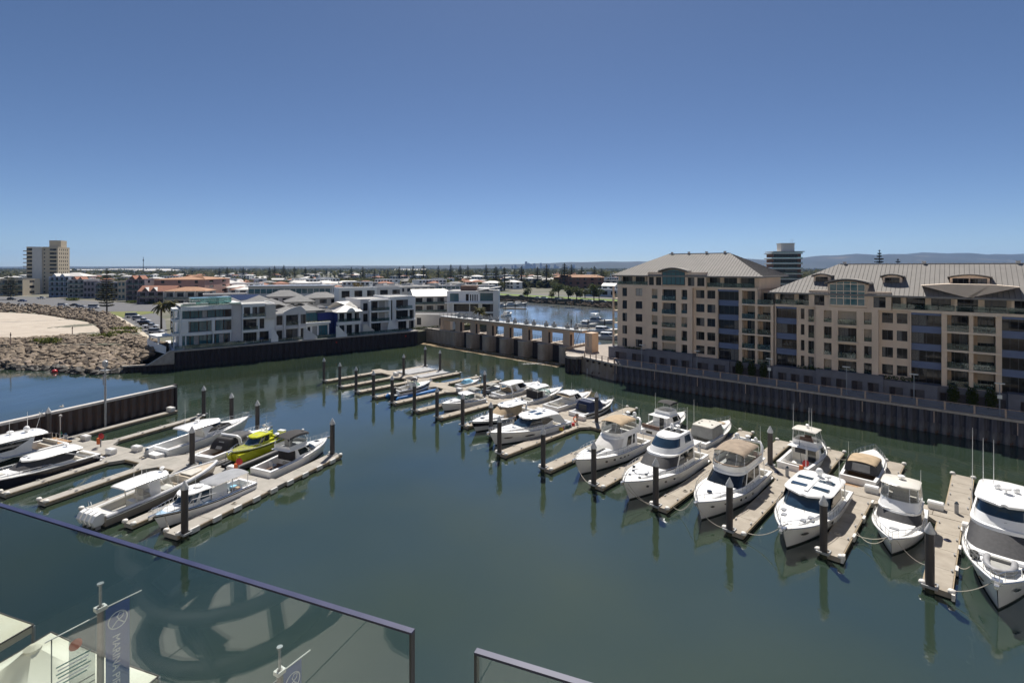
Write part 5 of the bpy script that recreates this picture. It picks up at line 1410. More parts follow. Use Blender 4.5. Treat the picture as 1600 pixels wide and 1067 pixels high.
# grey air berth slabs in the far empty berths
for s0, s1, l in ((-17.5,-12.1,'pale ribbed drive on dock in the farthest berth'),(-10.4,-7.2,'pale ribbed drive on dock in the second farthest berth')):
    c = dp((s0+s1)/2, 5.2); r = thing('drive_on_dock', l, 'drive on dock', (c[0],c[1],0), ANG_W)
    w = (s1-s0)/2-.25
    for k in range(2):
        MB().box(-w if k == 0 else .05, -.05 if k == 0 else w, -3.6,4.4,.05,.62).build('float_slab', M['greygel'], r)
    m = MB()
    for i in range(18): m.box(-w+.1,w-.1,-3.4+i*.43,-3.2+i*.43,.625,.68)
    m.build('ribs', M['dockbox'], r)

# channel marker pole standing at the breakwater, red buoy, harbour light
p = lp(-41.0,5.0)
r = thing('channel_marker', 'tall steel pole with round head at the breakwater wall', 'marker pole', (p[0],p[1],0), ANG_L)
MB().lathe(0,0,[(.16,-.5),(.16,6.2),(.13,6.3),(.12,9.6)],10).build('pole', M['gridsteel'], r, smooth=40)
MB().lathe(0,0,[(.1,9.6),(.34,9.7),(.36,10.5),(.1,10.7)],10).build('lantern', M['greygel'], r, smooth=40); MB().box(-.7,.7,-.4,.4,9.1,9.18).build('service_platform', M['gridsteel'], r); MB().box(-.55,-.45,-.05,.05,6.8,8.4).build('day_board', M['gridsteel'], r)
p = gpt(85,582,0); r = thing('mooring_buoy', 'round red buoy floating off the boulders', 'buoy', (p[0],p[1],0)); MB().ball((0,0,.2),.6,.6,.55,12,8).build('float', M['red'], r, smooth=60); MB().cyl(0,0,.7,.95,.1,n=6).build('ring', M['capwhite'], r)
p = lp(-38.8,-1.9); r = thing('camera_post', 'slim white post with lamp and green flag beside the breakwater', 'post', (p[0],p[1],.5), ANG_L); MB().tube([(0,0,0),(0,0,3.6)],.05,6).build('pole', M['capwhite'], r); MB().box(-.1,.3,-.1,.1,3.6,3.85).build('lamp', M['capwhite'], r)
MB().add([(.06,0,1.7),(.5,.05,1.2),(.06,0,.7)],[(0,1,2)]).build('flag', mat('green_flag',(.02,.22,.13),.8), r)
# timber navigation poles standing on the beach side of the boulders
for px, py, l in ((16.5,537,'left wooden pole standing at the top of the boulders'),(113,525,'right wooden pole standing at the top of the boulders')):
    p = gpt(px,py,4.6); r = thing('timber_pole', l, 'pole', (p[0],p[1],4.2)); MB().lathe(0,0,[(.12,0),(.1,3.4)],7).build('shaft', M['railpost'], r); MB().box(-.2,.2,-.03,.03,2.6,2.9).build('marker_board', M['sheet'], r)
# mooring line helper
def rope(a, b, sag, label, m='rope'):
    a, b = Vector(a), Vector(b); c = (a+b)/2
    pts = [(a.lerp(b,i/8)-c) - Vector((0,0,sag*4*(i/8)*(1-i/8))) for i in range(9)]
    o = MB().tube(pts,.035,4).build('mooring_line', M[m]); o.location = c
    tag(o, label, 'rope', 'mooring lines')
# ================================================================ BOATS  (local x: bow +, y: port +, z: up from waterline)
def lerp(a, b, t): return a+(b-a)*t
class Boat:
    def __init__(s, label, stern, bow, L, B, zs=1.0, zb=1.9, hull='gel', name='motor_yacht', cat='motor yacht', group=None, ck=.34, anti='anti', stripe=None, boot=.14, sole=None, draft=.45, fine=2.3, deck='nonskid', inner='gel', bulk=.0, plat=.9, lift=0.0, solemat='nonskid', ov=.085, topband=None):
        stern, bow = np.array(stern,float), np.array(bow,float)
        d = bow-stern; d /= np.linalg.norm(d); c = (stern+bow)/2
        s.r = thing(name, label, cat, (c[0],c[1],lift), math.atan2(d[1],d[0]), group or 'boats moored in the marina')
        s.L, s.B, s.zs, s.zb, s.ckx = L, B, zs, zb, -L/2+L*ck
        s.fine = fine; N = 26
        us = [i/(N-1) for i in range(N)]
        us = [1-(1-u)**1.25 for u in us]
        s.ov = ov
        def bs(u): return B/2*((.90+.10*min(1,u/.45)) if u < .45 else max(.015, 1-((u-.45)/.55)**fine))
        def bw(u): return B/2*.84*((.96+.04*min(1,u/.35)) if u < .35 else max(.004, 1-((u-.35)/.65)**(fine*.74)))
        s.bs = bs; s.zsh = lambda u: zs+(zb-zs)*u**1.7
        def x(u, lev): return -L/2+(L-ov*L*(1-lev))*u
        def ring(u):
            zt = s.zsh(u); pts = []
            lv = [(-draft*(1-.3*u),0),(-.16,None),(boot,None),(lerp(boot,zt,.45),None),(zt-.26-.04*u,None),(zt-.16,None),(zt,None)]
            for z, y in lv:
                t = max(0,min(1,(z+.16)/(zt+.16)))
                if y is None: y = lerp(bw(u), bs(u), t**(.75 if u < .5 else 1.15))
                pts.append((x(u, t), y, z))
            return pts
        R_ = [ring(u) for u in us]
        def strake(i0, i1, name, m, out=0.0):
            mb = MB()
            for sg in (1,-1):
                rings = [[(r[k][0], sg*(r[k][1]+out), r[k][2]) for k in range(i0,i1+1)] for r in R_]
                if sg > 0: rings = [q[::-1] for q in rings]
                mb.loft(rings, False)
            return mb
        hm = strake(2,6,'hull',None)
        r0 = R_[0]
        hm.add([(p[0],p[1],p[2]) for p in r0[2:]]+[(p[0],-p[1],p[2]) for p in r0[2:][::-1]],[tuple(range(10))])
        hm.build('hull', M[hull], s.r, smooth=38)
        a = strake(0,2,'',None); a.add([(p[0],p[1],p[2]) for p in r0[1:3]]+[(p[0],-p[1],p[2]) for p in r0[1:3][::-1]],[(0,1,2,3)])
        a.build('antifouling', M[anti], s.r, smooth=38)
        if stripe: strake(4,5,'',None,.012).build('hull_stripe', M[stripe], s.r, smooth=38)
        if topband: strake(3,4,'',None,.012).build('hull_band', M[topband], s.r, smooth=38)
        rub = MB()
        for sg in (1,-1):
            rub.tube([(r[6][0]+.02, sg*(r[6][1]+.02), r[6][2]-.03) for r in R_], .045, 4)
        rub.build('rub_rail', M['rubber' if hull in ('gel','gelwarm') else 'gel'] if False else M['steel'], s.r)
        # deck
        s.zd = lambda u: s.zsh(u)-.02
        mb = MB(); rows = []
        u0 = ck
        for u in [u0+(1-u0)*i/16 for i in range(17)]:
            xx, z, b = x(u,1), s.zd(u)-bulk, bs(u)
            row = []
            for k in (-1,-.82,-.4,0,.4,.82,1): row.append((xx, b*k*.995, z+(0 if abs(k) == 1 and not bulk else .02)+.09*(1-k*k)*min(1,b)))
            rows.append(row)
        mb.loft(rows, False); mb.build('deck', M[deck], s.r, smooth=45, recalc=False)
        s.x = x
        # gunwale along cockpit and well
        sole = .32*zs if sole is None else sole
        s.sole = sole
        gw = min(.32, B*.09)
        g = MB(); inn = MB(); sg_rows = []
        ua = [u0*i/6 for i in range(7)]
        for sg in (1,-1):
            rows = [[(x(u,1), sg*bs(u)*.998, s.zsh(u)), (x(u,1), sg*(bs(u)-gw), s.zsh(u)+.015)] for u in ua]
            g.loft(rows if sg < 0 else [q[::-1] for q in rows], False)
            rows = [[(x(u,1), sg*(bs(u)-gw), s.zsh(u)+.015), (x(u,1), sg*(bs(u)-gw), sole)] for u in ua]
            inn.loft(rows if sg < 0 else [q[::-1] for q in rows], False)
        b0 = bs(0)
        g.box(-L/2+.0,-L/2+.35,-(b0-gw),b0-gw,s.zsh(0)-.05,s.zsh(0)+.01)
        g.build('gunwale', M[inner], s.r)
        inn.quad((-L/2+.35,-b0+gw,sole),(-L/2+.35,b0-gw,sole),(-L/2+.35,b0-gw,zs),(-L/2+.35,-b0+gw,zs))
        xx = x(u0,1); b = bs(u0)-gw
        inn.quad((xx-.01,b,sole),(xx-.01,-b,sole),(xx-.01,-b,s.zd(u0)+.05),(xx-.01,b,s.zd(u0)+.05))
        inn.build('cockpit_lining', M[inner], s.r)
        mb = MB(); rows = [[(x(u,1), -(bs(u)-gw), sole), (x(u,1), bs(u)-gw, sole)] for u in ua]
        mb.loft(rows, False); mb.build('cockpit_sole', M[solemat], s.r)
        if plat:
            n = 6; bp = B/2*.86
            pl = [(-L/2-plat*(1-abs(k/n)**4*.25)*1.0, bp*k/n) for k in range(-n,n+1)]
            MB().prism([(-L/2+.02,-bp)][::-1]+[(-L/2+.02,bp)][:0]+[(p[0],p[1]) for p in pl][::-1][:0]+[(-L/2+.02,bp)]+[(p[0],p[1]) for p in pl[::-1]]+[(-L/2+.02,-bp)][:0], .22,.36).build('swim_platform', M[inner if solemat != 'teak' else 'teak'], s.r)
    def part(s, name, mb, m, smooth=None): return mb.build(name, M[m] if isinstance(m,str) else m, s.r, smooth)
    def ushear(s, X): return min(1,max(0,(X+s.L/2)/s.L))
    def coachroof(s, x0, x1, w0, w1, h, m='gel', name='coachroof'):
        """low raised trunk on the foredeck, tapering to the bow"""
        s.cr = (x0,x1,h); rows = []; n = 12
        for i in range(n+1):
            t = i/n; X = lerp(x0,x1,t); u = s.ushear(X); w = lerp(w0,w1,t**1.6)/2*(1 if t < .75 else math.sqrt(max(.02,1-((t-.75)/.25)**2)))
            hh = h*(1-t**2.2); z = s.zd(u)+.02
            rows.append([(X,-w,z),(X,-w*.93,z+hh*.8),(X,-w*.55,z+hh),(X,0,z+hh*1.06),(X,w*.55,z+hh),(X,w*.93,z+hh*.8),(X,w,z)])
        mb = MB(); mb.loft(rows, False); mb.add(rows[0],[tuple(range(6,-1,-1))])
        return s.part(name, mb, m, 40)
    def topz(s, X):
        x0, x1, h = s.cr; t = (X-x0)/(x1-x0); return s.zd(s.ushear(X))+.03+(h*1.0*(1-t**2.2) if 0 <= t < 1 else .06)
    def house(s, levels, wall='gel', glass=None, band=None, front=True, sides=((.1,.45),(.5,.9)), cap=True, name='cabin', rear=False, ns=14, nf=7, capmat=None, winname='windscreen', sidename='side_window', sideglass=None):
        """levels: (z, x_rear, x_front, width, nose length). band: index of the glazed level pair"""
        def outline(l):
            z, xr, xf, w, nose = l; h = w/2; pts = []
            xs = xf-nose
            for i in range(ns): pts.append((lerp(xr,xs,i/(ns-1)), h))
            for i in range(1,nf):
                t = PI/2*i/nf; pts.append((xs+nose*math.sin(t), h*math.cos(t)**.8))
            pts.append((xf,0))
            full = pts+[(p[0],-p[1]) for p in pts[-2::-1]]
            return [(p[0],p[1],z) for p in full]
        rings = [outline(l) for l in levels]; n = len(rings[0])
        wm, gm, sm = MB(), MB(), MB(); sms = {}
        allv = [p for r in rings for p in r]
        for mb in (wm,gm,sm): mb.v = list(allv)
        for j in range(len(rings)-1):
            for k in range(n-1):
                f = (j*n+k+1, j*n+k, (j+1)*n+k, (j+1)*n+k+1)
                kk = min(k, n-2-k)           # symmetric segment index from the stern
                if band is not None and j == band:
                    if kk >= ns-1: 
                        if front and not (kk == ns-1 and front == 2): gm.f.append(f); continue
                    else:
                        fr = (kk+.5)/(ns-1)
                        hit = [i for i, (a, b) in enumerate(sides) if a <= fr <= b]
                        if hit: sms.setdefault((hit[0], k < n/2), []).append(f); continue
                wm.f.append(f)
            f = (j*n, j*n+n-1, (j+1)*n+n-1, (j+1)*n)
            (sm if (rear and band == j) else wm).f.append(f)
        if cap: 
            cm = MB(); z = levels[-1][0]
            inner = [(p[0]*.9+.1*(levels[-1][1]+levels[-1][2])/2, p[1]*.8, z+.07) for p in rings[-1]]
            cm.loft([rings[-1], inner], True, False, False); cm.add(inner,[tuple(range(n-1,-1,-1))])
            s.part('roof', cm, capmat or wall, 50)
        s.part(name, s._trim(wm), wall, 32)
        if gm.f: s.part(winname, s._trim(gm), glass or 'glass', 60)
        for fl in sms.values():
            q = MB(); q.v = list(allv); q.f = fl; s.part(sidename, s._trim(q), sideglass or ('glass' if glass in (None,'whitecover','beigecover') else glass), 60)
        if sm.f: s.part(sidename, s._trim(sm), sideglass or ('glass' if glass in (None,'whitecover','beigecover') else glass), 60)
        return rings
    def _trim(s, mb):
        used = sorted({i for f in mb.f for i in f}); mp = {i:k for k,i in enumerate(used)}
        o = MB(); o.v = [mb.v[i] for i in used]; o.f = [tuple(mp[i] for i in f) for f in mb.f]; return o
    def panel(s, poly, y, name='side_window', m='glass', tumble=0.0, z0=0, th=.03, both=True):
        """flat pane of (x,z) outline standing proud of both sides; y may be a function of x"""
        fy = y if callable(y) else (lambda X: y)
        for sg in ((1,-1) if both else (-1,)):
            mb = MB()
            a = [(p[0], sg*(fy(p[0])-tumble*(p[1]-z0)+.012), p[1]) for p in poly]
            b = [(p[0], sg*(fy(p[0])-tumble*(p[1]-z0)-th), p[1]) for p in poly]
            n = len(poly); mb.loft([b,a], True, True, True); s.part(name, mb, m)
    def slab_roof(s, x0, x1, w, z, th=.14, crown=.12, m='gel', name='hardtop', nose=.9, tail=.3, droop=.1):
        rows = []; n = 12
        for i in range(n+1):
            t = i/n; X = lerp(x0,x1,t); q = 1
            if X > x1-nose: q = math.sqrt(max(.0,1-((X-(x1-nose))/nose)**2)*.6+.4*(1-(X-(x1-nose))/nose)+.02)
            if X < x0+tail: q = .9+.1*(X-x0)/tail
            h = w/2*min(1,q); zz = z+droop*(1-(2*t-1)**2)-(.0)
            top = [(X, h*k, zz+crown*(1-k*k)+th*(1 if abs(k) < 1 else .45)) for k in (-1,-.94,-.5,0,.5,.94,1)]
            bot = [(X, h*k, zz+crown*.7*(1-k*k)) for k in (.96,0,-.96)]
            rows.append(top+bot)
        mb = MB(); mb.loft(rows, True, True, True); return s.part(name, mb, m, 40)
    def bimini(s, x0, x1, w, z, crown=.28, m='beigecover', name='bimini', fa=.2, drop=.12):
        rows = []; n = 10
        for i in range(n+1):
            t = i/n; X = lerp(x0,x1,t); e = fa*(2*t-1)**2
            rows.append([(X, w/2*math.sin(a), z-e-drop*(abs(math.sin(a))>.98)+crown*math.cos(a)-.0) for a in np.linspace(-PI/2*1.0,PI/2*1.0,9)])
        mb = MB(); mb.loft(rows, False); low = [[(p[0],p[1]*.985,p[2]-.03) for p in r][::-1] for r in rows]; mb.loft(low, False)
        o = s.part(name, mb, m, 50)
        f = MB()
        for X in (x0+.15,(x0+x1)/2,x1-.15):
            f.tube([(X, w/2*math.sin(a)*.985, z-.03-fa*(2*((X-x0)/(x1-x0))-1)**2+crown*math.cos(a)) for a in np.linspace(-PI/2,PI/2,9)], .022, 4)
        for sg in (1,-1):
            for X in (x0+.15,x1-.15): f.tube([(X,sg*w/2*.985,z-fa),(X+(.25 if X < x1-1 else -.25),sg*w/2*.97,z-1.45)],.022,4)
        s.part('bimini_frame', f, 'steel')
        return o
    def curtain(s, x0, x1, w, z0, z1, m='clear', name='clear_curtain', w0=None):
        w0 = w0 or w; mb = MB(); h, q = w/2, w0/2
        a = [(x0,q,z0),(x1-.2,q*.97,z0),(x1+.25,q*.55,z0),(x1+.25,-q*.55,z0),(x1-.2,-q*.97,z0),(x0,-q,z0)]
        b = [(x0,h,z1),(x1-.6,h*.97,z1),(x1-.25,h*.55,z1+.1),(x1-.25,-h*.55,z1+.1),(x1-.6,-h*.97,z1),(x0,-h,z1)]
        mb.loft([a,b], False); s.part(name, mb, m)
        f = MB()
        for p, t in zip(a,b): f.tube([p,t],.02,4)
        s.part('curtain_frame', f, 'gel')
    def rail(s, u0=.5, h=.62, ins=.1, n=9, name='bow_rail', back=True, mid=True):
        f = MB(); top = []
        us = [u0+(1.0-u0)*i/n for i in range(n+1)]
        for sg in (1,-1):
            line = []
            for i, u in enumerate(us):
                X = s.x(u,1)-.05; y = sg*max(.12,s.bs(u)-ins); z = s.zsh(u)
                hh = h if i else .05
                line.append((X,y,z+hh)); 
                if i: f.tube([(X,y,z),(X+.04,y,z+hh)],.018,4)
            f.tube(line,.026,4)
            if mid: f.tube([(p[0],p[1],p[2]-h*.45) for p in line[1:]],.014,4)
        X = s.x(1,1); z = s.zsh(1)
        f.tube([(X-.05,.12,z+h),(X+.15,0,z+h),(X-.05,-.12,z+h)],.026,4)
        s.part(name, f, 'steel')
        f = MB(); f.box(X-.25,X+.35,-.13,.13,z-.06,z+.05); f.box(X+.05,X+.4,-.05,.05,z-.3,z+.02); s.part('anchor_roller', f, 'steel')
    def arch(s, x, w, z0, z1, rake=-.5, m='gel', th=.16, top=True):
        f = MB(); f.tube([(x-rake*0,w/2,z0),(x+rake*.6,w/2*.97,z0+(z1-z0)*.8),(x+rake,w/2*.8,z1),(x+rake,-w/2*.8,z1),(x+rake*.6,-w/2*.97,z0+(z1-z0)*.8),(x,-w/2,z0)],th,8)
        s.part('radar_arch', f, m, 50)
    def radar(s, x, y, z, r=.3, post=.25):
        f = MB(); f.cyl(x,y,z,z+post,.06,n=8); f.lathe(x,y,[(r*.6,z+post),(r,z+post+.06),(r,z+post+.2),(r*.6,z+post+.27)],12); s.part('radar_dome', f, 'gel', 40)
    def satdome(s, x, y, z, r=.28):
        f = MB(); f.cyl(x,y,z,z+.15,r*.6,n=10); f.ball((x,y,z+.15+r*.8),r,r,r*1.1,10,7); s.part('satellite_dome', f, 'gel', 60)
    def antenna(s, x, y, z, h, lean=(0,0)):
        f = MB(); f.tube([(x,y,z),(x+lean[0]*h,y+lean[1]*h,z+h)],[.028,.014],4); s.part('antenna', f, 'gel')
    def ports(s, xs, zf=.55, r=.13, long=0.0, m='glass'):
        mb = MB()
        for X in xs:
            u = s.ushear(X+ .3); zt = s.zsh(u); z = zt*zf
            for sg in (1,-1):
                def yy(xx): 
                    uu = s.ushear(xx); t = (z+.16)/(s.zsh(uu)+.16)
                    bw = s.B/2*.84*(1 if uu < .35 else max(.004,1-((uu-.35)/.65)**(s.fine*.74)))
                    return lerp(bw, s.bs(uu), t**(.75 if uu < .5 else 1.15))
                pts = []
                for k in range(8):
                    a = 2*PI*k/8; pts.append((X+(r+long)*math.cos(a), z+r*math.sin(a)*(1 if not long else .8)))
                mb.loft([[(p[0],sg*(yy(p[0])-.05),p[1]) for p in pts],[(p[0],sg*(yy(p[0])+.035),p[1]) for p in pts]],True,True,True)
        s.part('porthole', mb, m)
    def seats(s, x, w, z, back=.5, m='seat', d=.55, face=1):
        f = MB(); f.box(x,x+d,-w/2,w/2,z,z+.42); f.box(x-.12 if face > 0 else x+d, x if face > 0 else x+d+.12,-w/2,w/2,z,z+.42+back); s.part('bench_seat', f, m)
    def hatch(s, x, y, z, a=.25, b=.25, m='glass', tilt=0):
        mb = MB(); mb.box(x-a,x+a,y-b,y+b,z,z+.05); s.part('deck_hatch', mb, m)
    def fenders(s, xs, side=-1, m='gel'):
        for X in xs:
            u = s.ushear(X); y = side*(s.bs(u)+.13); z = s.zsh(u)
            f = MB(); f.lathe(X,y,[(.03,z-1.05),(.12,z-.98),(.13,z-.45),(.03,z-.36)],8); f.tube([(X,y,z-.38),(X,y-side*.1,z+.05)],.012,3); s.part('fender', f, m, 50)
    def wipers(s, xf, z, w):
        f = MB()
        for y in (-w*.22,w*.22): f.tube([(xf,y,z),(xf-.35,y*.4,z+.45)],.018,4)
        s.part('wiper', f, 'rubber')
    def cleatline(s): pass

def RP(s, t): return dp(s, t)
# ---------------------------------------------------------------- right pontoon, front row (bows towards us)
# R5 beige bimini flybridge with covered windscreen
def fly_yacht(b, cab, fly, glass='glass', sideglass='glass', sides=((.08,.36),(.42,.9)), wall='gel', flyname='flybridge'):
    b.house(cab, wall, glass, 1, True, sides, sideglass=sideglass, name='saloon')
    # overhang behind saloon roof
    z = cab[-1][0]
    b.house(fly, wall, None, None, True, cap=False, name=flyname)
    f0, f1 = fly[0], fly[-1]
    mb = MB(); mb.box(f0[1]+.1,f0[2]-f0[4]*.6,-f0[3]/2+.15,f0[3]/2-.15,f0[0]+.02,f0[0]+.07); b.part('flybridge_sole', mb, 'nonskid')
def stern_over(b, x0, x1, w, z, m='gel'):
    mb = MB(); mb.box(x0,x1,-w/2,w/2,z-.12,z); b.part('cockpit_overhang', mb, m)
    f = MB()
    for sg in (1,-1): f.tube([(x0+.25,sg*(w/2-.2),z-.1),(x0+.1,sg*(w/2-.1),b.zs)],.04,5)
    b.part('overhang_post', f, 'steel')

b = Boat('white flybridge cruiser with a beige bimini and white windscreen cover', RP(48.6,-2.6), RP(48.6,-17.4), 14.8, 4.5, 1.25, 2.15, ck=.22)
b.coachroof(.6,5.6,3.1,1.2,.55); mb = MB(); mb.box(1.8,4.0,-.75,.75,b.zd(.68)+.62,b.zd(.68)+.68); b.part('sun_pad', mb, 'greycover')
fly_yacht(b, [(1.45,-4.0,2.6,3.7,2.4),(1.95,-4.0,2.1,3.65,2.2),(3.0,-4.2,.6,3.3,1.6),(3.15,-5.2,.5,3.3,1.5)], [(3.16,-5.4,.1,3.2,1.3),(3.75,-5.5,.4,3.25,1.4)], 'whitecover', 'glass', ((.12,.34),(.42,.72)))
b.curtain(-4.2,-.3,3.0,3.75,4.75,w0=3.2); b.bimini(-4.3,-.5,3.1,4.85,.3,'beigecover'); b.seats(-4.6,2.6,3.2); b.seats(-1.6,1.2,3.2,.6)
b.arch(-4.9,3.2,3.2,4.5,-.7); b.satdome(-5.6,.5,4.6); b.radar(-5.6,-.5,4.6); b.antenna(-5.4,-1.3,4.4,2.2); b.antenna(-5.4,1.3,4.4,1.6)
stern_over(b,-6.2,-4.0,3.4,3.12); b.rail(.36,.65); b.ports((-1.2,-.4,.4,1.6,3.0),.62,.11,.07); b.seats(-6.6,3.0,.45); b.fenders((-3,),-1)
# R6 big enclosed flybridge
b = Boat('large white yacht with fully enclosed flybridge and blue covered tender', RP(56.4,-2.6), RP(56.4,-19.4), 16.8, 5.0, 1.35, 2.35, ck=.20)
b.coachroof(.8,6.6,3.6,1.5,.5)
b.house([(1.55,-4.6,3.4,4.2,2.8),(2.05,-4.6,2.9,4.15,2.7),(3.15,-4.8,1.2,3.8,2.0),(3.35,-5.8,1.1,3.9,1.9)],'gel','meshcover',1,True,((.1,.4),(.45,.95)),name='saloon',sideglass='glass')
b.house([(3.36,-5.2,.9,3.5,2.0),(3.95,-5.1,.4,3.35,1.9),(4.75,-4.9,-.6,2.9,1.4),(4.95,-4.9,-.8,2.7,1.3)],'gel','blueglass',1,True,((.18,.62),),name='flybridge_house')
mb = MB()
for y in (-.75,0,.75): mb.box(-4.0,-2.9,y-.33,y+.33,5.02,5.06)
b.part('roof_hatch', mb, 'glass'); b.radar(-4.4,.0,5.0); b.antenna(-4.6,1.1,5.0,2.6); b.antenna(-4.6,-1.1,5.0,2.6); b.satdome(-4.5,-.8,4.98,.22)
for X,y in ((4.9,-.8),(4.9,.8),(6.0,-.6),(6.0,.6),(3.9,-1.3),(6.9,.0)): 
    mb = MB(); mb.cyl(X,y,b.zd(b.ushear(X))+.08,b.zd(b.ushear(X))+.58*(1-((X-.8)/5.8)**2.2 if X < 6.6 else 0)+.06,.16,n=10); b.part('round_hatch', mb, 'glass')
f = MB(); f.tube([(4.6+.8*math.cos(a),.8*math.sin(a),b.topz(4.6+.8*math.cos(a))+.03) for a in np.linspace(0,2*PI,25)[:-1]],.04,5,True); b.part('deck_ring', f, 'steel')
stern_over(b,-7.0,-4.8,3.8,3.3); b.rail(.4,.7,n=11); b.ports((1.0,2.6,5.4),.62,.12,.06); b.seats(-7.6,3.2,.5)
mb = MB(); mb.box(1.45,1.95,-2.42,-2.36,1.0,1.6); b.part('square_window', mb, 'glass')
mb = MB(); mb.ball((-4.9,-1.9,2.1),1.15,.42,.5,12,7); b.part('covered_tender', mb, 'blueair', 50); b.fenders((-4.5,),-1)
b.panel([(-4.6,2.15),(-3.4,2.9),(-2.0,3.05),(-2.3,2.2)], 2.03,'side_window','glass')
# R7 tan bimini flybridge
b = Boat('white flybridge cruiser with a tan bimini and clear side curtains', RP(64.0,-2.6), RP(63.9,-18.4), 15.6, 4.8, 1.3, 2.2, ck=.22)
b.coachroof(.4,6.2,3.4,1.5,.5)
fly_yacht(b, [(1.5,-4.4,3.0,3.9,2.6),(2.0,-4.4,2.5,3.85,2.4),(2.95,-4.6,1.0,3.5,1.8),(3.12,-5.6,.9,3.5,1.7)], [(3.13,-5.8,.7,3.4,1.5),(3.85,-5.9,.95,3.45,1.5)], 'glass', 'glass', ((.1,.42),(.5,.9)))
mb = MB(); mb.ball((.45,-.75,3.64),.16,.16,.05,8,5); mb.ball((.45,.75,3.64),.16,.16,.05,8,5); b.part('search_light', mb, 'glass')
b.curtain(-4.6,.0,3.3,3.86,4.85,w0=3.45); b.bimini(-5.0,-.3,3.3,4.95,.3,'tancover'); b.seats(-5.0,2.8,3.2); b.seats(-2.0,1.4,3.2,.6); b.seats(-3.4,2.6,3.2,.1)
f = MB(); f.box(-5.6,.75,-1.76,1.76,3.78,3.9); f = MB(); f.tube([(-5.6,1.74,3.88),(-.6,1.74,3.88),(.5,1.1,3.88),(.8,0,3.88),(.5,-1.1,3.88),(-.6,-1.74,3.88),(-5.6,-1.74,3.88)],.07,5); b.part('coaming_cover', f, 'tancover')
b.arch(-5.2,3.5,3.2,4.9,-.9); b.satdome(-6.0,-1.2,4.8); b.satdome(-6.0,.9,4.9,.2); b.radar(-6.1,.0,4.9); b.antenna(-6.0,1.4,4.8,2)
stern_over(b,-6.6,-4.4,3.6,3.1); b.rail(.38,.66,n=11); b.ports((-1.0,.6,1.6),.6,.13); b.ports((4.2,6.0),.68,.1,.1); b.fenders((1.0,-1.4),-1); b.seats(-7.0,3.0,.45)
mb = MB(); mb.cyl(4.7,0,b.zd(.8)+.22,b.zd(.8)+.42,.26,n=12); b.part('round_hatch', mb, 'glass'); b.wipers(2.7,2.1,2.6)
# R8 white hardtop
b = Boat('white hardtop cruiser with two dark sunroof strips and curtained windscreen', RP(71.9,-2.4), RP(71.5,-18.3), 15.4, 4.9, 1.3, 2.15, ck=.24)
b.coachroof(.2,6.4,3.5,1.5,.42)
b.house([(1.45,-3.6,3.2,4.2,2.9),(2.0,-3.6,2.6,4.15,2.7),(3.05,-3.9,1.0,3.8,2.0)],'gel','blueglass',1,True,((.05,.5),(.56,.97)),cap=False,name='saloon')
b.slab_roof(-5.4,1.6,4.3,3.05,.14,.12,'gel','hardtop',1.5)
for X0, X1 in ((-.9,-.2),(-3.0,-2.3)):
    for sg in (1,-1):
        mb = MB(); mb.box(X0,X1,sg*.95-.7,sg*.95+.7,3.37,3.41); b.part('sunroof', mb, 'blueglass')
mb = MB(); mb.box(-4.2,.9,-.16,.16,3.40,3.47); b.part('roof_beam', mb, 'gel'); b.satdome(-3.9,.0,3.45,.36); b.radar(-3.4,.9,3.4); b.antenna(-4.4,-1.4,3.3,3.2); b.antenna(-4.6,1.6,3.3,2.2); b.antenna(-3.6,1.9,3.3,1.2)
f = MB(); f.tube([(-5.2,1.9,3.1),(-5.0,2.05,1.3)],.05,5); f.tube([(-5.2,-1.9,3.1),(-5.0,-2.05,1.3)],.05,5); b.part('hardtop_post', f, 'steel')
b.rail(.38,.62,n=11); b.ports((5.2,),.62,.1,.35); b.ports((0.6,),.6,.16,.15); b.wipers(2.9,2.05,2.4); b.seats(-7.0,3.2,.45); b.seats(-4.6,1.2,.45,.4,'seat',.6,-1)
for X, y in ((4.6,-.8),(4.6,.8),(3.6,-1.15),(3.6,1.15)): b.hatch(X,y,b.topz(X),.28,.2,'greygel')
f = MB(); f.box(7.3,7.9,-.3,.3,2.12,2.3); f.box(7.6,8.2,-.12,.12,1.95,2.15); f.tube([(7.3,-.35,2.6),(7.9,0,2.45),(7.3,.35,2.6)],.06,5); b.part('windlass', f, 'steel')
b.panel([(-3.4,2.1),(-2.9,2.9),(-.3,3.0),(.8,2.15)],2.08,'side_window','glass')
# R9 small flybridge with clears
b = Boat('small white flybridge boat with clear curtained upper station and dark windscreen', RP(78.4,-1.8), RP(78.5,-12.6), 10.6, 4.0, 1.1, 1.75, ck=.26)
b.coachroof(.2,4.4,3.0,1.4,.4)
b.house([(1.2,-2.6,2.0,3.5,2.0),(1.6,-2.6,1.7,3.45,1.9),(2.3,-2.7,.8,3.2,1.5),(2.45,-3.6,.7,3.3,1.4)],'gel','meshcover',1,True,((.1,.55),(.6,.95)),name='saloon',sideglass='glass')
b.house([(2.46,-3.4,.65,3.1,1.3),(3.2,-3.4,-.1,3.0,1.1)],'gel',None,None,cap=False,name='flybridge')
b.curtain(-3.2,-.3,2.8,3.2,4.3,w0=3.0); b.slab_roof(-3.4,-.4,3.0,4.3,.1,.08,'gelwarm','hardtop',.4); b.seats(-1.9,1.3,2.5,.6); b.seats(-3.2,2.2,2.5)
b.radar(-2.2,0,4.45); b.antenna(-3.2,-1.4,2.6,3.6); b.antenna(-3.0,1.4,2.6,3.0); b.rail(.36,.6); b.hatch(3.1,0,b.topz(3.1),.2,.35,'greygel'); b.seats(-4.8,2.4,.4)
mb = MB(); mb.box(-2.9,.6,-1.2,1.2,2.47,2.52); b.part('flybridge_sole', mb, 'nonskid')
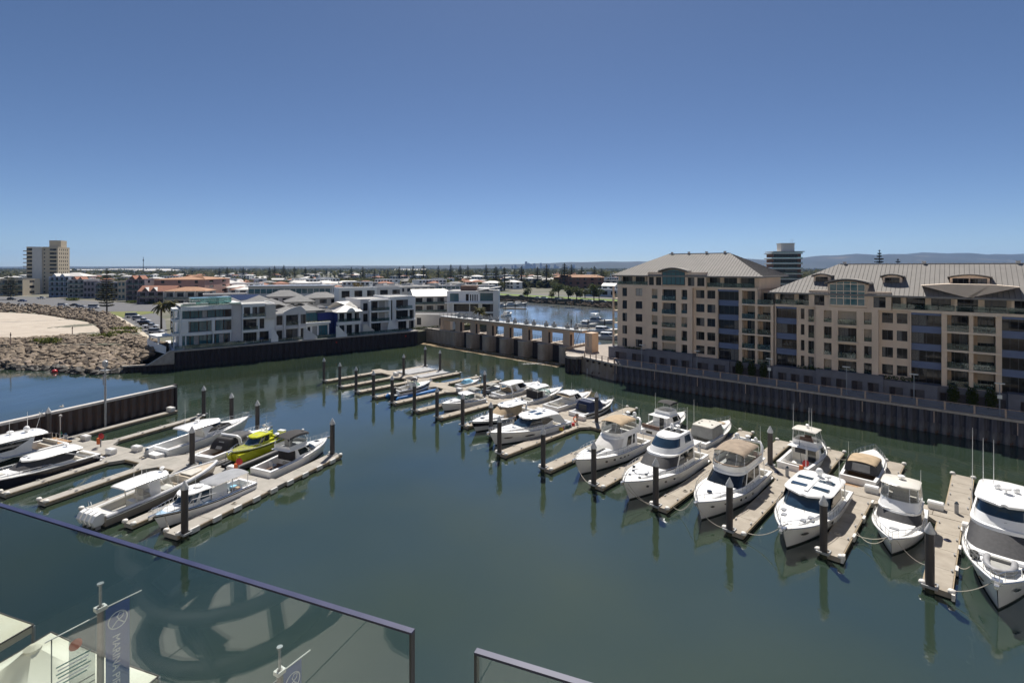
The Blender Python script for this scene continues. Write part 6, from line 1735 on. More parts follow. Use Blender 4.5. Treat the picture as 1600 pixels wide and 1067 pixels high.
# R10 large yacht with dinghy on the foredeck
b = Boat('largest white yacht at the right edge carrying a grey inflatable dinghy', RP(86.0,.2), RP(85.15,-16.4), 16.8, 5.2, 1.5, 2.5, ck=.18)
b.coachroof(1.0,5.2,4.2,3.2,.28)
b.house([(1.7,-5.0,3.4,4.7,2.4),(2.2,-5.0,2.9,4.6,2.3),(3.35,-5.2,.9,4.3,1.8),(3.6,-6.0,.8,4.4,1.7)],'gel','meshcover',1,True,((.1,.95),),name='saloon')
b.house([(3.61,-5.6,.6,4.0,1.6),(4.25,-5.6,.1,3.8,1.6),(5.15,-5.5,-.6,3.5,1.3)],'gel','blueglass',1,True,((.1,.95),),cap=False,name='flybridge_house')
b.slab_roof(-6.2,.1,3.9,5.15,.16,.16,'gel','hardtop',1.3); b.radar(-2.6,0,5.5,.34,.35); b.satdome(-3.4,.6,5.4,.24); b.satdome(-3.4,-.6,5.4,.24)
for y in (-1.6,1.6,-.9): b.antenna(-4.6,y,5.3,4.2)
for y in (-2.2,2.2): b.antenna(-2.8,y,3.6,7.0,(-.05,0))
mb = MB()
for z, w in ((3.66,3.96),(4.0,3.88)): mb.tube([(-5.4,w/2+.02,z),(-1.2,w/2+.02,z),(.0,w/4,z+.02),(.62-(z-3.6)*.8,0,z+.03)],.02,4); mb.tube([(-5.4,-w/2-.02,z),(-1.2,-w/2-.02,z),(.0,-w/4,z+.02)],.02,4)
b.part('cabin_moulding', mb, 'greygel')
b.wipers(-.0,4.35,2.6); b.rail(.42,.72,n=12)
for X, y in ((3.9,-1.6),(4.7,-1.45),(3.9,1.6),(4.7,1.45)):
    mb = MB(); z = b.zd(b.ushear(X))+.18; mb.cyl(X,y,z,z+.2,.3,n=12); b.part('round_hatch', mb, 'rubber')
for y in (-1.0,1.0): b.hatch(3.6,y,b.topz(3.6),.25,.35,'greygel')
f = MB(); z = b.zd(.86)+.3
f.tube([(4.2,-.75,z),(5.2,-.78,z),(6.2,-.6,z+.03),(6.7,-.2,z+.08),(6.75,0,z+.1),(6.7,.2,z+.08),(6.2,.6,z+.03),(5.2,.78,z),(4.2,.75,z)],.22,8); b.part('dinghy_tube', f, 'hypalon', 60)
mb = MB(); mb.prism([(4.3,-.6),(6.2,-.5),(6.5,0),(6.2,.5),(4.3,.6)],z-.12,z-.02); mb.box(4.4,4.7,-.55,.55,z,z+.2); b.part('dinghy_floor', mb, 'greycover')
f = MB(); f.box(7.9,8.5,-.3,.3,b.zsh(.97)+.0,b.zsh(.97)+.22); f.box(8.3,9.0,-.14,.14,b.zsh(1)-.2,b.zsh(1)+.04); b.part('windlass', f, 'steel'); b.ports((6.3,),.66,.09,.3); b.seats(-7.4,3.6,.55)
stern_over(b,-7.6,-5.2,4.2,3.5)
# R4 white coupe
b = Boat('white sleek coupe cruiser with teardrop side windows and a person on its foredeck', RP(35.6,-2.6), RP(33.7,-17.6), 14.4, 4.5, 1.25, 2.05, ck=.24)
b.coachroof(.2,5.8,3.2,1.4,.42)
b.house([(1.4,-3.2,3.0,3.9,2.6),(1.9,-3.2,2.5,3.85,2.5),(2.85,-3.4,.7,3.5,1.8)],'gel','blueglass',1,True,(),cap=False,name='saloon')
b.slab_roof(-4.6,1.3,3.9,2.85,.16,.14,'gel','hardtop',1.6)
b.panel([(-3.4,2.35),(-2.6,2.75),(-1.0,2.85),(.8,2.75),(1.4,2.2),(1.2,1.95),(-2.0,1.9)],1.93,'side_window','glass',.13,1.9)
mb = MB(); [mb.xprism([(-4.6,2.9),(-3.0,2.95),(-3.6,1.9),(-5.2,1.3),(-6.2,1.25)],sg*1.85-.08,sg*1.85+.08) for sg in (1,-1)]; b.part('wing_pillar', mb, 'gel')
for y in (-.6,.6):
    mb = MB(); mb.box(-2.2,-.9,y-.45,y+.45,3.2,3.24); b.part('sunroof', mb, 'blueglass')
b.radar(-3.2,0,3.15); b.ports((4.6,),.55,.11,.55); b.ports((1.2,),.55,.14,.75); b.rail(.36,.6,n=10); b.seats(-6.4,3.0,.45); b.wipers(2.8,2.0,2.2); b.antenna(-3.6,1.3,3.1,1.8)
mb = MB(); mb.cyl(-.2,0,3.18,3.3,.12,n=8); b.part('search_light', mb, 'glass')
# R3 dark striped cruiser with beige cover
b = Boat('white cruiser with dark hull stripe and beige windscreen cover', RP(27.6,-1.6), RP(27.6,-15.4), 13.2, 4.1, 1.15, 1.8, ck=.28, topband='blackstripe')
b.coachroof(-.2,5.4,3.2,1.4,.5)
b.house([(1.3,-2.8,2.4,3.5,2.4),(1.6,-2.8,2.1,3.45,2.3),(2.7,-3.2,.1,3.0,1.5)],'beigecover','beigecover',1,True,(),cap=False,name='canvas_cover')
b.slab_roof(-4.4,.3,3.2,2.7,.14,.14,'gel','hardtop',1.2); b.arch(-3.6,3.6,1.2,2.8,-.6)
for y in (-.8,0,.8): b.hatch(-1.0,y,2.98,.4,.25,'blueglass')
b.radar(-3.4,0,3.0); b.hatch(4.2,0,b.topz(4.2),.3,.25); b.hatch(2.8,-.8,b.topz(2.8),.5,.12); b.rail(.4,.6); b.seats(-5.6,2.8,.4); b.antenna(-3.5,-1,3.0,1.5)
# R2 small cabin cruiser
b = Boat('small white cabin cruiser with green tinted windscreen and blue hull lettering side', RP(15.8,-1.8), RP(15.4,-11.2), 9.2, 3.2, 1.0, 1.55, ck=.36)
b.coachroof(-.6,3.8,2.5,1.2,.5)
b.house([(1.3,-1.8,1.5,2.6,1.6),(1.6,-1.8,1.2,2.55,1.5),(2.25,-2.0,.2,2.3,1.1)],'gel','greenglass',1,True,((.1,.5),(.55,.95)),name='wheelhouse',sideglass='greenglass')
b.slab_roof(-3.0,.4,2.6,2.28,.1,.1,'gel','hardtop',.6); b.bimini(-3.6,-1.9,2.3,2.9,.2,'greycover'); b.curtain(-3.4,-2.0,2.2,1.2,2.8); b.rail(.45,.5,n=7); b.hatch(2.4,0,b.topz(2.4),.22,.22); b.seats(-4.2,2.2,.35); b.antenna(-1.5,.8,2.4,2.2)
# R1 wake boat on the blue air berth
b = Boat('white and dark hulled wake boat lifted on a blue air berth', RP(2.3,-12.2), RP(2.0,-2.4), 8.6, 3.0, 1.0, 1.45, ck=.5, hull='gel', topband='blackstripe', name='wake_boat', cat='boat', lift=.75, boot=.02)
b.house([(1.1,-.4,1.6,2.3,1.2),(1.25,-.4,1.4,2.25,1.1),(1.75,-.5,.7,2.1,.8)],'gel','greenglass',1,True,((.3,.95),),cap=False,name='windscreen_base',sideglass='greenglass')
b.arch(-.6,2.7,1.1,2.7,.5,'steel',.06); b.bimini(-1.5,.2,2.3,2.7,.2,'blackcover'); b.seats(-3.6,2.2,.45); b.seats(-1.4,1.0,.45,.5); b.rail(.6,.3,n=5,mid=False)
mb = MB(); mb.box(-4.7,-4.35,-.3,.3,.3,1.5); b.part('outboard_motor', mb, 'rubber')
c = dp(2.2,-7.5); r = thing('air_berth', 'bright blue air berth pontoon under the wake boat', 'air berth', (c[0],c[1],0), math.atan2(N_[1],N_[0]))
for y in (-1.75,1.75): MB().tube([(-5.0,y,.3),(-4.6,y,.42),(4.4,y,.42),(5.0,y,.3)],[.2,.45,.45,.2],10).build('tube', M['blueair'], r, smooth=50)
MB().box(-4.4,4.4,-1.3,1.3,.1,.62).build('cradle', M['blackair'], r)
# small runabout with pale blue cover and little dinghy behind
b = Boat('small runabout under a pale blue tarp in the far back berth', RP(4.4,2.0), RP(4.4,8.2), 6.0, 2.2, .8, 1.1, name='runabout', cat='boat', ck=.5, plat=0); b.house([(.8,-1.5,1.6,1.7,1.2),(1.5,-1.2,.4,.9,.8)],'lightblue',None,None,name='tarp'); b.rail(.6,.3,n=5,mid=False)
b = Boat('small grey dinghy tied in the back berth behind the cabin cruiser', RP(11.2,3.4), RP(11.2,8.0), 4.8, 1.9, .7, 1.0, name='dinghy', cat='dinghy', ck=.5, hull='greygel', inner='greygel', plat=0); b.bimini(-1.4,.8,1.6,1.5,.2,'greycover'); mb = MB(); mb.box(-2.7,-2.35,-.2,.2,.2,1.2); b.part('outboard_motor', mb, 'rubber')

# ---------------------------------------------------------------- right pontoon, back row (sterns towards us)
b = Boat('white rounded coupe with a jet tender on its stern platform', RP(16.4,1.9), RP(16.9,12.6), 11.6, 3.7, 1.1, 1.75, ck=.34)
b.coachroof(.4,4.6,2.7,1.2,.45); b.house([(1.3,-1.8,2.2,3.1,2.0),(1.7,-1.9,1.8,3.05,1.9),(2.5,-2.2,.4,2.7,1.3)],'gel','glass',1,True,((.45,.97),),cap=False,name='saloon'); b.slab_roof(-3.6,.9,3.1,2.5,.14,.16,'gel','hardtop',1.2); b.arch(-3.0,3.2,1.1,2.6,-.9,'gel',.2)
mb = MB(); mb.tube([(-6.3,-1.2,.7),(-6.9,-.8,.75),(-7.0,.8,.75),(-6.3,1.3,.7)],.2,7); mb.box(-6.8,-6.1,-.6,.6,.4,.9); b.part('tender', mb, 'hypalon'); b.rail(.5,.5,n=7); b.seats(-4.6,2.6,.4); b.part('cockpit_cover', MB().box(-3.4,-1.9,-1.4,1.4,1.2,1.5), 'beigecover')
b = Boat('white express cruiser with black aft curtain and green windscreen', RP(23.0,1.6), RP(23.3,12.4), 11.2, 3.7, 1.1, 1.7, ck=.4)
b.coachroof(.4,4.4,2.7,1.2,.4); b.house([(1.3,-1.2,1.9,3.0,1.8),(1.5,-1.2,1.7,3.0,1.7),(2.1,-1.3,.9,2.8,1.3)],'gel','greenglass',1,True,((.2,.95),),cap=False,name='windscreen_base',sideglass='greenglass'); b.slab_roof(-3.4,.7,3.0,2.9,.1,.1,'gel','hardtop',.8)
f = MB(); [f.tube([(X,sg*1.35,1.2),(X-.2,sg*1.35,2.95)],.04,5) for X in (-2.8,-.9,.4) for sg in (1,-1)]; b.part('hardtop_frame', f, 'steel'); b.part('aft_curtain', MB().box(-3.1,-3.04,-1.35,1.35,1.0,2.4), 'blackcover'); b.part('side_curtain', MB().box(-3.0,-1.6,-1.4,-1.36,1.1,2.3), 'blackcover'); b.rail(.5,.5,n=7); b.radar(-1.2,0,3.1); b.ports((.6,2.2),.6,.11,.08); b.seats(-4.4,2.6,.4); b.antenna(-2,1.2,3.0,1.8)
b = Boat('white cruiser with teak capped rail and cream cockpit awning', RP(29.3,1.8), RP(29.6,13.2), 11.8, 3.9, 1.15, 1.75, ck=.42)
b.coachroof(.6,4.8,2.9,1.3,.4); b.house([(1.3,-.8,2.4,3.2,2.0),(1.7,-.9,2.0,3.15,1.9),(2.5,-1.1,.8,2.8,1.4)],'gel','glass',1,True,((.3,.95),),cap=False,name='saloon'); b.slab_roof(-2.2,1.2,3.2,2.5,.14,.16,'gel','hardtop',1.1); b.hatch(.0,0,2.8,.7,.7,'blueglass')
b.part('cockpit_awning', MB().box(-2.6,-1.0,-1.4,1.4,2.3,2.36), 'beigecover'); f = MB(); f.tube([(b.x(u,1),b.bs(u)+.03,b.zsh(u)+.05) for u in np.linspace(.45,1,10)],.06,5); f.tube([(b.x(u,1),-b.bs(u)-.03,b.zsh(u)+.05) for u in np.linspace(.45,1,10)],.06,5); b.part('teak_cap_rail', f, 'teak'); b.rail(.55,.5,n=7); b.seats(-4.6,2.8,.4); b.seats(-2.6,1.2,.4,.4); b.antenna(-1.5,-1.2,2.7,2)
b = Boat('white cruiser with navy canvas cockpit enclosure and dark side stripe', RP(34.9,1.6), RP(35.4,11.6), 10.4, 3.5, 1.1, 1.6, ck=.4, topband='blackstripe')
b.coachroof(.6,4.2,2.6,1.2,.38); b.house([(1.15,-3.4,1.4,3.0,1.4),(1.9,-3.3,.9,2.9,1.2),(2.6,-2.9,.2,2.4,.8)],'bluecover',None,None,name='canvas_enclosure'); b.part('clear_panel', MB().box(-3.42,-3.36,-.8,.8,1.3,2.2), 'meshcover')
b.arch(-1.4,3.2,1.1,2.75,-.5,'gel',.17); b.rail(.5,.5,n=7); b.part('transom_seat', MB().box(-4.9,-4.2,-1.3,1.3,.5,1.1), 'greygel'); b.hatch(2.8,0,b.topz(2.8),.25,.25); b.part('side_canvas', MB().box(.4,1.3,-1.3,1.3,1.2,1.7), 'blackcover')
b = Boat('white flybridge fishing boat with dark bimini and brown cockpit coaming', RP(48.0,2.0), RP(48.6,11.8), 10.4, 3.9, 1.2, 1.85, ck=.34)
b.coachroof(1.2,4.2,2.6,1.2,.35); b.house([(1.3,-1.6,2.6,3.2,1.6),(1.75,-1.6,2.2,3.2,1.5),(2.5,-1.7,1.4,3.0,1.2),(2.65,-3.0,1.3,3.2,1.1)],'gel','glass',1,True,((.25,.95),),name='saloon'); b.house([(2.66,-1.6,1.2,2.6,.9),(3.3,-1.7,.9,2.5,.8)],'gel',None,None,cap=False,name='flybridge')
f = MB(); [f.tube([(-2.9,sg*1.5,1.2),(-2.9,sg*1.5,2.6)],.05,5) for sg in (1,-1)]; b.part('overhang_post', f, 'gel'); b.bimini(-1.2,1.1,2.4,4.35,.22,'blackcover'); b.part('fly_glass', MB().box(.9,.96,-1.1,1.1,3.3,3.8), 'clear'); b.seats(-1.4,1.6,2.7,.4)
b.part('coaming_panel', MB().box(-4.9,-4.7,-1.4,1.4,1.25,1.75), 'brown'); b.part('stern_window', MB().box(-5.24,-5.2,-.5,.5,.6,.95), 'glass'); b.part('cabin_door', MB().box(-1.68,-1.62,-.3,.4,.5,2.4), 'glass'); b.rail(.5,.6,n=7); b.antenna(-1.2,1.4,2.7,3.0); b.seats(-3.6,1.0,.45)
b = Boat('white express cruiser under a grey box shaped cockpit cover', RP(54.9,1.7), RP(55.4,12.8), 11.4, 3.7, 1.1, 1.7, ck=.36)
b.coachroof(.4,4.6,2.7,1.2,.4); b.house([(1.15,-3.6,.6,3.2,.8),(2.1,-3.5,.3,3.1,.7),(2.6,-3.3,.0,2.9,.5)],'greycover',None,None,cap=False,name='canvas_cover'); b.slab_roof(-3.5,.3,3.0,2.6,.1,.06,'gelwarm','hardtop',.4); b.house([(1.3,.2,1.9,2.9,1.4),(1.4,.2,1.8,2.9,1.4),(1.95,.1,1.2,2.7,1.1)],'gel','greenglass',1,True,((.0,1),),cap=False,name='windscreen_base',sideglass='greenglass')
for X, y in ((-2.6,.8),(-1.6,.9),(-2.2,-.9),(-1.0,0)): b.hatch(X,y,2.82,.12,.12,'rubber')
b.rail(.5,.6,n=8); b.part('stern_locker', MB().box(-5.5,-4.7,-1.3,1.3,.5,1.0), 'gel'); b.antenna(-2.8,1.5,2.7,3.4); b.antenna(-4.6,1.6,1.1,4.2); b.part('anchor_mat', MB().box(2.4,3.2,-.5,.5,b.zd(.74)+.42,b.zd(.74)+.46), 'beigecover'); b.part('davit', MB().tube([(-5.6,-.2,.4),(-5.7,-.2,1.3),(-5.2,-.2,1.5)],.07,5), 'rubber')
b = Boat('white sport fishing boat with tall clear flybridge enclosure and white roof', RP(67.2,2.0), RP(67.9,10.9), 10.2, 4.0, 1.15, 1.8, ck=.44)
b.coachroof(1.6,4.2,2.6,1.2,.35); b.house([(1.25,-.6,3.0,3.3,1.5),(1.7,-.6,2.7,3.3,1.5),(2.35,-.7,2.0,3.1,1.2),(2.5,-2.2,1.9,3.3,1.1)],'gel','glass',1,True,((.3,.95),),name='saloon'); b.house([(2.51,-.9,1.8,2.9,1.0),(3.15,-1.0,1.5,2.8,.9)],'gel',None,None,cap=False,name='flybridge'); b.curtain(-1.0,1.3,2.6,3.15,4.35,w0=2.8); b.slab_roof(-1.3,1.2,2.9,4.35,.1,.06,'gelwarm','hardtop',.3)
b.part('aft_bulkhead', MB().box(-.66,-.58,-1.5,1.5,.5,2.4), 'gelwarm'); b.part('cabin_door', MB().box(-.7,-.67,-1.2,-.3,.5,2.2), 'glass'); b.part('aft_window', MB().box(-.7,-.67,-.1,1.2,1.4,2.0), 'meshcover'); b.seats(-.4,1.4,2.55,.5,'brown'); b.seats(.4,.8,2.55,.6,'brown'); f = MB(); f.tube([(-1.4,.2,.4),(-1.6,.4,3.2)],.03,4); b.part('fishing_rod', f, 'rubber'); b.rail(.5,.6,n=7); b.antenna(-1.0,1.3,3.2,4.4); b.antenna(-.9,-.5,4.4,3.0); b.antenna(-.9,-.8,4.4,3.0); b.radar(.1,0,4.5,.22); b.seats(-4.6,2.0,.4)
b = Boat('white express cruiser with tan bimini, grey clears and teak swim platform', RP(73.6,2.7), RP(73.7,12.6), 10.6, 3.9, 1.1, 1.7, ck=.4, solemat='teak', plat=1.0)
b.coachroof(.6,4.2,2.8,1.3,.38); b.house([(1.15,-3.4,.6,3.3,.9),(2.2,-3.0,.2,3.0,.7)],'meshcover',None,None,cap=False,name='grey_clears'); b.part('clear_window', MB().add([(-3.42,-.9,1.3),(-3.42,.9,1.3),(-3.06,.85,2.1),(-3.06,-.85,2.1)],[(0,1,2,3)]), 'greycover'); b.bimini(-3.1,.4,3.0,2.2,.35,'beigecover'); b.house([(1.3,.3,2.0,3.0,1.4),(1.4,.3,1.9,3.0,1.4),(1.95,.1,1.3,2.8,1.1)],'gel','greenglass',1,True,((.0,1),),cap=False,name='windscreen_base',sideglass='greenglass')
b.rail(.42,.62,n=9); b.part('transom', MB().box(-5.2,-4.9,-1.3,1.3,.4,1.05), 'greygel'); b.antenna(-.8,1.7,1.6,2.2)
# ---------------------------------------------------------------- left pontoon
def LP(b, a): return lp(b, a)
b = Boat('big white coupe yacht cut off by the left edge beside the breakwater', LP(-36.4,-3.2), LP(-36.4,-20.2), 16.8, 4.9, 1.5, 2.4, ck=.2, solemat='teak', deck='greygel')
b.coachroof(.4,6.6,3.6,1.6,.4,'greygel'); b.house([(1.6,-4.6,3.4,4.2,2.8),(2.2,-4.6,2.8,4.15,2.7),(3.3,-5.0,.8,3.8,2.0)],'gel','glass',1,True,(),cap=False,name='saloon'); b.panel([(-4.4,3.15),(-2.8,2.4),(1.0,2.3),(.6,3.1),(-1.5,3.3)],2.1,'side_window','glass',.12,2.2); b.slab_roof(-6.4,1.2,4.2,3.3,.2,.18,'gel','hardtop',1.8); b.satdome(-4.8,.4,3.75,.34); b.radar(-3.4,-.2,3.7,.34); b.antenna(-5.4,1,3.7,2.6,(-.3,0)); b.antenna(-5.6,-1.2,3.6,2.4); b.antenna(-2.6,1.5,3.7,2.2)
b.panel([(-4.6,1.15),(-3.2,.75),(1.5,.7),(2.4,1.0),(1.0,1.35),(-2.5,1.5)],2.36,'hull_window','glass'); f = MB(); [f.tube([(-8.6,y,1.5),(-8.6,y,2.3)],.03,4) for y in (-1.8,-.9,0,.9,1.8)]; f.tube([(-7.0,-2.1,2.3),(-8.6,-1.8,2.3),(-8.6,1.8,2.3),(-7.0,2.1,2.3)],.03,4); b.part('stern_rail', f, 'steel'); b.rail(.4,.6,n=10); b.seats(-7.4,3.2,1.0)
mb = MB(); mb.box(-9.0,-7.6,-2.0,2.0,1.32,1.5); b.part('teak_aft_deck', mb, 'teak')
b = Boat('navy hulled sports yacht with charcoal window covers at the left edge', LP(-28.1,-3.6), LP(-28.1,-16.6), 12.8, 3.9, 1.2, 1.75, hull='navygel', ck=.26, topband='navygel', plat=1.1)
b.coachroof(.2,5.0,3.0,1.3,.35,'gel'); b.house([(1.3,-3.4,2.4,3.5,2.3),(1.6,-3.4,2.1,3.45,2.2),(2.45,-4.0,.5,3.1,1.5)],'gel','meshcover',1,True,((.0,.97),),cap=False,name='saloon',sideglass='meshcover'); b.slab_roof(-4.6,.9,3.4,2.45,.13,.16,'gel','hardtop',1.5); 
for y in (-.5,.3): b.hatch(.2,y,2.72,.2,.14)
mb = MB(); [mb.xprism([(-3.0,2.5),(-2.6,2.5),(-5.2,1.25),(-6.9,.5),(-6.9,.3),(-6.0,1.1),(-4.8,1.35)],sg*1.7-.07,sg*1.7+.07) for sg in (1,-1)]; b.part('stern_wing', mb, 'gel'); b.radar(-3.6,0,2.7,.25); mb = MB(); mb.prism([(2.6,-.8),(4.4,-.55),(4.9,0),(4.4,.55),(2.6,.8)],b.zd(.77)+.27,b.zd(.77)+.34); b.part('sun_pad', mb, 'gelwarm'); b.rail(.35,.45,n=9,mid=False)
f = MB(); f.tube([(b.x(u,1),b.bs(u)+.03,b.zsh(u)-.02) for u in np.linspace(0,1,14)],.07,5); f.tube([(b.x(u,1),-b.bs(u)-.03,b.zsh(u)-.02) for u in np.linspace(0,1,14)],.07,5); b.part('white_rub_strip', f, 'gel'); b.seats(-5.6,2.6,.45)
# centre console with four outboards
b = Boat('ivory centre console boat with white hardtop and four outboard motors', LP(-9.0,-13.6), LP(-9.0,-.6), 13.0, 3.5, 1.05, 1.75, hull='taupe', name='centre_console_boat', cat='boat', ck=.66, plat=0, inner='gelwarm', solemat='greycover', deck='beigedeck', stripe='gel', fine=2.6)
for k in range(4):
    y = -1.05+k*.7
    mb = MB(); q = [(-7.35,.35),(-7.55,.9),(-7.3,1.45),(-6.75,1.62),(-6.3,1.3),(-6.35,.6),(-6.7,.3)]
    n = len(q); sec = [[(p[0],y+dy,p[1]*s_+(1-s_)*.95) for p in q] for dy, s_ in ((-.24,.86),(-.15,1),(.15,1),(.24,.86))]
    mb.loft(sec, True, True, True); b.part('outboard_motor', mb, 'gel', 40)
    mb = MB(); mb.box(-7.1,-6.75,y-.09,y+.09,-.4,.4); mb.cyl(-7.3,y,-.25,-.05,.14,n=6); b.part('motor_leg', mb, 'greygel')
mb = MB(); mb.box(-6.45,-5.6,-1.45,1.45,.5,1.12); b.part('transom_seat', mb, 'gelwarm')
mb = MB(); mb.box(-2.6,-1.2,-.75,.75,.4,1.35); mb.box(-3.4,-2.8,-.75,.75,.4,1.0); mb.box(-.4,.8,-.7,.7,.4,1.1); b.part('helm_console', mb, 'gelwarm')
for y in (-.45,.45,0): b.part('helm_seat', (lambda m_: (m_.box(-2.5,-2.0,y-.2,y+.2,1.36,1.5), m_.box(-2.6,-2.5,y-.2,y+.2,1.4,2.0), m_)[-1])(MB()), 'seat')
f = MB()
for sg in (1,-1):
    f.tube([(-3.2,sg*.85,.5),(-3.5,sg*1.1,2.7)],.05,5); f.tube([(.6,sg*.8,.9),(-.3,sg*1.1,2.7)],.05,5); f.tube([(.9,sg*.9,1.0),(1.0,sg*.8,2.3),(-.2,sg*1.0,2.7)],.06,5)
b.part('hardtop_frame', f, 'gelwarm'); b.part('side_panel', (lambda m_: (m_.xprism([(-2.0,.9),(-.9,.9),(-1.2,2.65),(-2.3,2.65)],1.0,1.06), m_.xprism([(-2.0,.9),(-.9,.9),(-1.2,2.65),(-2.3,2.65)],-1.06,-1.0), m_)[-1])(MB()), 'gel')
b.slab_roof(-4.6,.2,2.7,2.7,.12,.08,'gel','hardtop',.8); b.radar(-.2,0,2.9,.24); b.antenna(-2.0,.5,2.9,1.4); b.antenna(-3.2,-.2,2.9,1.8); b.antenna(-2.4,-.9,2.9,1.2)
b.part('windscreen', MB().add([(.5,-.8,1.2),(.5,.8,1.2),(-.1,.9,2.6),(-.1,-.9,2.6)],[(0,1,2,3)]), 'clear'); b.seats(1.2,1.4,.42,.3,'beigedeck'); b.part('bow_cushion', MB().prism([(2.4,-.95),(3.9,-.7),(4.3,0),(3.9,.7),(2.4,.95)],b.zd(.72)+.12,b.zd(.72)+.24), 'seat')
f = MB(); [f.tube([(b.x(u,1),sg*(b.bs(u)-.12),b.zsh(u)+.06) for u in np.linspace(0,.985,16)],.13,6) for sg in (1,-1)]; b.part('coaming', f, 'gel', 50); b.part('ladder', MB().tube([(-6.3,1.4,1.1),(-6.5,1.4,2.1),(-6.5,.9,2.1),(-6.3,.9,1.1)],.03,4), 'steel')
# grey canopy boat
b = Boat('white and pale blue cabin boat with a long grey canopy over its cluttered deck', LP(-2.0,-2.4), LP(-2.4,-12.4), 10.2, 3.1, 1.15, 1.65, name='cabin_boat', cat='boat', ck=.52, deck='paleblue', stripe='blackstripe', plat=.5, anti='anti')
b.coachroof(2.0,4.2,2.0,1.0,.35); b.house([(1.4,.2,3.2,2.4,1.3),(1.75,.2,2.9,2.35,1.2),(2.45,.2,2.2,2.2,.9)],'gel','blueglass',1,True,((.05,.75),),cap=False,name='wheelhouse'); b.slab_roof(.0,2.7,2.4,2.45,.12,.08,'gel','wheelhouse_roof',1.0); b.part('life_raft', MB().lathe(.8,.2,[(.1,2.65),(.42,2.68),(.45,2.9),(.1,2.95)],12), 'gel', 40); b.part('roof_hatch', MB().box(1.4,2.0,-.5,.3,2.68,2.74), 'greygel')
b.slab_roof(-4.2,.1,2.7,2.55,.04,.12,'greycanopy','canopy',.1); f = MB(); [f.tube([(X,sg*1.25,1.1),(X,sg*1.25,2.6)],.04,5) for X in (-4.0,-2.2) for sg in (1,-1)]; b.part('canopy_post', f, 'gel'); b.part('side_screen', (lambda m_: (m_.box(-1.6,.1,1.2,1.24,1.2,2.5), m_.box(-1.6,.1,-1.24,-1.2,1.2,2.5), m_)[-1])(MB()), 'gel')
f = MB()
for sg in (1,-1):
    for z in (.25,.5): f.tube([(-5.0,sg*1.35,1.15+z),(-.4,sg*1.42,1.2+z)],.025,4)
    for i in range(8): f.tube([(-5.0+i*.65,sg*1.37,1.1),(-5.0+i*.65,sg*1.37,1.68)],.02,4)
b.part('side_rail', f, 'gel'); b.rail(.6,.65,n=8); f = MB(); f.tube([(-.2,1.5,2.0),(2.2,1.3,2.2),(2.6,1.25,1.7)],.025,4); f.tube([(-.2,-1.5,2.0),(2.2,-1.3,2.2),(2.6,-1.25,1.7)],.025,4); b.part('hand_rail', f, 'gel')
for (X,y,z,s_,m_) in ((-2.4,-.5,.5,.35,'bluecover'),(-3.2,.4,.5,.4,'beigecover'),(-1.4,.3,.5,.45,'seat'),(-3.6,-.5,.55,.3,'lightblue'),(-2.8,.9,.5,.3,'red'),(-1.9,-.9,.5,.3,'bluecover')): b.part('gear', MB().box(X-s_,X+s_,y-s_*.8,y+s_*.8,z,z+s_*1.5), m_)
f = MB(); f.tube([(b.x(u,1),b.bs(u)+.02,b.zsh(u)-.05) for u in np.linspace(.3,.8,8)],.05,4); f.tube([(b.x(u,1),-b.bs(u)-.02,b.zsh(u)-.05) for u in np.linspace(.3,.8,8)],.05,4); b.part('blue_side_stripe', f, 'bluegel'); b.antenna(1.4,.6,2.6,1.6)
# hardtop fishing cruiser
b = Boat('white hardtop fishing cruiser with curved side window and overhanging aft roof', LP(-21.3,.6), LP(-20.8,13.6), 13.4, 4.1, 1.25, 2.0, ck=.36)
b.coachroof(.8,5.4,3.0,1.3,.42); b.house([(1.4,-1.6,3.2,3.6,2.4),(1.8,-1.6,2.8,3.55,2.3),(2.75,-2.0,1.0,3.2,1.6)],'gel','glass',1,True,(),cap=False,name='saloon'); b.panel([(-1.2,1.95),(-.6,2.4),(.8,2.7),(2.0,2.5),(2.5,2.0)],1.79,'side_window','glass',.15,1.8); b.slab_roof(-4.0,1.6,3.5,2.75,.16,.14,'gel','hardtop',1.6); b.part('aft_bulkhead', MB().box(-1.75,-1.65,-1.5,1.5,.45,2.7), 'gelwarm'); b.part('deck_mat', MB().box(-3.2,-1.9,-1.0,1.0,b.sole+.01,b.sole+.03), 'rubber'); b.seats(-1.8,1.6,.45,.6,'seat',.6,-1)
b.radar(-1.4,.3,3.05,.3); b.part('radar_post', MB().tube([(-1.5,-.5,3.0),(-1.6,-.5,3.9),(-1.6,.2,3.9)],.04,5), 'gel'); b.antenna(-2.4,1.4,2.9,3.6); b.antenna(-.6,-1.2,3.0,2.0); b.rail(.45,.6,n=9); b.part('tender', MB().prism([(-7.9,-1.3),(-6.9,-1.5),(-6.8,1.5),(-7.9,1.3)],.4,.85), 'gel'); b.part('stern_box', MB().box(-7.6,-7.0,.8,1.4,.85,1.4), 'gel')
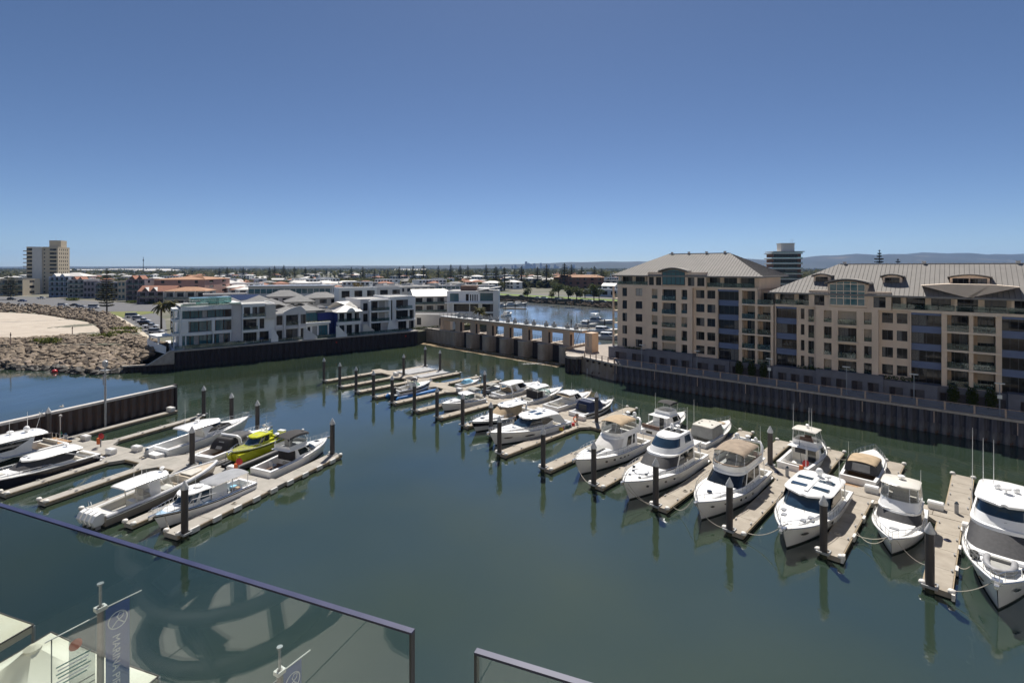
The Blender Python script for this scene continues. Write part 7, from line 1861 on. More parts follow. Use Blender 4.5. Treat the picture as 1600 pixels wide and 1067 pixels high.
# sports cruiser with black covers
b = Boat('white sports cruiser with black cockpit cover and grey soft top', LP(-13.7,.8), LP(-14.3,11.8), 11.2, 3.6, 1.1, 1.65, ck=.4, solemat='teak', plat=1.1)
b.coachroof(.4,4.6,2.7,1.2,.38); b.house([(1.15,-3.2,-.4,3.0,.6),(1.8,-2.9,-.6,2.8,.5),(2.35,-2.4,-.9,2.4,.4)],'blackcover',None,None,name='cockpit_cover'); b.part('clear_panel', MB().add([(-3.22,-.5,1.25),(-3.22,.5,1.25),(-2.66,.45,2.1),(-2.66,-.45,2.1)],[(0,1,2,3)]), 'greycover'); b.arch(-1.1,3.3,1.1,2.55,-.4,'gel',.2); b.bimini(-1.4,1.2,2.8,2.2,.3,'meshcover','soft_top'); b.house([(1.3,.6,2.2,2.9,1.4),(1.4,.6,2.1,2.9,1.4),(1.85,.4,1.5,2.7,1.1)],'gel','greenglass',1,True,((.0,1),),cap=False,name='windscreen_base',sideglass='greenglass')
b.rail(.5,.6,n=8); b.part('transom', MB().box(-5.5,-4.8,-1.2,1.2,.4,1.05), 'gel'); b.part('stern_rail', MB().tube([(-6.4,-1.2,.4),(-6.4,-1.2,1.1),(-6.4,1.2,1.1),(-6.4,1.2,.4)],.03,4), 'steel')
b.part('windlass_gear', (lambda m_: (m_.ball((4.9,.5,1.95),.22,.22,.22,8,5), m_.ball((4.5,-.4,1.95),.2,.2,.2,8,5), m_)[-1])(MB()), 'gelwarm')
# lime yellow boat on black lift
b = Boat('bright lime yellow cabin patrol boat raised on a black float lift', LP(-9.4,9.2), LP(-8.9,.8), 8.0, 2.7, 1.0, 1.4, hull='lime', name='patrol_boat', cat='boat', ck=.36, deck='limedeck', inner='lime', solemat='limedeck', stripe='blackstripe', plat=.3, lift=.85, boot=-.05, anti='lime', fine=3.0)
b.house([(1.1,-1.2,1.8,2.0,1.0),(1.4,-1.2,1.5,1.95,.9),(2.05,-1.3,.7,1.8,.6)],'lime','blueglass',1,True,((.05,.55),(.62,.95)),cap=False,name='cabin',sideglass='glass'); b.slab_roof(-1.8,.9,2.0,2.05,.14,.08,'lime','cabin_roof',.6); b.part('roof_hatch', MB().box(-.6,.3,-.3,.4,2.28,2.34), 'greygel'); b.part('light_bar', (lambda m_: (m_.box(-1.3,-1.1,-.7,.7,2.3,2.38), m_.tube([(-1.2,.5,2.3),(-1.3,.5,2.7),(-1.3,-.5,2.7),(-1.2,-.5,2.3)],.04,5), m_)[-1])(MB()), 'gel')
b.part('stern_frame', (lambda m_: (m_.xprism([(-3.9,1.0),(-2.2,1.0),(-2.6,1.6),(-3.9,1.7)],1.05,1.2), m_.xprism([(-3.9,1.0),(-2.2,1.0),(-2.6,1.6),(-3.9,1.7)],-1.2,-1.05), m_)[-1])(MB()), 'lime'); b.part('outboard_motor', MB().box(-4.7,-4.1,-.5,.5,.4,1.6), 'gel'); b.rail(.55,.4,n=6,mid=False); b.antenna(-1.0,.6,2.2,2.4)
for X in (-1.6,1.2): b.part('fender', MB().box(X-.18,X+.18,-1.5,-1.32,.75,1.0), 'gel'); b.part('strap', MB().box(X-.05,X+.05,-1.42,-1.36,.2,.8), 'blackstripe')
for y in (-.75,.75): b.part('hull_sponson', MB().xprism([(3.7,1.0),(-3.8,.8),(-3.8,-.25),(2.9,-.25),(3.5,.2)],y-.32,y+.32), 'lime')
c = lp(-9.1,5.0); r = thing('float_lift', 'black float lift under the lime yellow boat', 'boat lift', (c[0],c[1],0), math.atan2(-LA[1],-LA[0]))
for y in (-1.55,1.55): MB().tube([(-4.9,y,.35),(-4.4,y,.45),(4.2,y,.45),(4.8,y,.4)],[.2,.42,.42,.2],10).build('tube', M['blackair'], r, smooth=50)
MB().box(-4.2,4.2,-1.2,1.2,.1,.6).build('cradle', M['blackair'], r); f = MB(); [f.tube([(X,sg*1.2,.5),(X,sg*1.2,1.7)],.04,4) for X in (-3.5,3.6) for sg in (1,-1)]; f.build('guide_post', M['gridsteel'], r)
# black bimini flybridge
b = Boat('white flybridge cruiser with black bimini at the outer left finger', LP(-3.2,.4), LP(-2.9,11.0), 10.8, 3.7, 1.15, 1.8, ck=.36, solemat='brown')
b.coachroof(1.0,4.4,2.6,1.2,.36); b.house([(1.3,-1.4,3.0,3.0,1.8),(1.6,-1.4,2.7,3.0,1.7),(2.35,-1.5,1.4,2.8,1.2),(2.5,-2.6,1.3,2.9,1.1)],'gel','glass',1,True,((.25,.5),(.55,.95)),name='saloon'); b.house([(2.51,-2.2,1.2,2.7,1.0),(3.0,-2.3,1.0,2.6,.9)],'gel',None,None,cap=False,name='flybridge'); b.curtain(-2.2,.8,2.4,3.0,4.0,w0=2.6); b.bimini(-2.4,.9,2.5,4.05,.22,'blackcover'); b.seats(-1.2,1.2,2.5,.6); b.radar(-2.2,.9,4.1,.3,.1); b.radar(.4,-.7,4.1,.16,.05)
b.part('shade_curtain', MB().box(-1.6,-1.5,-1.4,1.4,1.0,2.4), 'blackcover'); b.rail(.5,.6,n=8); b.part('cockpit_chair', (lambda m_: (m_.cyl(-3.4,.2,.4,.9,.08,n=6), m_.box(-3.7,-3.1,-.1,.5,.9,1.0), m_.box(-3.75,-3.65,-.1,.5,1.0,1.6), m_)[-1])(MB()), 'greygel'); b.seats(-1.7,1.0,.4,.5,'seat',.5,-1); b.hatch(3.4,.0,b.topz(3.4),.3,.25); b.ports((1.0,),.6,.08,.4,'greygel')

# boats in the lake beyond the weir
LKB = 'boats moored in the lake beyond the weir'
def lake_boat(label, px, py, ang, L, B, fly):
    p = np.array(gpt(px,py,0)); d = V2(math.cos(R(ang)), math.sin(R(ang)))
    b = Boat(label, p-d*L/2, p+d*L/2, L, B, 1.1, 1.8, ck=.3, group=LKB)
    b.house([(1.2,-L*.25,L*.2,B*.8,L*.14),(1.6,-L*.25,L*.17,B*.78,L*.13),(2.4,-L*.26,L*.06,B*.7,L*.1)],'gel','glass',1,True,((.1,.95),),name='cabin')
    if fly: b.house([(2.48,-L*.25,L*.04,B*.65,1.0),(3.2,-L*.26,0,B*.62,.9)],'gel',None,None,cap=False,name='flybridge'); b.slab_roof(-L*.24,0,B*.66,4.2,.1,.1,'gel','hardtop',.8); f = MB(); [f.tube([(X,sg*B*.3,3.1),(X,sg*B*.3,4.25)],.05,4) for X in (-L*.22,-.6) for sg in (1,-1)]; b.part('hardtop_post', f, 'gel')
    b.rail(.5,.5,n=6)
lake_boat('tall white flybridge yacht in the lake left of the tan apartments', 936,505,-25,15,4.6,1)
lake_boat('white cruiser in the lake just behind the weir end tower', 945,520,-20,13,4.2,0)
lake_boat('white cruiser stern hidden behind the tan apartment corner', 953,530,-20,12,4.0,0)
lake_boat('low white boat in the lake by the floating pontoon', 918,511,-30,9,3.0,0)
lake_boat('white motor boat at the far left lake jetty', 800,478,10,12,3.6,0)
lake_boat('second white boat at the far left lake jetty', 812,477,15,11,3.4,0)
lake_boat('small white boat beside the modern villa', 784,480,40,9,3.0,0)
lake_boat('dark topped boat in the lake right behind the weir', 793,494,60,9,3.2,0)
def lake_dock(label, px0, py0, px1, py1):
    a, b_ = np.array(gpt(px0,py0,.5)), np.array(gpt(px1,py1,.5)); c = (a+b_)/2; d = b_-a; L = np.linalg.norm(d)
    r = thing('lake_pontoon', label, 'pontoon', (c[0],c[1],0), math.atan2(d[1],d[0])); pontoon_piece(r, None, -L/2, L/2, -.9, .9, M['dock'], 5)
    for X in (-L/2+1, 0, L/2-1): MB().lathe(X,1.2,[(.25,-.5),(.25,3.6),(.05,4.0)],8).build('pile', M['pile'], r)
lake_dock('floating pontoon in the lake behind the right half of the weir', 890,513,950,512); lake_dock('floating pontoon by the far left shore of the lake', 786,481,822,482)

# ---------------------------------------------------------------- mooring lines
def rp3(s, t, z): p = dp(s,t); return (p[0],p[1],z)
for (a, b_, sg, l) in ((rp3(48.2,-17.0,2.1), rp3(51.4,-18.6,.55), .5, 'line from the beige topped flybridge bow to its left pile'),
    (rp3(56.0,-18.9,2.1), rp3(59.2,-18.4,.55), .5, 'line from the enclosed flybridge bow to the pile on its right'),(rp3(56.8,-19,2.1), rp3(60.6,-17.9,.55), .9, 'slack line between the enclosed flybridge and the finger tip'),
    (rp3(63.5,-18,2.0), rp3(66.6,-18.2,.55), .5, 'line from the tan topped flybridge bow to the pile on its right'),(rp3(63.2,-17.6,2.0), rp3(61.0,-17.4,.55), .7, 'slack line from the tan topped flybridge to the finger on its left'),
    (rp3(71.2,-17.8,2.0), rp3(68.3,-17.6,.55), .4, 'line from the white hardtop bow to the finger on its left'),(rp3(78.2,-12.2,1.6), rp3(75.6,-11.0,.55), .3, 'line from the small flybridge bow to the left finger'),(rp3(78.2,-12.2,1.6), rp3(75.7,-10.4,.55), .8, 'slack second line from the small flybridge bow'),(rp3(78.9,-12.2,1.6), rp3(81.0,-12.8,.55), .4, 'line from the small flybridge bow to the right finger'),
    (rp3(85.0,-15.6,2.2), rp3(82.6,-15.8,.55), .3, 'line from the dinghy carrying yacht to the nearest finger tip'),(rp3(84.0,-12.0,2.0), rp3(82.7,-11.0,.55), .6, 'slack line along the dinghy carrying yacht'),
    (rp3(35.6,11.4,1.6), rp3(38.3,12.3,.55), .2, 'line from the navy canvas cruiser to the back finger'),(rp3(55.6,12.6,1.6), rp3(57.4,12.6,.55), .3, 'line from the grey covered express to the back finger'),(rp3(68.1,10.4,1.7), rp3(69.0,12.4,.55), .2, 'line from the sport fishing boat to the back finger'),(rp3(72.4,9,1.4), rp3(70.0,9.6,.55), .3, 'line from the tan express to the back finger')):
    rope(a, b_, sg, l)
def lp3(b, a, z): p = lp(b,a); return (p[0],p[1],z)
rope(lp3(-2.2,-11.6,1.6), lp3(.4,-12.3,.55), .6, 'line from the grey canopy boat bow to the nearest pile')
# ================================================================ BOULDERS
random.seed(31)
def stone_mesh(seed):
    rnd = random.Random(seed); bm = bmesh.new(); bmesh.ops.create_icosphere(bm, subdivisions=1, radius=1)
    ax = [Vector((rnd.gauss(0,1),rnd.gauss(0,1),rnd.gauss(0,1))).normalized() for _ in range(5)]
    cut = [rnd.uniform(.55,.85) for _ in ax]
    for v in bm.verts:
        v.co *= rnd.uniform(.9,1.1)
        for a, c in zip(ax, cut):
            d = v.co.dot(a)
            if d > c: v.co -= a*(d-c)
    me = bpy.data.meshes.new('stone'); bm.to_mesh(me); bm.free(); me.materials.append(M['rock']); return me
stones = [stone_mesh(k) for k in range(6)]
M['paleboulder'] = mat('pale_boulder', (0.36,0.29,0.225), 0.9, c2=(0.22,0.17,0.13), scale=1.1, bump=.6, bscale=5)
for i in (1,4): stones[i].materials[0] = M['paleboulder']
wet = [m_.copy() for m_ in stones]
for m_ in wet: m_.materials[0] = M['wetrock']
bot = [(-190,131),(-150,128),(-125,125.5),(-110,123.5),(-99,118.8),(-91.8,121.6)]; top = [(-215,150),(-165,146),(-144,145),(-133,153),(-118,158),(-90.5,135.5)]
def slope_pt(u, v):
    k = min(len(bot)-2, int(u*(len(bot)-1))); f = u*(len(bot)-1)-k
    b_ = V2(*bot[k])*(1-f)+V2(*bot[k+1])*f; t_ = V2(*top[k])*(1-f)+V2(*top[k+1])*f
    p = b_*(1-v)+t_*v; return p[0], p[1], -.25+4.9*min(1,v*1.35)**.8
rv = thing('boulder_breakwater', 'sloping breakwater of brown boulders between beach and harbour', 'breakwater', (0,0,0))
mb = MB(); mb.loft([[(slope_pt(i/40,v)[0],slope_pt(i/40,v)[1],slope_pt(i/40,v)[2]-.35) for i in range(41)] for v in np.linspace(0,1,10)], False)
mb.build('rubble_bed', M['wetrock'], rv, smooth=60)
cand = []
for i in range(2300):
    u, v = random.uniform(.12,1), random.random(); x, y, z = slope_pt(u, v); cand.append((y, x, y, z, random.choice((random.uniform(.3,.6),random.uniform(.5,.9),random.uniform(.7,1.2)))*(1.15 if v < .5 else .9)))
cand.sort(key=lambda c: c[0]-c[4]*14)
rest = MB()
for n_, (k_, x, y, z, r) in enumerate(cand):
    sc_ = (r*random.uniform(1.0,1.5), r*random.uniform(.8,1.1), r*random.uniform(.55,.85)); ro = (random.uniform(-.35,.35), random.uniform(-.35,.35), random.uniform(0,6.3))
    if n_ < 298:
        o = place(wet[n_ % 6] if z < .55 else stones[n_ % 6], 'stone', rv, (x,y,z)); o.rotation_euler = ro; o.scale = sc_
    else:
        Mx = Matrix.LocRotScale(Vector((x,y,z)), __import__('mathutils').Euler(ro), Vector(sc_)); me = stones[n_ % 6]
        rest.add([Mx @ v.co for v in me.vertices], [tuple(p.vertices) for p in me.polygons])
o = rest.build('stones', M['rock'], rv); o['kind'] = 'stuff'
rest = MB()
def scatter(poly_a, poly_b, n, r0, r1, z):
    for i in range(n):
        t, v = random.random(), random.random(); k = min(len(poly_a)-2, int(t*(len(poly_a)-1))); f = t*(len(poly_a)-1)-k
        p = (V2(*poly_a[k])*(1-f)+V2(*poly_a[k+1])*f)*(1-v)+(V2(*poly_b[k])*(1-f)+V2(*poly_b[k+1])*f)*v; r = random.uniform(r0,r1)
        Mx = Matrix.LocRotScale(Vector((p[0],p[1],z+random.uniform(-.1,.6))), __import__('mathutils').Euler((random.random(),random.random(),random.uniform(0,6))), Vector((r*1.3,r,r*.75))); me = stones[i % 6]
        rest.add([Mx @ v_.co for v_ in me.vertices], [tuple(p_.vertices) for p_ in me.polygons])
scatter(gp4((-30,489),(60,491),(105,498),(140,504),(158,513),(164,526)), gp4((-30,475),(60,477.5),(120,484),(165,490),(186,500),(212,520)), 1100, .5,1.15, 4.2)
o = rest.build('beach_edge_stones', M['rock']); o['kind'] = 'stuff'
bush = leaf_mesh('bush', foliage('bush_leaf', (0.13,0.15,0.02), (0.07,0.09,0.018), 2), [((x,y,.35),(1.1,.9,.6)) for x, y in ((0,0),(1.1,.3),(-1.2,.2),(.3,.8))], 110, .17, 12)
for px, py, s_, l in ((160,526,1.3,'bright green bush on the boulders, left of the pair'),(184,521,1.2,'middle green bush on the boulder crest'),(196,516,1.6,'largest green bush on the boulder crest'),(72,533,1.3,'low green bush among the boulders at the left')):
    p = gpt(px,py,4.8); o = place(bush, 'bush', None, (p[0],p[1],4.5)); o.scale = (s_*1.5,s_,s_); tag(o, l, 'bush')

# ================================================================ TREES
M['bark'] = mat('bark', (0.085,0.06,0.045), .9, var=.2, scale=3)
M['pine'] = foliage('pine_needles', (0.035,0.045,0.024), (0.06,0.066,0.034), 1.2, .35)
M['pineolive'] = foliage('olive_pine_needles', (0.10,0.09,0.035), (0.05,0.055,0.025), 1.0)
M['leafdark'] = foliage('dark_foliage', (0.055,0.075,0.028), (0.095,0.105,0.04), .8)
M['leafolive'] = foliage('olive_foliage', (0.11,0.11,0.042), (0.06,0.07,0.028), .8)
M['leafgold'] = foliage('golden_foliage', (0.22,0.15,0.035), (0.12,0.10,0.03), .8)
M['palm'] = foliage('palm_frond', (0.18,0.16,0.07), (0.09,0.095,0.035), 2)
def norfolk(h, w, seed, tiers, per, nl):
    rnd = random.Random(seed); tr = MB(); tr.lathe(0,0,[(h*.016,0),(h*.012,h*.4),(h*.003,h)],7); cr = MB()
    for k in range(tiers):
        t = k/(tiers-1); z = h*(.13+.85*t**.92); r = w*(1-t)**.8*rnd.uniform(.8,1.1)*(1 if t > .12 else .75)+.25; a0 = rnd.random()*6
        for j in range(per):
            a = a0+2*PI*j/per+rnd.uniform(-.2,.2); rr = r*rnd.uniform(.75,1.1); d = Vector((math.cos(a),math.sin(a),0)); s = Vector((-d.y,d.x,0))
            if rr > 1: tr.tube([(0,0,z),(d.x*rr*.9,d.y*rr*.9,z+rr*.10)], .05, 3)
            for q in range(nl):
                f = (q+.5)/nl; c = Vector((0,0,z+rr*.12*f))+d*rr*(.15+.85*f); wd = h*.028*rnd.uniform(.7,1.3)*(1.1-.4*f); ln = rr/nl*1.3
                tl = rnd.uniform(-.35,.35)
                cr.add([c-d*ln*.5, c+s*wd+Vector((0,0,tl*wd)), c+d*ln*.6+Vector((0,0,.1*rr)), c-s*wd-Vector((0,0,tl*wd))],[(0,1,2,3)])
                cr.add([c-d*ln*.4, c+Vector((0,0,wd*.8)), c+d*ln*.5, c-Vector((0,0,wd*.7))],[(0,1,2,3)])
    return tr, cr
def tree_thing(name, label, cat, tr, cr, leafm, loc, group=None, tm='bark'):
    r = thing(name, label, cat, loc, 0, group); tr.build('trunk', M[tm], r); cr.build('crown', M[leafm], r); return r
x, y = gpt(167,487); tree_thing('norfolk_pine', 'tall olive Norfolk pine beside the beach road at the left', 'pine tree', *norfolk(20.5,5.2,1,17,7,6), 'pineolive', (x,y,4))
x, y = gpt(17,468); tree_thing('norfolk_pine', 'brownish Norfolk pine at the left edge below the cream tower', 'pine tree', *norfolk(16.5,6.0,2,14,7,6), 'pineolive', (x,y,4))
PN = [tree_thing('norfolk_pine', 'dark Norfolk pine on the distant skyline', 'pine tree', *norfolk(24,3.6,k+5,15,6,4), 'pine', (0,0,-50), 'Norfolk pines along the skyline') for k in range(3)]
used = [False]*3
def skyline_pine(px, D, h, w, k):
    if not used[k]: o = PN[k]; used[k] = True
    else: o = copy_tree(PN[k])
    o.location = ((px-800)/800*D, D, 4); o.scale = (w*1.5,w*1.5,h/22.3); o.rotation_euler[2] = random.random()*6
for i, (px, D, ty, w) in enumerate(((343,760,420,1),(355,740,418.5,1.1),(380,760,419,1),(421,800,419,1.1),(429,720,417.5,1.2),(443.5,700,416,1.3),(460,720,418,1.1),(477,720,419,1),(493,740,421,1),(510,760,422,.9),(532,740,421,.9),(549,690,418.5,1.1),(567,680,418.5,1.2),(585,700,422,.9),(606,690,422,.9),(624,660,418,1.1),(635,670,420,1),(645.5,640,417,1.2),(662,620,416.5,1.9),(685,640,417,1),(704.5,600,415.5,1.4),(719,600,416.5,1.3),(731,590,417,1.2),(759.5,590,415,1),(775,500,418.5,1.6),(788,470,420,1.6),(804,560,422,1),(815,520,418.5,1.9),(840,540,419.5,1.6),(854,530,415.5,1.6),(882,500,414,2.0),(893,510,416,1.6),(909,520,419,1.5),(929,510,418.5,1.5),(940,620,421,1.2),(1374,330,396,1.3),(1403,340,409,1.5),(1247,330,425,2.2))):
    h = EYE-4-(ty-418)*D/800; skyline_pine(px, D, h, w*.95, i % 3)
def leafy(h, w, seed, n, s, low=.3):
    rnd = random.Random(seed); tr = MB(); tr.lathe(0,0,[(h*.035,0),(h*.025,h*.4),(h*.01,h*.75)],6); cr = MB()
    for k in range(9):
        a = rnd.random()*6.28; rr = w*.5*rnd.uniform(.2,.8); c = (rr*math.cos(a), rr*math.sin(a), h*rnd.uniform(low+.15,.86)); q = w*rnd.uniform(.2,.34)
        tr.tube([(0,0,h*.3),(c[0]*.6,c[1]*.6,c[2]*.85),c], [h*.015,h*.01,.02], 4); leaves(cr, c, q, q, q*.8, n, s, rnd)
    return tr, cr
LT = [tree_thing('leafy_tree', '-', 'tree', *leafy(9,7.5,k+40,70,.42), m_, (0,0,-60)) for k, m_ in enumerate(('leafdark','leafolive','leafgold'))]
lu = [False]*3
def leafy_at(px, py, h, k, label, group=None, wf=1.0):
    if not lu[k]: o = LT[k]; lu[k] = True
    else: o = copy_tree(LT[k])
    x, y = gpt(px,py); o.location = (x,y,4); o.scale = (h/9*wf,h/9*wf,h/9); o.rotation_euler[2] = px; tag(o, label, 'tree', group)
    if not group and 'group' in o: del o['group']
for px, py, h, k, l, wf in ((824,468,8,0,'rounded dark tree on the lake bank in front of the cream terrace',1),(862,469,6,1,'small sparse tree on the lake bank lawn',1),(873,464,10,0,'dark tree at the right end of the cream terrace',1.2),(888,470,10,0,'broad dark tree on the lake bank below the brick block',1.2),(901,472,10,0,'dark tree right of the broad one on the lake bank',1.0),(914,466,7,1,'olive tree behind the lake bank cars',1.2),(928,474,12,0,'tallest dark tree on the lake bank near the tan apartments',.9),(936,470,8,0,'dark tree right behind the tallest bank tree',1.1),(933,452,13,2,'golden leaved tree beside the brick block',1.0),(944,444,17,1,'big pale olive tree above the tan apartment roof corner',1.4),(866,452,10,1,'olive tree between cream terrace and brick block',1.4),(1243,445,15,1,'olive tree under the banded tower',1.3)): leafy_at(px,py,h,k,l,None,wf)
random.seed(77)
for i in range(60):
    px = random.choice((random.uniform(230,640),random.uniform(560,960),random.uniform(100,320))); D = random.uniform(330,620) if px > 300 else random.uniform(420,620)
    if 700 < px < 960 and D < 430: D += 170
    py = 418+21*800/D; leafy_at(px, py, random.uniform(5,9), random.choice((0,0,1,1,1,2) if i % 5 else (2,1)), 'distant leafy tree among the suburban roofs', 'leafy trees among the suburban roofs', random.uniform(.9,1.4))
# far woods: one mass of leaf clumps out to the hills
rnd = np.random.default_rng(3); mb = MB(); N = 15000
Dv = 520*np.exp(rnd.random(N)*2.45); Xv = (rnd.random(N)*2.2-1.12)*Dv; dens = np.sin(Xv*.011+Dv*.003)+np.sin(Xv*.004-Dv*.006)+np.sin(Dv*.013)
vs = []; fs = []
for x, y, d, q in zip(Xv, Dv, dens, rnd.random(N)):
    if d+q*2.2 < (1.5 if y < 900 else .9): continue
    h = (3.5 if y < 1000 else 5)+(4 if y < 1000 else 7)*rnd.random(); w = 3.5+4*rnd.random()+y*.0022
    for k in range(7):
        c = np.array([x,y,4+h*.3]) + rnd.normal(0,1,3)*[w*.55,w*.55,h*.24]+[0,0,h*.3]; a = rnd.normal(0,1,3); a /= np.linalg.norm(a); b_ = np.cross(a, rnd.normal(0,1,3)); b_ /= np.linalg.norm(b_)
        s_ = w*.5; n0 = len(vs); vs += [tuple(c-a*s_),tuple(c+b_*s_*.7),tuple(c+a*s_),tuple(c-b_*s_*.7)]; fs.append((n0,n0+1,n0+2,n0+3))
mb.v, mb.f = vs, fs; o = mb.build('far_woods', foliage('far_foliage', (0.075,0.085,0.042), (0.125,0.115,0.055), .03), kind='stuff')
def palm(label, px, py, h):
    x, y = gpt(px,py); r = thing('palm_tree', label, 'palm tree', (x,y,4)); MB().lathe(0,0,[(.35,0),(.28,h*.5),(.32,h*.96),(.1,h)],8).build('trunk', M['bark'], r); rn = random.Random(px); cr = MB()
    for k in range(46):
        a = rn.random()*6.28; e = rn.uniform(-.6,1.2); L = rn.uniform(2.2,3.2); pts = []
        for i in range(5):
            t = i/4; pts.append(Vector((math.cos(a)*L*t*math.cos(e*.7), math.sin(a)*L*t*math.cos(e*.7), h+L*t*math.sin(e)-1.5*t*t)))
        s = Vector((-math.sin(a),math.cos(a),0))
        for i in range(4):
            w0, w1 = .36*(1-(i/4-.3)**2*1.3), .36*(1-((i+1)/4-.3)**2*1.3); cr.add([pts[i]-s*w0-Vector((0,0,.16)),pts[i],pts[i+1],pts[i+1]-s*w1-Vector((0,0,.16))],[(0,1,2,3)]); cr.add([pts[i],pts[i]+s*w0-Vector((0,0,.16)),pts[i+1]+s*w1-Vector((0,0,.16)),pts[i+1]],[(0,1,2,3)])
    cr.build('crown', M['palm'], r)
palm('left of the two palms beside the glass beach house', 252, 514, 8.2); palm('right of the two palms beside the glass beach house', 268, 514, 8.8); palm('small palm in front of the modern villa', 749, 508, 5.5)
for px, py, s_, l in ((741,508,1.6,'yellow green shrubs in front of the modern villa'),(657,508,1.2,'shrub beside the white house at the weir'),(510,487,1.0,'shrub behind the green glass house'),(380,490,1.2,'shrub between the tiled houses'),(112,470,1.6,'hedge in front of the balcony flats'),(207,474,1.5,'hedge at the foot of the dark balcony flats'),(235,475,1.5,'hedge at the foot of the gabled terrace')):
    x, y = gpt(px,py); o = place(bush, 'shrub', None, (x,y,4.1)); o.scale = (s_*1.3,s_,s_*1.2); tag(o, l, 'shrub')

# ================================================================ CARS
M['tyre'] = M['rubber']
wheel = MB(); wheel.M = Matrix.Rotation(PI/2,4,'X'); wheel.cyl(0,0,-.1,.1,.33,n=12); wheel = wheel.mesh('wheel', M['tyre'])
CM = {c: mat('car_paint_'+c, v, .3, var=.03, coat=.5) for c, v in dict(white=(.75,.75,.74),silver=(.42,.43,.45),black=(.02,.02,.022),blue=(.03,.07,.22),red=(.35,.03,.03),grey=(.16,.17,.18)).items()}
CB = {}
def car(kind, c, loc, rz, label, group='cars parked by the water'):
    r = thing('parked_car' if kind != 'van' else 'parked_van', label, 'car' if kind != 'van' else 'van', loc, rz, group)
    if (kind,c) not in CB:
        L = 2.2 if kind != 'van' else 2.5; hh = {'sedan':1.42,'wagon':1.62,'ute':1.65,'van':2.1}[kind]
        prof = {'sedan':[(-2.2,.35),(2.2,.35),(2.2,.7),(1.2,.9),(-1.5,.95),(-2.2,.85)],'wagon':[(-2.2,.35),(2.2,.35),(2.2,.8),(1.2,1.0),(-2.2,1.0)],'ute':[(-2.5,.4),(2.3,.4),(2.3,.9),(1.2,1.05),(-2.5,1.05)],'van':[(-2.5,.35),(2.4,.35),(2.4,.9),(1.9,1.15),(-2.5,1.15)]}[kind]
        cab = {'sedan':(-1.6,1.1,-.9,.3),'wagon':(-2.15,1.1,-1.9,.35),'ute':(-.7,1.1,-.5,.45),'van':(-2.48,1.85,-2.4,1.1)}[kind]; zb_ = prof[-1][1] if kind != 'sedan' else .92
        body = MB(); body.loft([[(p[0],y*s_,p[1]) for p in prof] for y, s_ in ((-.9,.94),(-.9,1),(.9,1),(.9,.94))], True, True, True) if False else body.xprism(prof,-.88,.88)
        roof = [(cab[2],.62,hh),(cab[3],.62,hh),(cab[3],-.62,hh),(cab[2],-.62,hh)]; body.prism([(cab[2]-.02,-.64),(cab[3]+.02,-.64),(cab[3]+.02,.64),(cab[2]-.02,.64)],hh-.02,hh+.04)
        g = MB(); g.prism([(cab[0],-.82),(cab[1],-.82),(cab[1],.82),(cab[0],.82)],zb_-.05,hh-.02,[(cab[2],-.62),(cab[3],-.62),(cab[3],.62),(cab[2],.62)])
        l = MB(); [l.box(2.15 if kind != 'van' else 2.38,2.24 if kind != 'van' else 2.44,y-.2,y+.2,.6,.75) for y in (-.6,.6)]
        CB[kind,c] = (body.mesh('body',CM[c]), g.mesh('windows',M['glass']), l.mesh('headlights',M['lampwhite']))
    a, b_, l = CB[kind,c]; place(a,'body',r); place(b_,'windows',r); place(l,'headlights',r)
    for X in (-1.4,1.4):
        for y in (-.82,.82): place(wheel,'wheel',r,(X,y,.33))
for px, py, k, c, rz, l in ((207,496.5,'van','white',15,'white van with blue roof rack at the back of the car park'),(217,500,'wagon','silver',12,'silver wagon second in the car park row'),(224,504,'ute','white',12,'white utility third in the car park row'),(229,508,'wagon','black',12,'black four wheel drive in the car park row'),(236,512.5,'ute','white',10,'nearest white dual cab in the car park row'),(244,521,'wagon','silver',10,'silver car nearest the beach house wall'),
    (5,462,'sedan','silver',5,'silver car far left below the cream tower'),(18,469,'wagon','black',5,'black car under the left pine'),(35,471.5,'sedan','blue',5,'dark blue car on the left road'),(65,467,'ute','white',5,'white utility with trailer near the tower'),(98,478,'wagon','white',8,'white hatchback alone on the beach road'),(117,478.5,'sedan','black',8,'black car on the beach road'),(127,481,'sedan','silver',8,'silver car beside the white van'),(147,482,'van','white',6,'white minivan parked left of the tall pine'),
    (794,463.5,'sedan','black',-38,'black car at the left of the far bank road'),(815,464,'sedan','black',-38,'dark car behind the rounded bank tree'),(840,466.5,'sedan','white',-38,'white car on the far bank road'),(851,467.2,'wagon','white',-38,'white wagon on the far bank road'),(872,468.5,'wagon','silver',-38,'silver wagon on the far bank road'),(890,470,'sedan','black',-38,'black car behind the broad bank tree'),(909,471,'sedan','black',-38,'black car between two bank trees'),(922,471.8,'sedan','white',-38,'white car left of the tallest bank tree'),(942,473,'wagon','grey',-38,'grey wagon right of the tallest bank tree')):
    p = gpt(px,py); car(k, c, (p[0],p[1],4.03), R(rz), l, 'cars parked on the far bank' if px > 700 else 'cars parked by the beach')

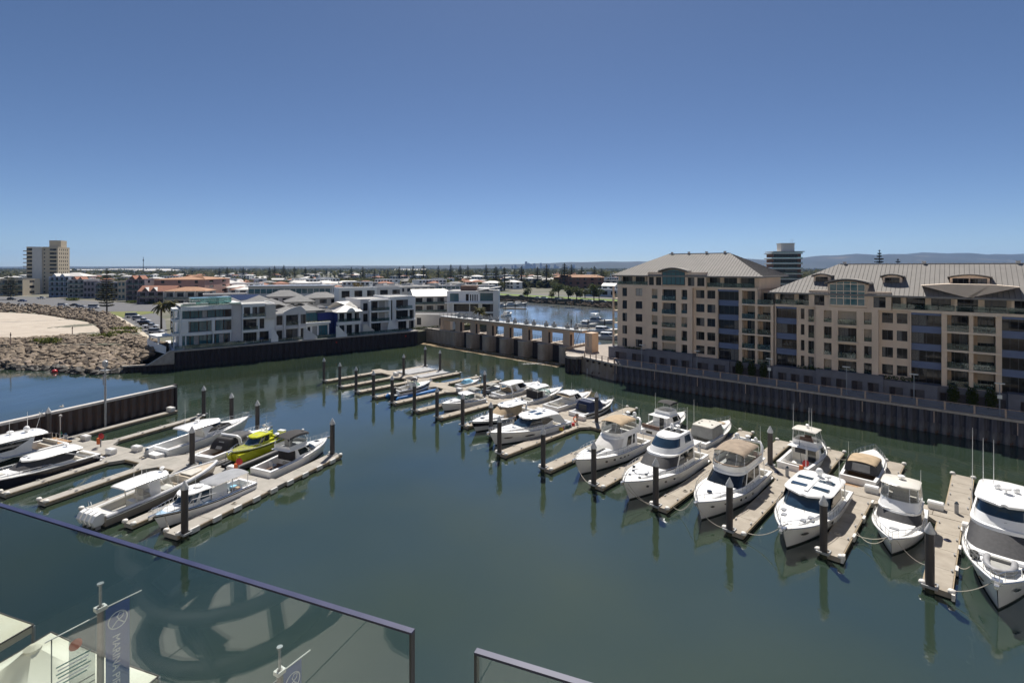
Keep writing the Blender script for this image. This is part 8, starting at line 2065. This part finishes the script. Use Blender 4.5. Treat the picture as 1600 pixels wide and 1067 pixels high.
# ================================================================ PEOPLE, GULLS, GEAR
def person(label, loc, rz, joints, shirt, legs):
    J = dict(pelvis=(0,0,.92), chest=(0,0,1.28), neck=(0,0,1.48), head=(.03,0,1.66), lk=(.03,.1,.5), lf=(0,.1,.05), lt=(.16,.11,.04), rk=(.03,-.1,.5), rf=(0,-.1,.05), rt=(.16,-.11,.04), ls=(0,.19,1.42), le=(-.02,.25,1.13), lh=(.08,.26,.9), rs=(0,-.19,1.42), re=(-.02,-.25,1.13), rh=(.08,-.26,.9)); J.update(joints)
    E = [('pelvis','chest'),('chest','neck'),('neck','head'),('pelvis','lk'),('lk','lf'),('lf','lt'),('pelvis','rk'),('rk','rf'),('rf','rt'),('chest','ls'),('ls','le'),('le','lh'),('chest','rs'),('rs','re'),('re','rh')]
    rad = dict(pelvis=.15,chest=.15,neck=.06,head=.105,lk=.065,lf=.045,lt=.035,rk=.065,rf=.045,rt=.035,ls=.065,le=.045,lh=.035,rs=.065,re=.045,rh=.035)
    ks = list(J); me = bpy.data.meshes.new('person'); me.from_pydata([J[k] for k in ks], [(ks.index(a),ks.index(b)) for a, b in E], [])
    o = bpy.data.objects.new('person', me); col.objects.link(o); m = o.modifiers.new('skin','SKIN')
    for i, k in enumerate(ks): me.skin_vertices[0].data[i].radius = (rad[k],rad[k]); me.skin_vertices[0].data[i].use_root = (k == 'pelvis')
    o.modifiers.new('sub','SUBSURF').levels = 1; dg = bpy.context.evaluated_depsgraph_get(); nm = bpy.data.meshes.new_from_object(o.evaluated_get(dg)); o.modifiers.clear(); o.data = nm
    nm.materials.clear(); [nm.materials.append(m_) for m_ in (mat('skin',(.42,.25,.17),.6), shirt, legs, mat('hair',(.05,.03,.02),.8))]
    hz_, pz, nz = J['head'][2], J['pelvis'][2], J['neck'][2]
    for p in nm.polygons:
        z = p.center.z; p.use_smooth = True; p.material_index = 3 if z > hz_+.04 else 0 if z > nz+.02 else 1 if z > pz+.02 and abs(p.center.y) < .25 else 0 if abs(p.center.y) > .225 else 2
    o.location = loc; o.rotation_euler[2] = rz; return tag(o, label, 'person')
cl1 = mat('grey_shirt',(.13,.13,.14),.9); cl2 = mat('pale_shorts',(.45,.43,.38),.9); cl3 = mat('brown_shirt',(.20,.13,.09),.9); cl4 = mat('pale_trousers',(.40,.38,.34),.9)
p = dp(34.3,-12.9); person('person in grey shirt bending over on the foredeck of the coupe cruiser', (p[0],p[1],2.16), ANG_W+PI/2, dict(chest=(.24,0,1.16), neck=(.40,0,1.26), head=(.54,0,1.30), ls=(.3,.19,1.22), le=(.36,.22,.92), lh=(.44,.2,.68), rs=(.3,-.19,1.22), re=(.36,-.22,.92), rh=(.44,-.2,.68)), cl1, cl2)
p = dp(37.2,-1.4); person('person in brown shirt standing on the dock beside the coupe stern', (p[0],p[1],.5), ANG_W+2.2, dict(le=(.1,.27,1.15), lh=(.28,.2,1.1)), cl3, cl4)
for s, t, m_, l in ((37.3,-3.6,'bluecover','blue cool box on the finger beside the coupe'),(37.6,-4.4,'greenglass','green crate on the finger beside the coupe'),(37.1,-5.1,'red','red bag on the finger beside the coupe'),(37.5,-5.8,'yellow','yellow bag nearest the pile on the finger beside the coupe'),(37.4,-2.7,'red','orange red bag nearest the walkway beside the coupe')):
    p = dp(s,t); o = MB().prism([(-.3,-.22),(.3,-.22),(.3,.22),(-.3,.22)],0,.42,[(-.24,-.16),(.24,-.16),(.24,.16),(-.24,.16)]).build('storage_bag', M[m_]); o.location = (p[0],p[1],.505); tag(o, l, 'bag')
r = thing('life_buoy', 'orange ring buoy leaning at the coupe stern on the walkway', 'life buoy', (*dp(36.6,-1.0),.95), ANG_W); MB().tube([(.36*math.cos(a),0,.36*math.sin(a)) for a in np.linspace(0,2*PI,17)[:-1]],.09,6,True).build('ring', M['orange'], r, smooth=60)
def gull(label, loc, rz):
    r = thing('gull', label, 'gull', loc, rz); MB().ball((0,0,0),.24,.08,.09,8,6).build('body', M['fender'], r, smooth=60)
    for s_ in (1,-1): MB().add([(.1,s_*.05,.03),(.02,s_*.35,.22),(-.12,s_*.75,.12),(-.1,s_*.35,.2),(-.08,s_*.05,.03)],[(0,1,2,3,4)]).build('wing', M['greycover'], r)
gull('left white gull flying above the breakwater wall', (-63,68.5,5.4), 1.2); gull('right white gull flying above the breakwater wall', (-61.5,70,6.0), .4)

# ================================================================ OUR OWN BALCONY AND THE QUAY BELOW
M['render'] = mat('tower_render', (0.80,0.78,0.74), .85, var=.04, scale=.4); M['tilefloor'] = mat('balcony_tile', (0.60,0.58,0.53), .7, var=.06, scale=2); M['chair'] = mat('dark_wicker', (0.05,0.055,0.06), .6, var=.2, scale=30)
tw = thing('balcony_tower', 'pale banded tower behind the viewpoint, out of view, shaped to bounce sunlight', 'apartment tower', (0,0,0))
MB().box(-95,110,-22,-2.6,-.4,46).build('wall', M['render'], tw)  # unseen block, kept wide and pale to throw sunlight onto the shaded fronts
for k in range(13):
    z = 6.2+k*3.2 if k != 5 else None
    if z is None or abs(z-(EYE-1.6)) < 1.0: continue
    MB().box(-95,110,-2.597,-2.25,z,z+.9).build('balcony_band', M['render'], tw)
    [MB().box(-92+i*15,-87+i*15,-2.62,-2.55,z+1.0,z+2.9).build('tower_window', M['winglass'], tw) for i in range(13)] if z < 40 else None
GA, GD = V2(-.15,.776), V2(.929,-.370); GN = V2(.370,.929); ag = math.atan2(GD[1],GD[0])
def gl(s, d): p = GA+GD*s+GN*d; return (p[0],p[1])
fz = EYE-1.6
bl = thing('balcony', 'tiled balcony floor mirrored in the glass balustrade', 'balcony', (0,0,0)); MB().prism([gl(-3.4,-3.2),gl(3,-3.2),gl(3,-.03),gl(-3.4,-.03)],fz-.3,fz-.012).build('slab', M['render'], bl); MB().prism([gl(-2.55,-3.2),gl(-2.4,-3.2),gl(-2.4,-.02),gl(-2.55,-.02)],fz+.001,fz+3.099).build('side_wall', M['podium'], bl); MB().prism([gl(-2.39,-3.2),gl(4,-3.2),gl(4,-3.1),gl(-2.39,-3.1)],fz+.001,fz+3.099).build('sliding_door', M['winglass'], bl)
for i in range(9):
    for j in range(5):
        a, b_, c, d = gl(-2.9+i*.62,-.04-j*.62-.614), gl(-2.9+i*.62+.614,-.04-j*.62-.614), gl(-2.9+i*.62+.614,-.04-j*.62), gl(-2.9+i*.62,-.04-j*.62); MB().prism([a,b_,c,d],fz-.011,fz).build('tile', M['tilefloor'], bl)
MB().prism([gl(-2.55,-3.2),gl(4,-3.2),gl(4,.70),gl(-2.55,.70)],fz+3.1,fz+3.4).build('balcony_above', M['render'], bl)
for name, s0, s1, l in (('glass_balustrade',-4.2,0,'large frameless glass balustrade panel in the lower left foreground'),('glass_balustrade',.105,1.6,'small glass balustrade panel corner at the bottom centre')):
    r = thing(name, l, 'glass panel', (*gl(s0,0),EYE-1.62), ag, 'frameless balcony glass'); L = s1-s0; ht = 1.07
    MB().box(.004,L-.004,-.0046,.0046,0,ht-.004).build('pane', M['rail_glass'] if 'rail_glass' in M else M.setdefault('rail_glass', glassy('balcony_glass',(.86,.92,.915),.0,.05,(.10,.15,.15),1.52)), r)
    M.setdefault('glassedge', mat('polished_glass_edge', (.018,.024,.075), .4, c2=(.035,.04,.10), scale=16, spec=.4)); MB().box(0,L,-.0050,.0050,ht-.0035,ht).build('polished_edge', M['glassedge'], r)
    for X in (0,L-.0035): MB().box(X,X+.0035,-.0050,.0050,0,ht-.0036).build('end_edge', M['winframe'], r)
cx, cy = -2.03,.393
ch = thing('tub_chair', 'dark round framed wicker chair mirrored in the balcony glass', 'chair', (cx,cy,fz), .3)
ring = lambda r_, z, n=20: [(r_*math.cos(2*PI*k/n), r_*math.sin(2*PI*k/n), z) for k in range(n)]
MB().tube(ring(.36,.04),.032,8,True).build('base_ring', M['chair'], ch, smooth=60); MB().tube(ring(.36,.24),.03,8,True).build('seat_ring', M['chair'], ch, smooth=60); MB().tube([(.42*math.cos(a),.42*math.sin(a),.42) for a in np.linspace(.9,5.4,14)],.03,8).build('arm_ring', M['chair'], ch, smooth=60); MB().tube([(-.3,0,.24),(.3,0,.24)],.03,6).build('seat_bar', M['chair'], ch)
for a in np.linspace(.2,4.6,3): MB().tube([(.40*math.cos(a),.40*math.sin(a),.03),(.3*math.cos(a+.5),.3*math.sin(a+.5),.2),(.42*math.cos(a+.9),.42*math.sin(a+.9),.42)],.018,6).build('leg', M['chair'], ch)
tb = thing('balcony_table', 'small pedestal table mirrored in the balcony glass', 'table', (-1.35,-.2,fz)); MB().cyl(0,0,.0,.03,.22,n=16).build('foot', M['chair'], tb); MB().cyl(0,0,.03,.68,.03,n=8).build('pedestal', M['chair'], tb); MB().cyl(0,0,.68,.70,.2,n=20).build('table_top', M['chair'], tb)

# quay deck, tents, banner poles
e1, e2 = V2(.935,-.355), V2(-.355,-.935); T0 = V2(-23.4,26.0)
def tq(a, b_): p = T0+e1*a+e2*b_; return (p[0],p[1])
slab('quay', [tq(-30,.3),tq(9,.3),tq(16,5),(30,8),(60,8),(60,-3),(-95,-3)], 4.1, -.4, M['pave'])
M['plank'] = mat('deck_plank', (.22,.17,.13), .85, var=.2, scale=3); dk = thing('timber_deck', 'weathered timber deck between the two white tents', 'deck', (0,0,0))
for i in range(28):
    MB().prism([tq(-7.5+i*.34,.5),tq(-7.5+i*.34+.32,.5),tq(-7.5+i*.34+.32,7),tq(-7.5+i*.34,7)],4.103,4.15).build('plank', M['plank'], dk)
M['tent'] = mat('tent_fabric', (.80,.76,.64), .8, c2=(.70,.64,.50), scale=.35, bump=.15, bscale=1.2); M['tenttrim'] = mat('tent_trim', (.10,.085,.08), .8)
def tent(label, a0, a1, b0, b1, zt, pk):
    r = thing('tent_canopy', label, 'tent', (0,0,0), 0, 'white tent canopies on the quay'); ca, cb_ = (a0+a1)/2, (b0+b1)/2; rows = []; N = 9
    for k in range(N):
        t = k/(N-1); z = zt+pk*(t**2.2); row = []
        for s_ in range(4):
            c0 = [(a0,b0),(a1,b0),(a1,b1),(a0,b1)][s_]; c1 = [(a0,b0),(a1,b0),(a1,b1),(a0,b1)][(s_+1)%4]
            for q in range(4):
                f = q/4; a, b_ = lerp(c0[0],c1[0],f), lerp(c0[1],c1[1],f); sag = .12*math.sin(PI*f)*(1-t); x, y = tq(lerp(a,ca,t*.96), lerp(b_,cb_,t*.96)); row.append((x,y,z-sag+.5*(1-t)*t*(1 if q == 0 else .55)))
        rows.append(row)
    mb = MB(); mb.loft(rows, True); mb.build('canopy', M['tent'], r, smooth=70); x, y = tq(ca,cb_); MB().lathe(x,y,[(.30,zt+pk-.1),(.32,zt+pk+.02),(.1,zt+pk+.16)],12).build('peak_cap', M['tent'], r)
    for k in range(4):
        p0, p1 = rows[0][k*4], rows[0][(k*4+4)%16]; MB().tube([rows[0][(k*4+i)%16] for i in range(5)],.045,5).build('piping', M['tenttrim'], r); a = Vector(p0); MB().box(a.x-.06,a.x+.06,a.y-.06,a.y+.06,4.15,zt-.05).build('post', M['gridsteel'], r)
    mb = MB()
    for k in range(4): mb.loft([[(*p[:2],p[2]-.02) for p in [rows[0][(k*4+i)%16] for i in range(5)]],[(*p[:2],p[2]-.38) for p in [rows[0][(k*4+i)%16] for i in range(5)]]],False)
    mb.build('valance', M['tent'], r)
tent('white peaked tent canopy behind the banner pole', 0,7.9,0,5.4,6.5,2.1); tent('white tent canopy corner at the left edge below the glass', -9.4,-1.5,0,5.4,6.5,1.9)
M['banner'] = mat('banner_blue', (.09,.15,.36), .8, var=.08, scale=1.5); M['ink'] = mat('banner_white_print', (.72,.74,.78), .8, var=.03); M['teal'] = mat('banner_teal', (.03,.23,.24), .8); M['coral'] = mat('banner_coral', (.60,.12,.06), .8); M['polegrey'] = mat('pole_bronze_grey', (.26,.23,.22), .5, metal=.3)
M['sheer'] = glassy('sheer_mesh_banner', (.82,.84,.84), .3, .2, (.3,.3,.3))
def textobj(body, root, size, M_, m, name, sx=1):
    c = bpy.data.curves.new(name,'FONT'); c.body = body; c.size = size; c.extrude = .002; c.align_x = 'LEFT'; t_ = bpy.data.objects.new(name, c); col.objects.link(t_); dg = bpy.context.evaluated_depsgraph_get(); me = bpy.data.meshes.new_from_object(t_.evaluated_get(dg)); bpy.data.objects.remove(t_); me.materials.clear(); me.materials.append(m); o = place(me, name, root); o.matrix_local = M_; return o
def banner_pole(label, px, D, ztop, full):
    x = (px-800)/800*D; r = thing('banner_pole', label, 'banner pole', (x,D,4.1), R(60), 'banner poles on the quay'); H = ztop-4.1
    MB().lathe(0,0,[(.13,0),(.11,H-1.0),(.105,H-.85)],10).build('pole', M['polegrey'], r, smooth=40); MB().lathe(0,0,[(.05,H-.85),(.05,H-.06),(.11,H-.05),(.11,H)],10).build('finial', M['gridsteel'], r); MB().box(-.17,.17,-.14,.14,H-1.0,H-.86).build('bracket', M['fender'], r)
    zb_ = H-1.05; Wb, Hb = .78, 4.4
    MB().box(.16,.16+Wb,-.006,.006,zb_-Hb,zb_).build('banner', M['banner'], r); MB().tube([(0,0,zb_+.05),(1.35,0,zb_+.05)],.025,5).build('banner_arm', M['fender'], r); MB().tube([(0,0,zb_-Hb-.03),(1.3,0,zb_-Hb-.03)],.025,5).build('banner_arm', M['fender'], r)
    e = MB(); e.tube([(.16+Wb/2+.31*math.cos(a),-.012,zb_-.62+.31*math.sin(a)) for a in np.linspace(0,2*PI,25)[:-1]],.022,4,True); c0 = (.16+Wb/2,zb_-.62)
    e.tube([(c0[0]-.2,-.012,c0[1]-.22),(c0[0]-.05,-.012,c0[1]-.05),(c0[0]+.16,-.012,c0[1]+.05),(c0[0]+.2,-.012,c0[1]+.2),(c0[0]+.05,-.012,c0[1]+.24),(c0[0]-.03,-.012,c0[1]+.12),(c0[0]+.05,-.012,c0[1]-.04),(c0[0]+.22,-.012,c0[1]-.22)],.02,4); e.build('emblem', M['ink'], r)
    textobj('MARINA PIER 1', r, .36, Matrix.Translation((.38,-.012,zb_-1.15)) @ Matrix.Rotation(PI/2,4,'X') @ Matrix.Rotation(-PI/2,4,'Z'), M['ink'], 'lettering')
    # sheer banner on the other arm: sun disc over teal and white stripes, dark letter band
    MB().box(-.16-Wb,-.16,-.004,.004,zb_-3.3,zb_-.2).build('sheer_banner', M['sheer'], r); MB().tube([(0,0,zb_-.1),(-1.6,0,zb_-.15)],.025,5).build('banner_arm', M['fender'], r); MB().tube([(0,0,zb_-3.35),(-1.65,0,zb_-3.35)],.03,5).build('banner_arm', M['winframe'], r); MB().tube([(-1.42,0,zb_-3.35),(-1.42,0,zb_-.15)],.02,5).build('banner_edge', M['winframe'], r)
    d = MB(); d.M = Matrix.Translation((-.75,-.008,zb_-.75)) @ Matrix.Rotation(PI/2,4,'X'); d.cyl(0,0,-.002,.002,.2,n=20); d.build('sun_disc', M['coral'], r)
    for k in range(6): MB().box(-1.3+.05*(k%2),-.3-.06*(k%3),-.009,-.005,zb_-1.25-k*.13,zb_-1.2-k*.13).build('stripe', M['teal'] if k % 3 != 1 else M['ink'], r)
    s_ = MB()
    for k in range(5): s_.box(-1.38,-.18,-.009,-.005,zb_-2.2-k*.22,zb_-2.16-k*.22)
    for k in range(7): s_.box(-1.35+k*.17,-1.27+k*.17,-.0095,-.0045,zb_-2.95,zb_-2.55)
    s_.build('lattice_band', M['winframe'], r)
banner_pole('banner pole with blue marina banner standing in front of the tents', 157, 19.0, 13.3, True); banner_pole('second banner pole whose top shows at the bottom edge', 437, 19.0, 10.95, True)
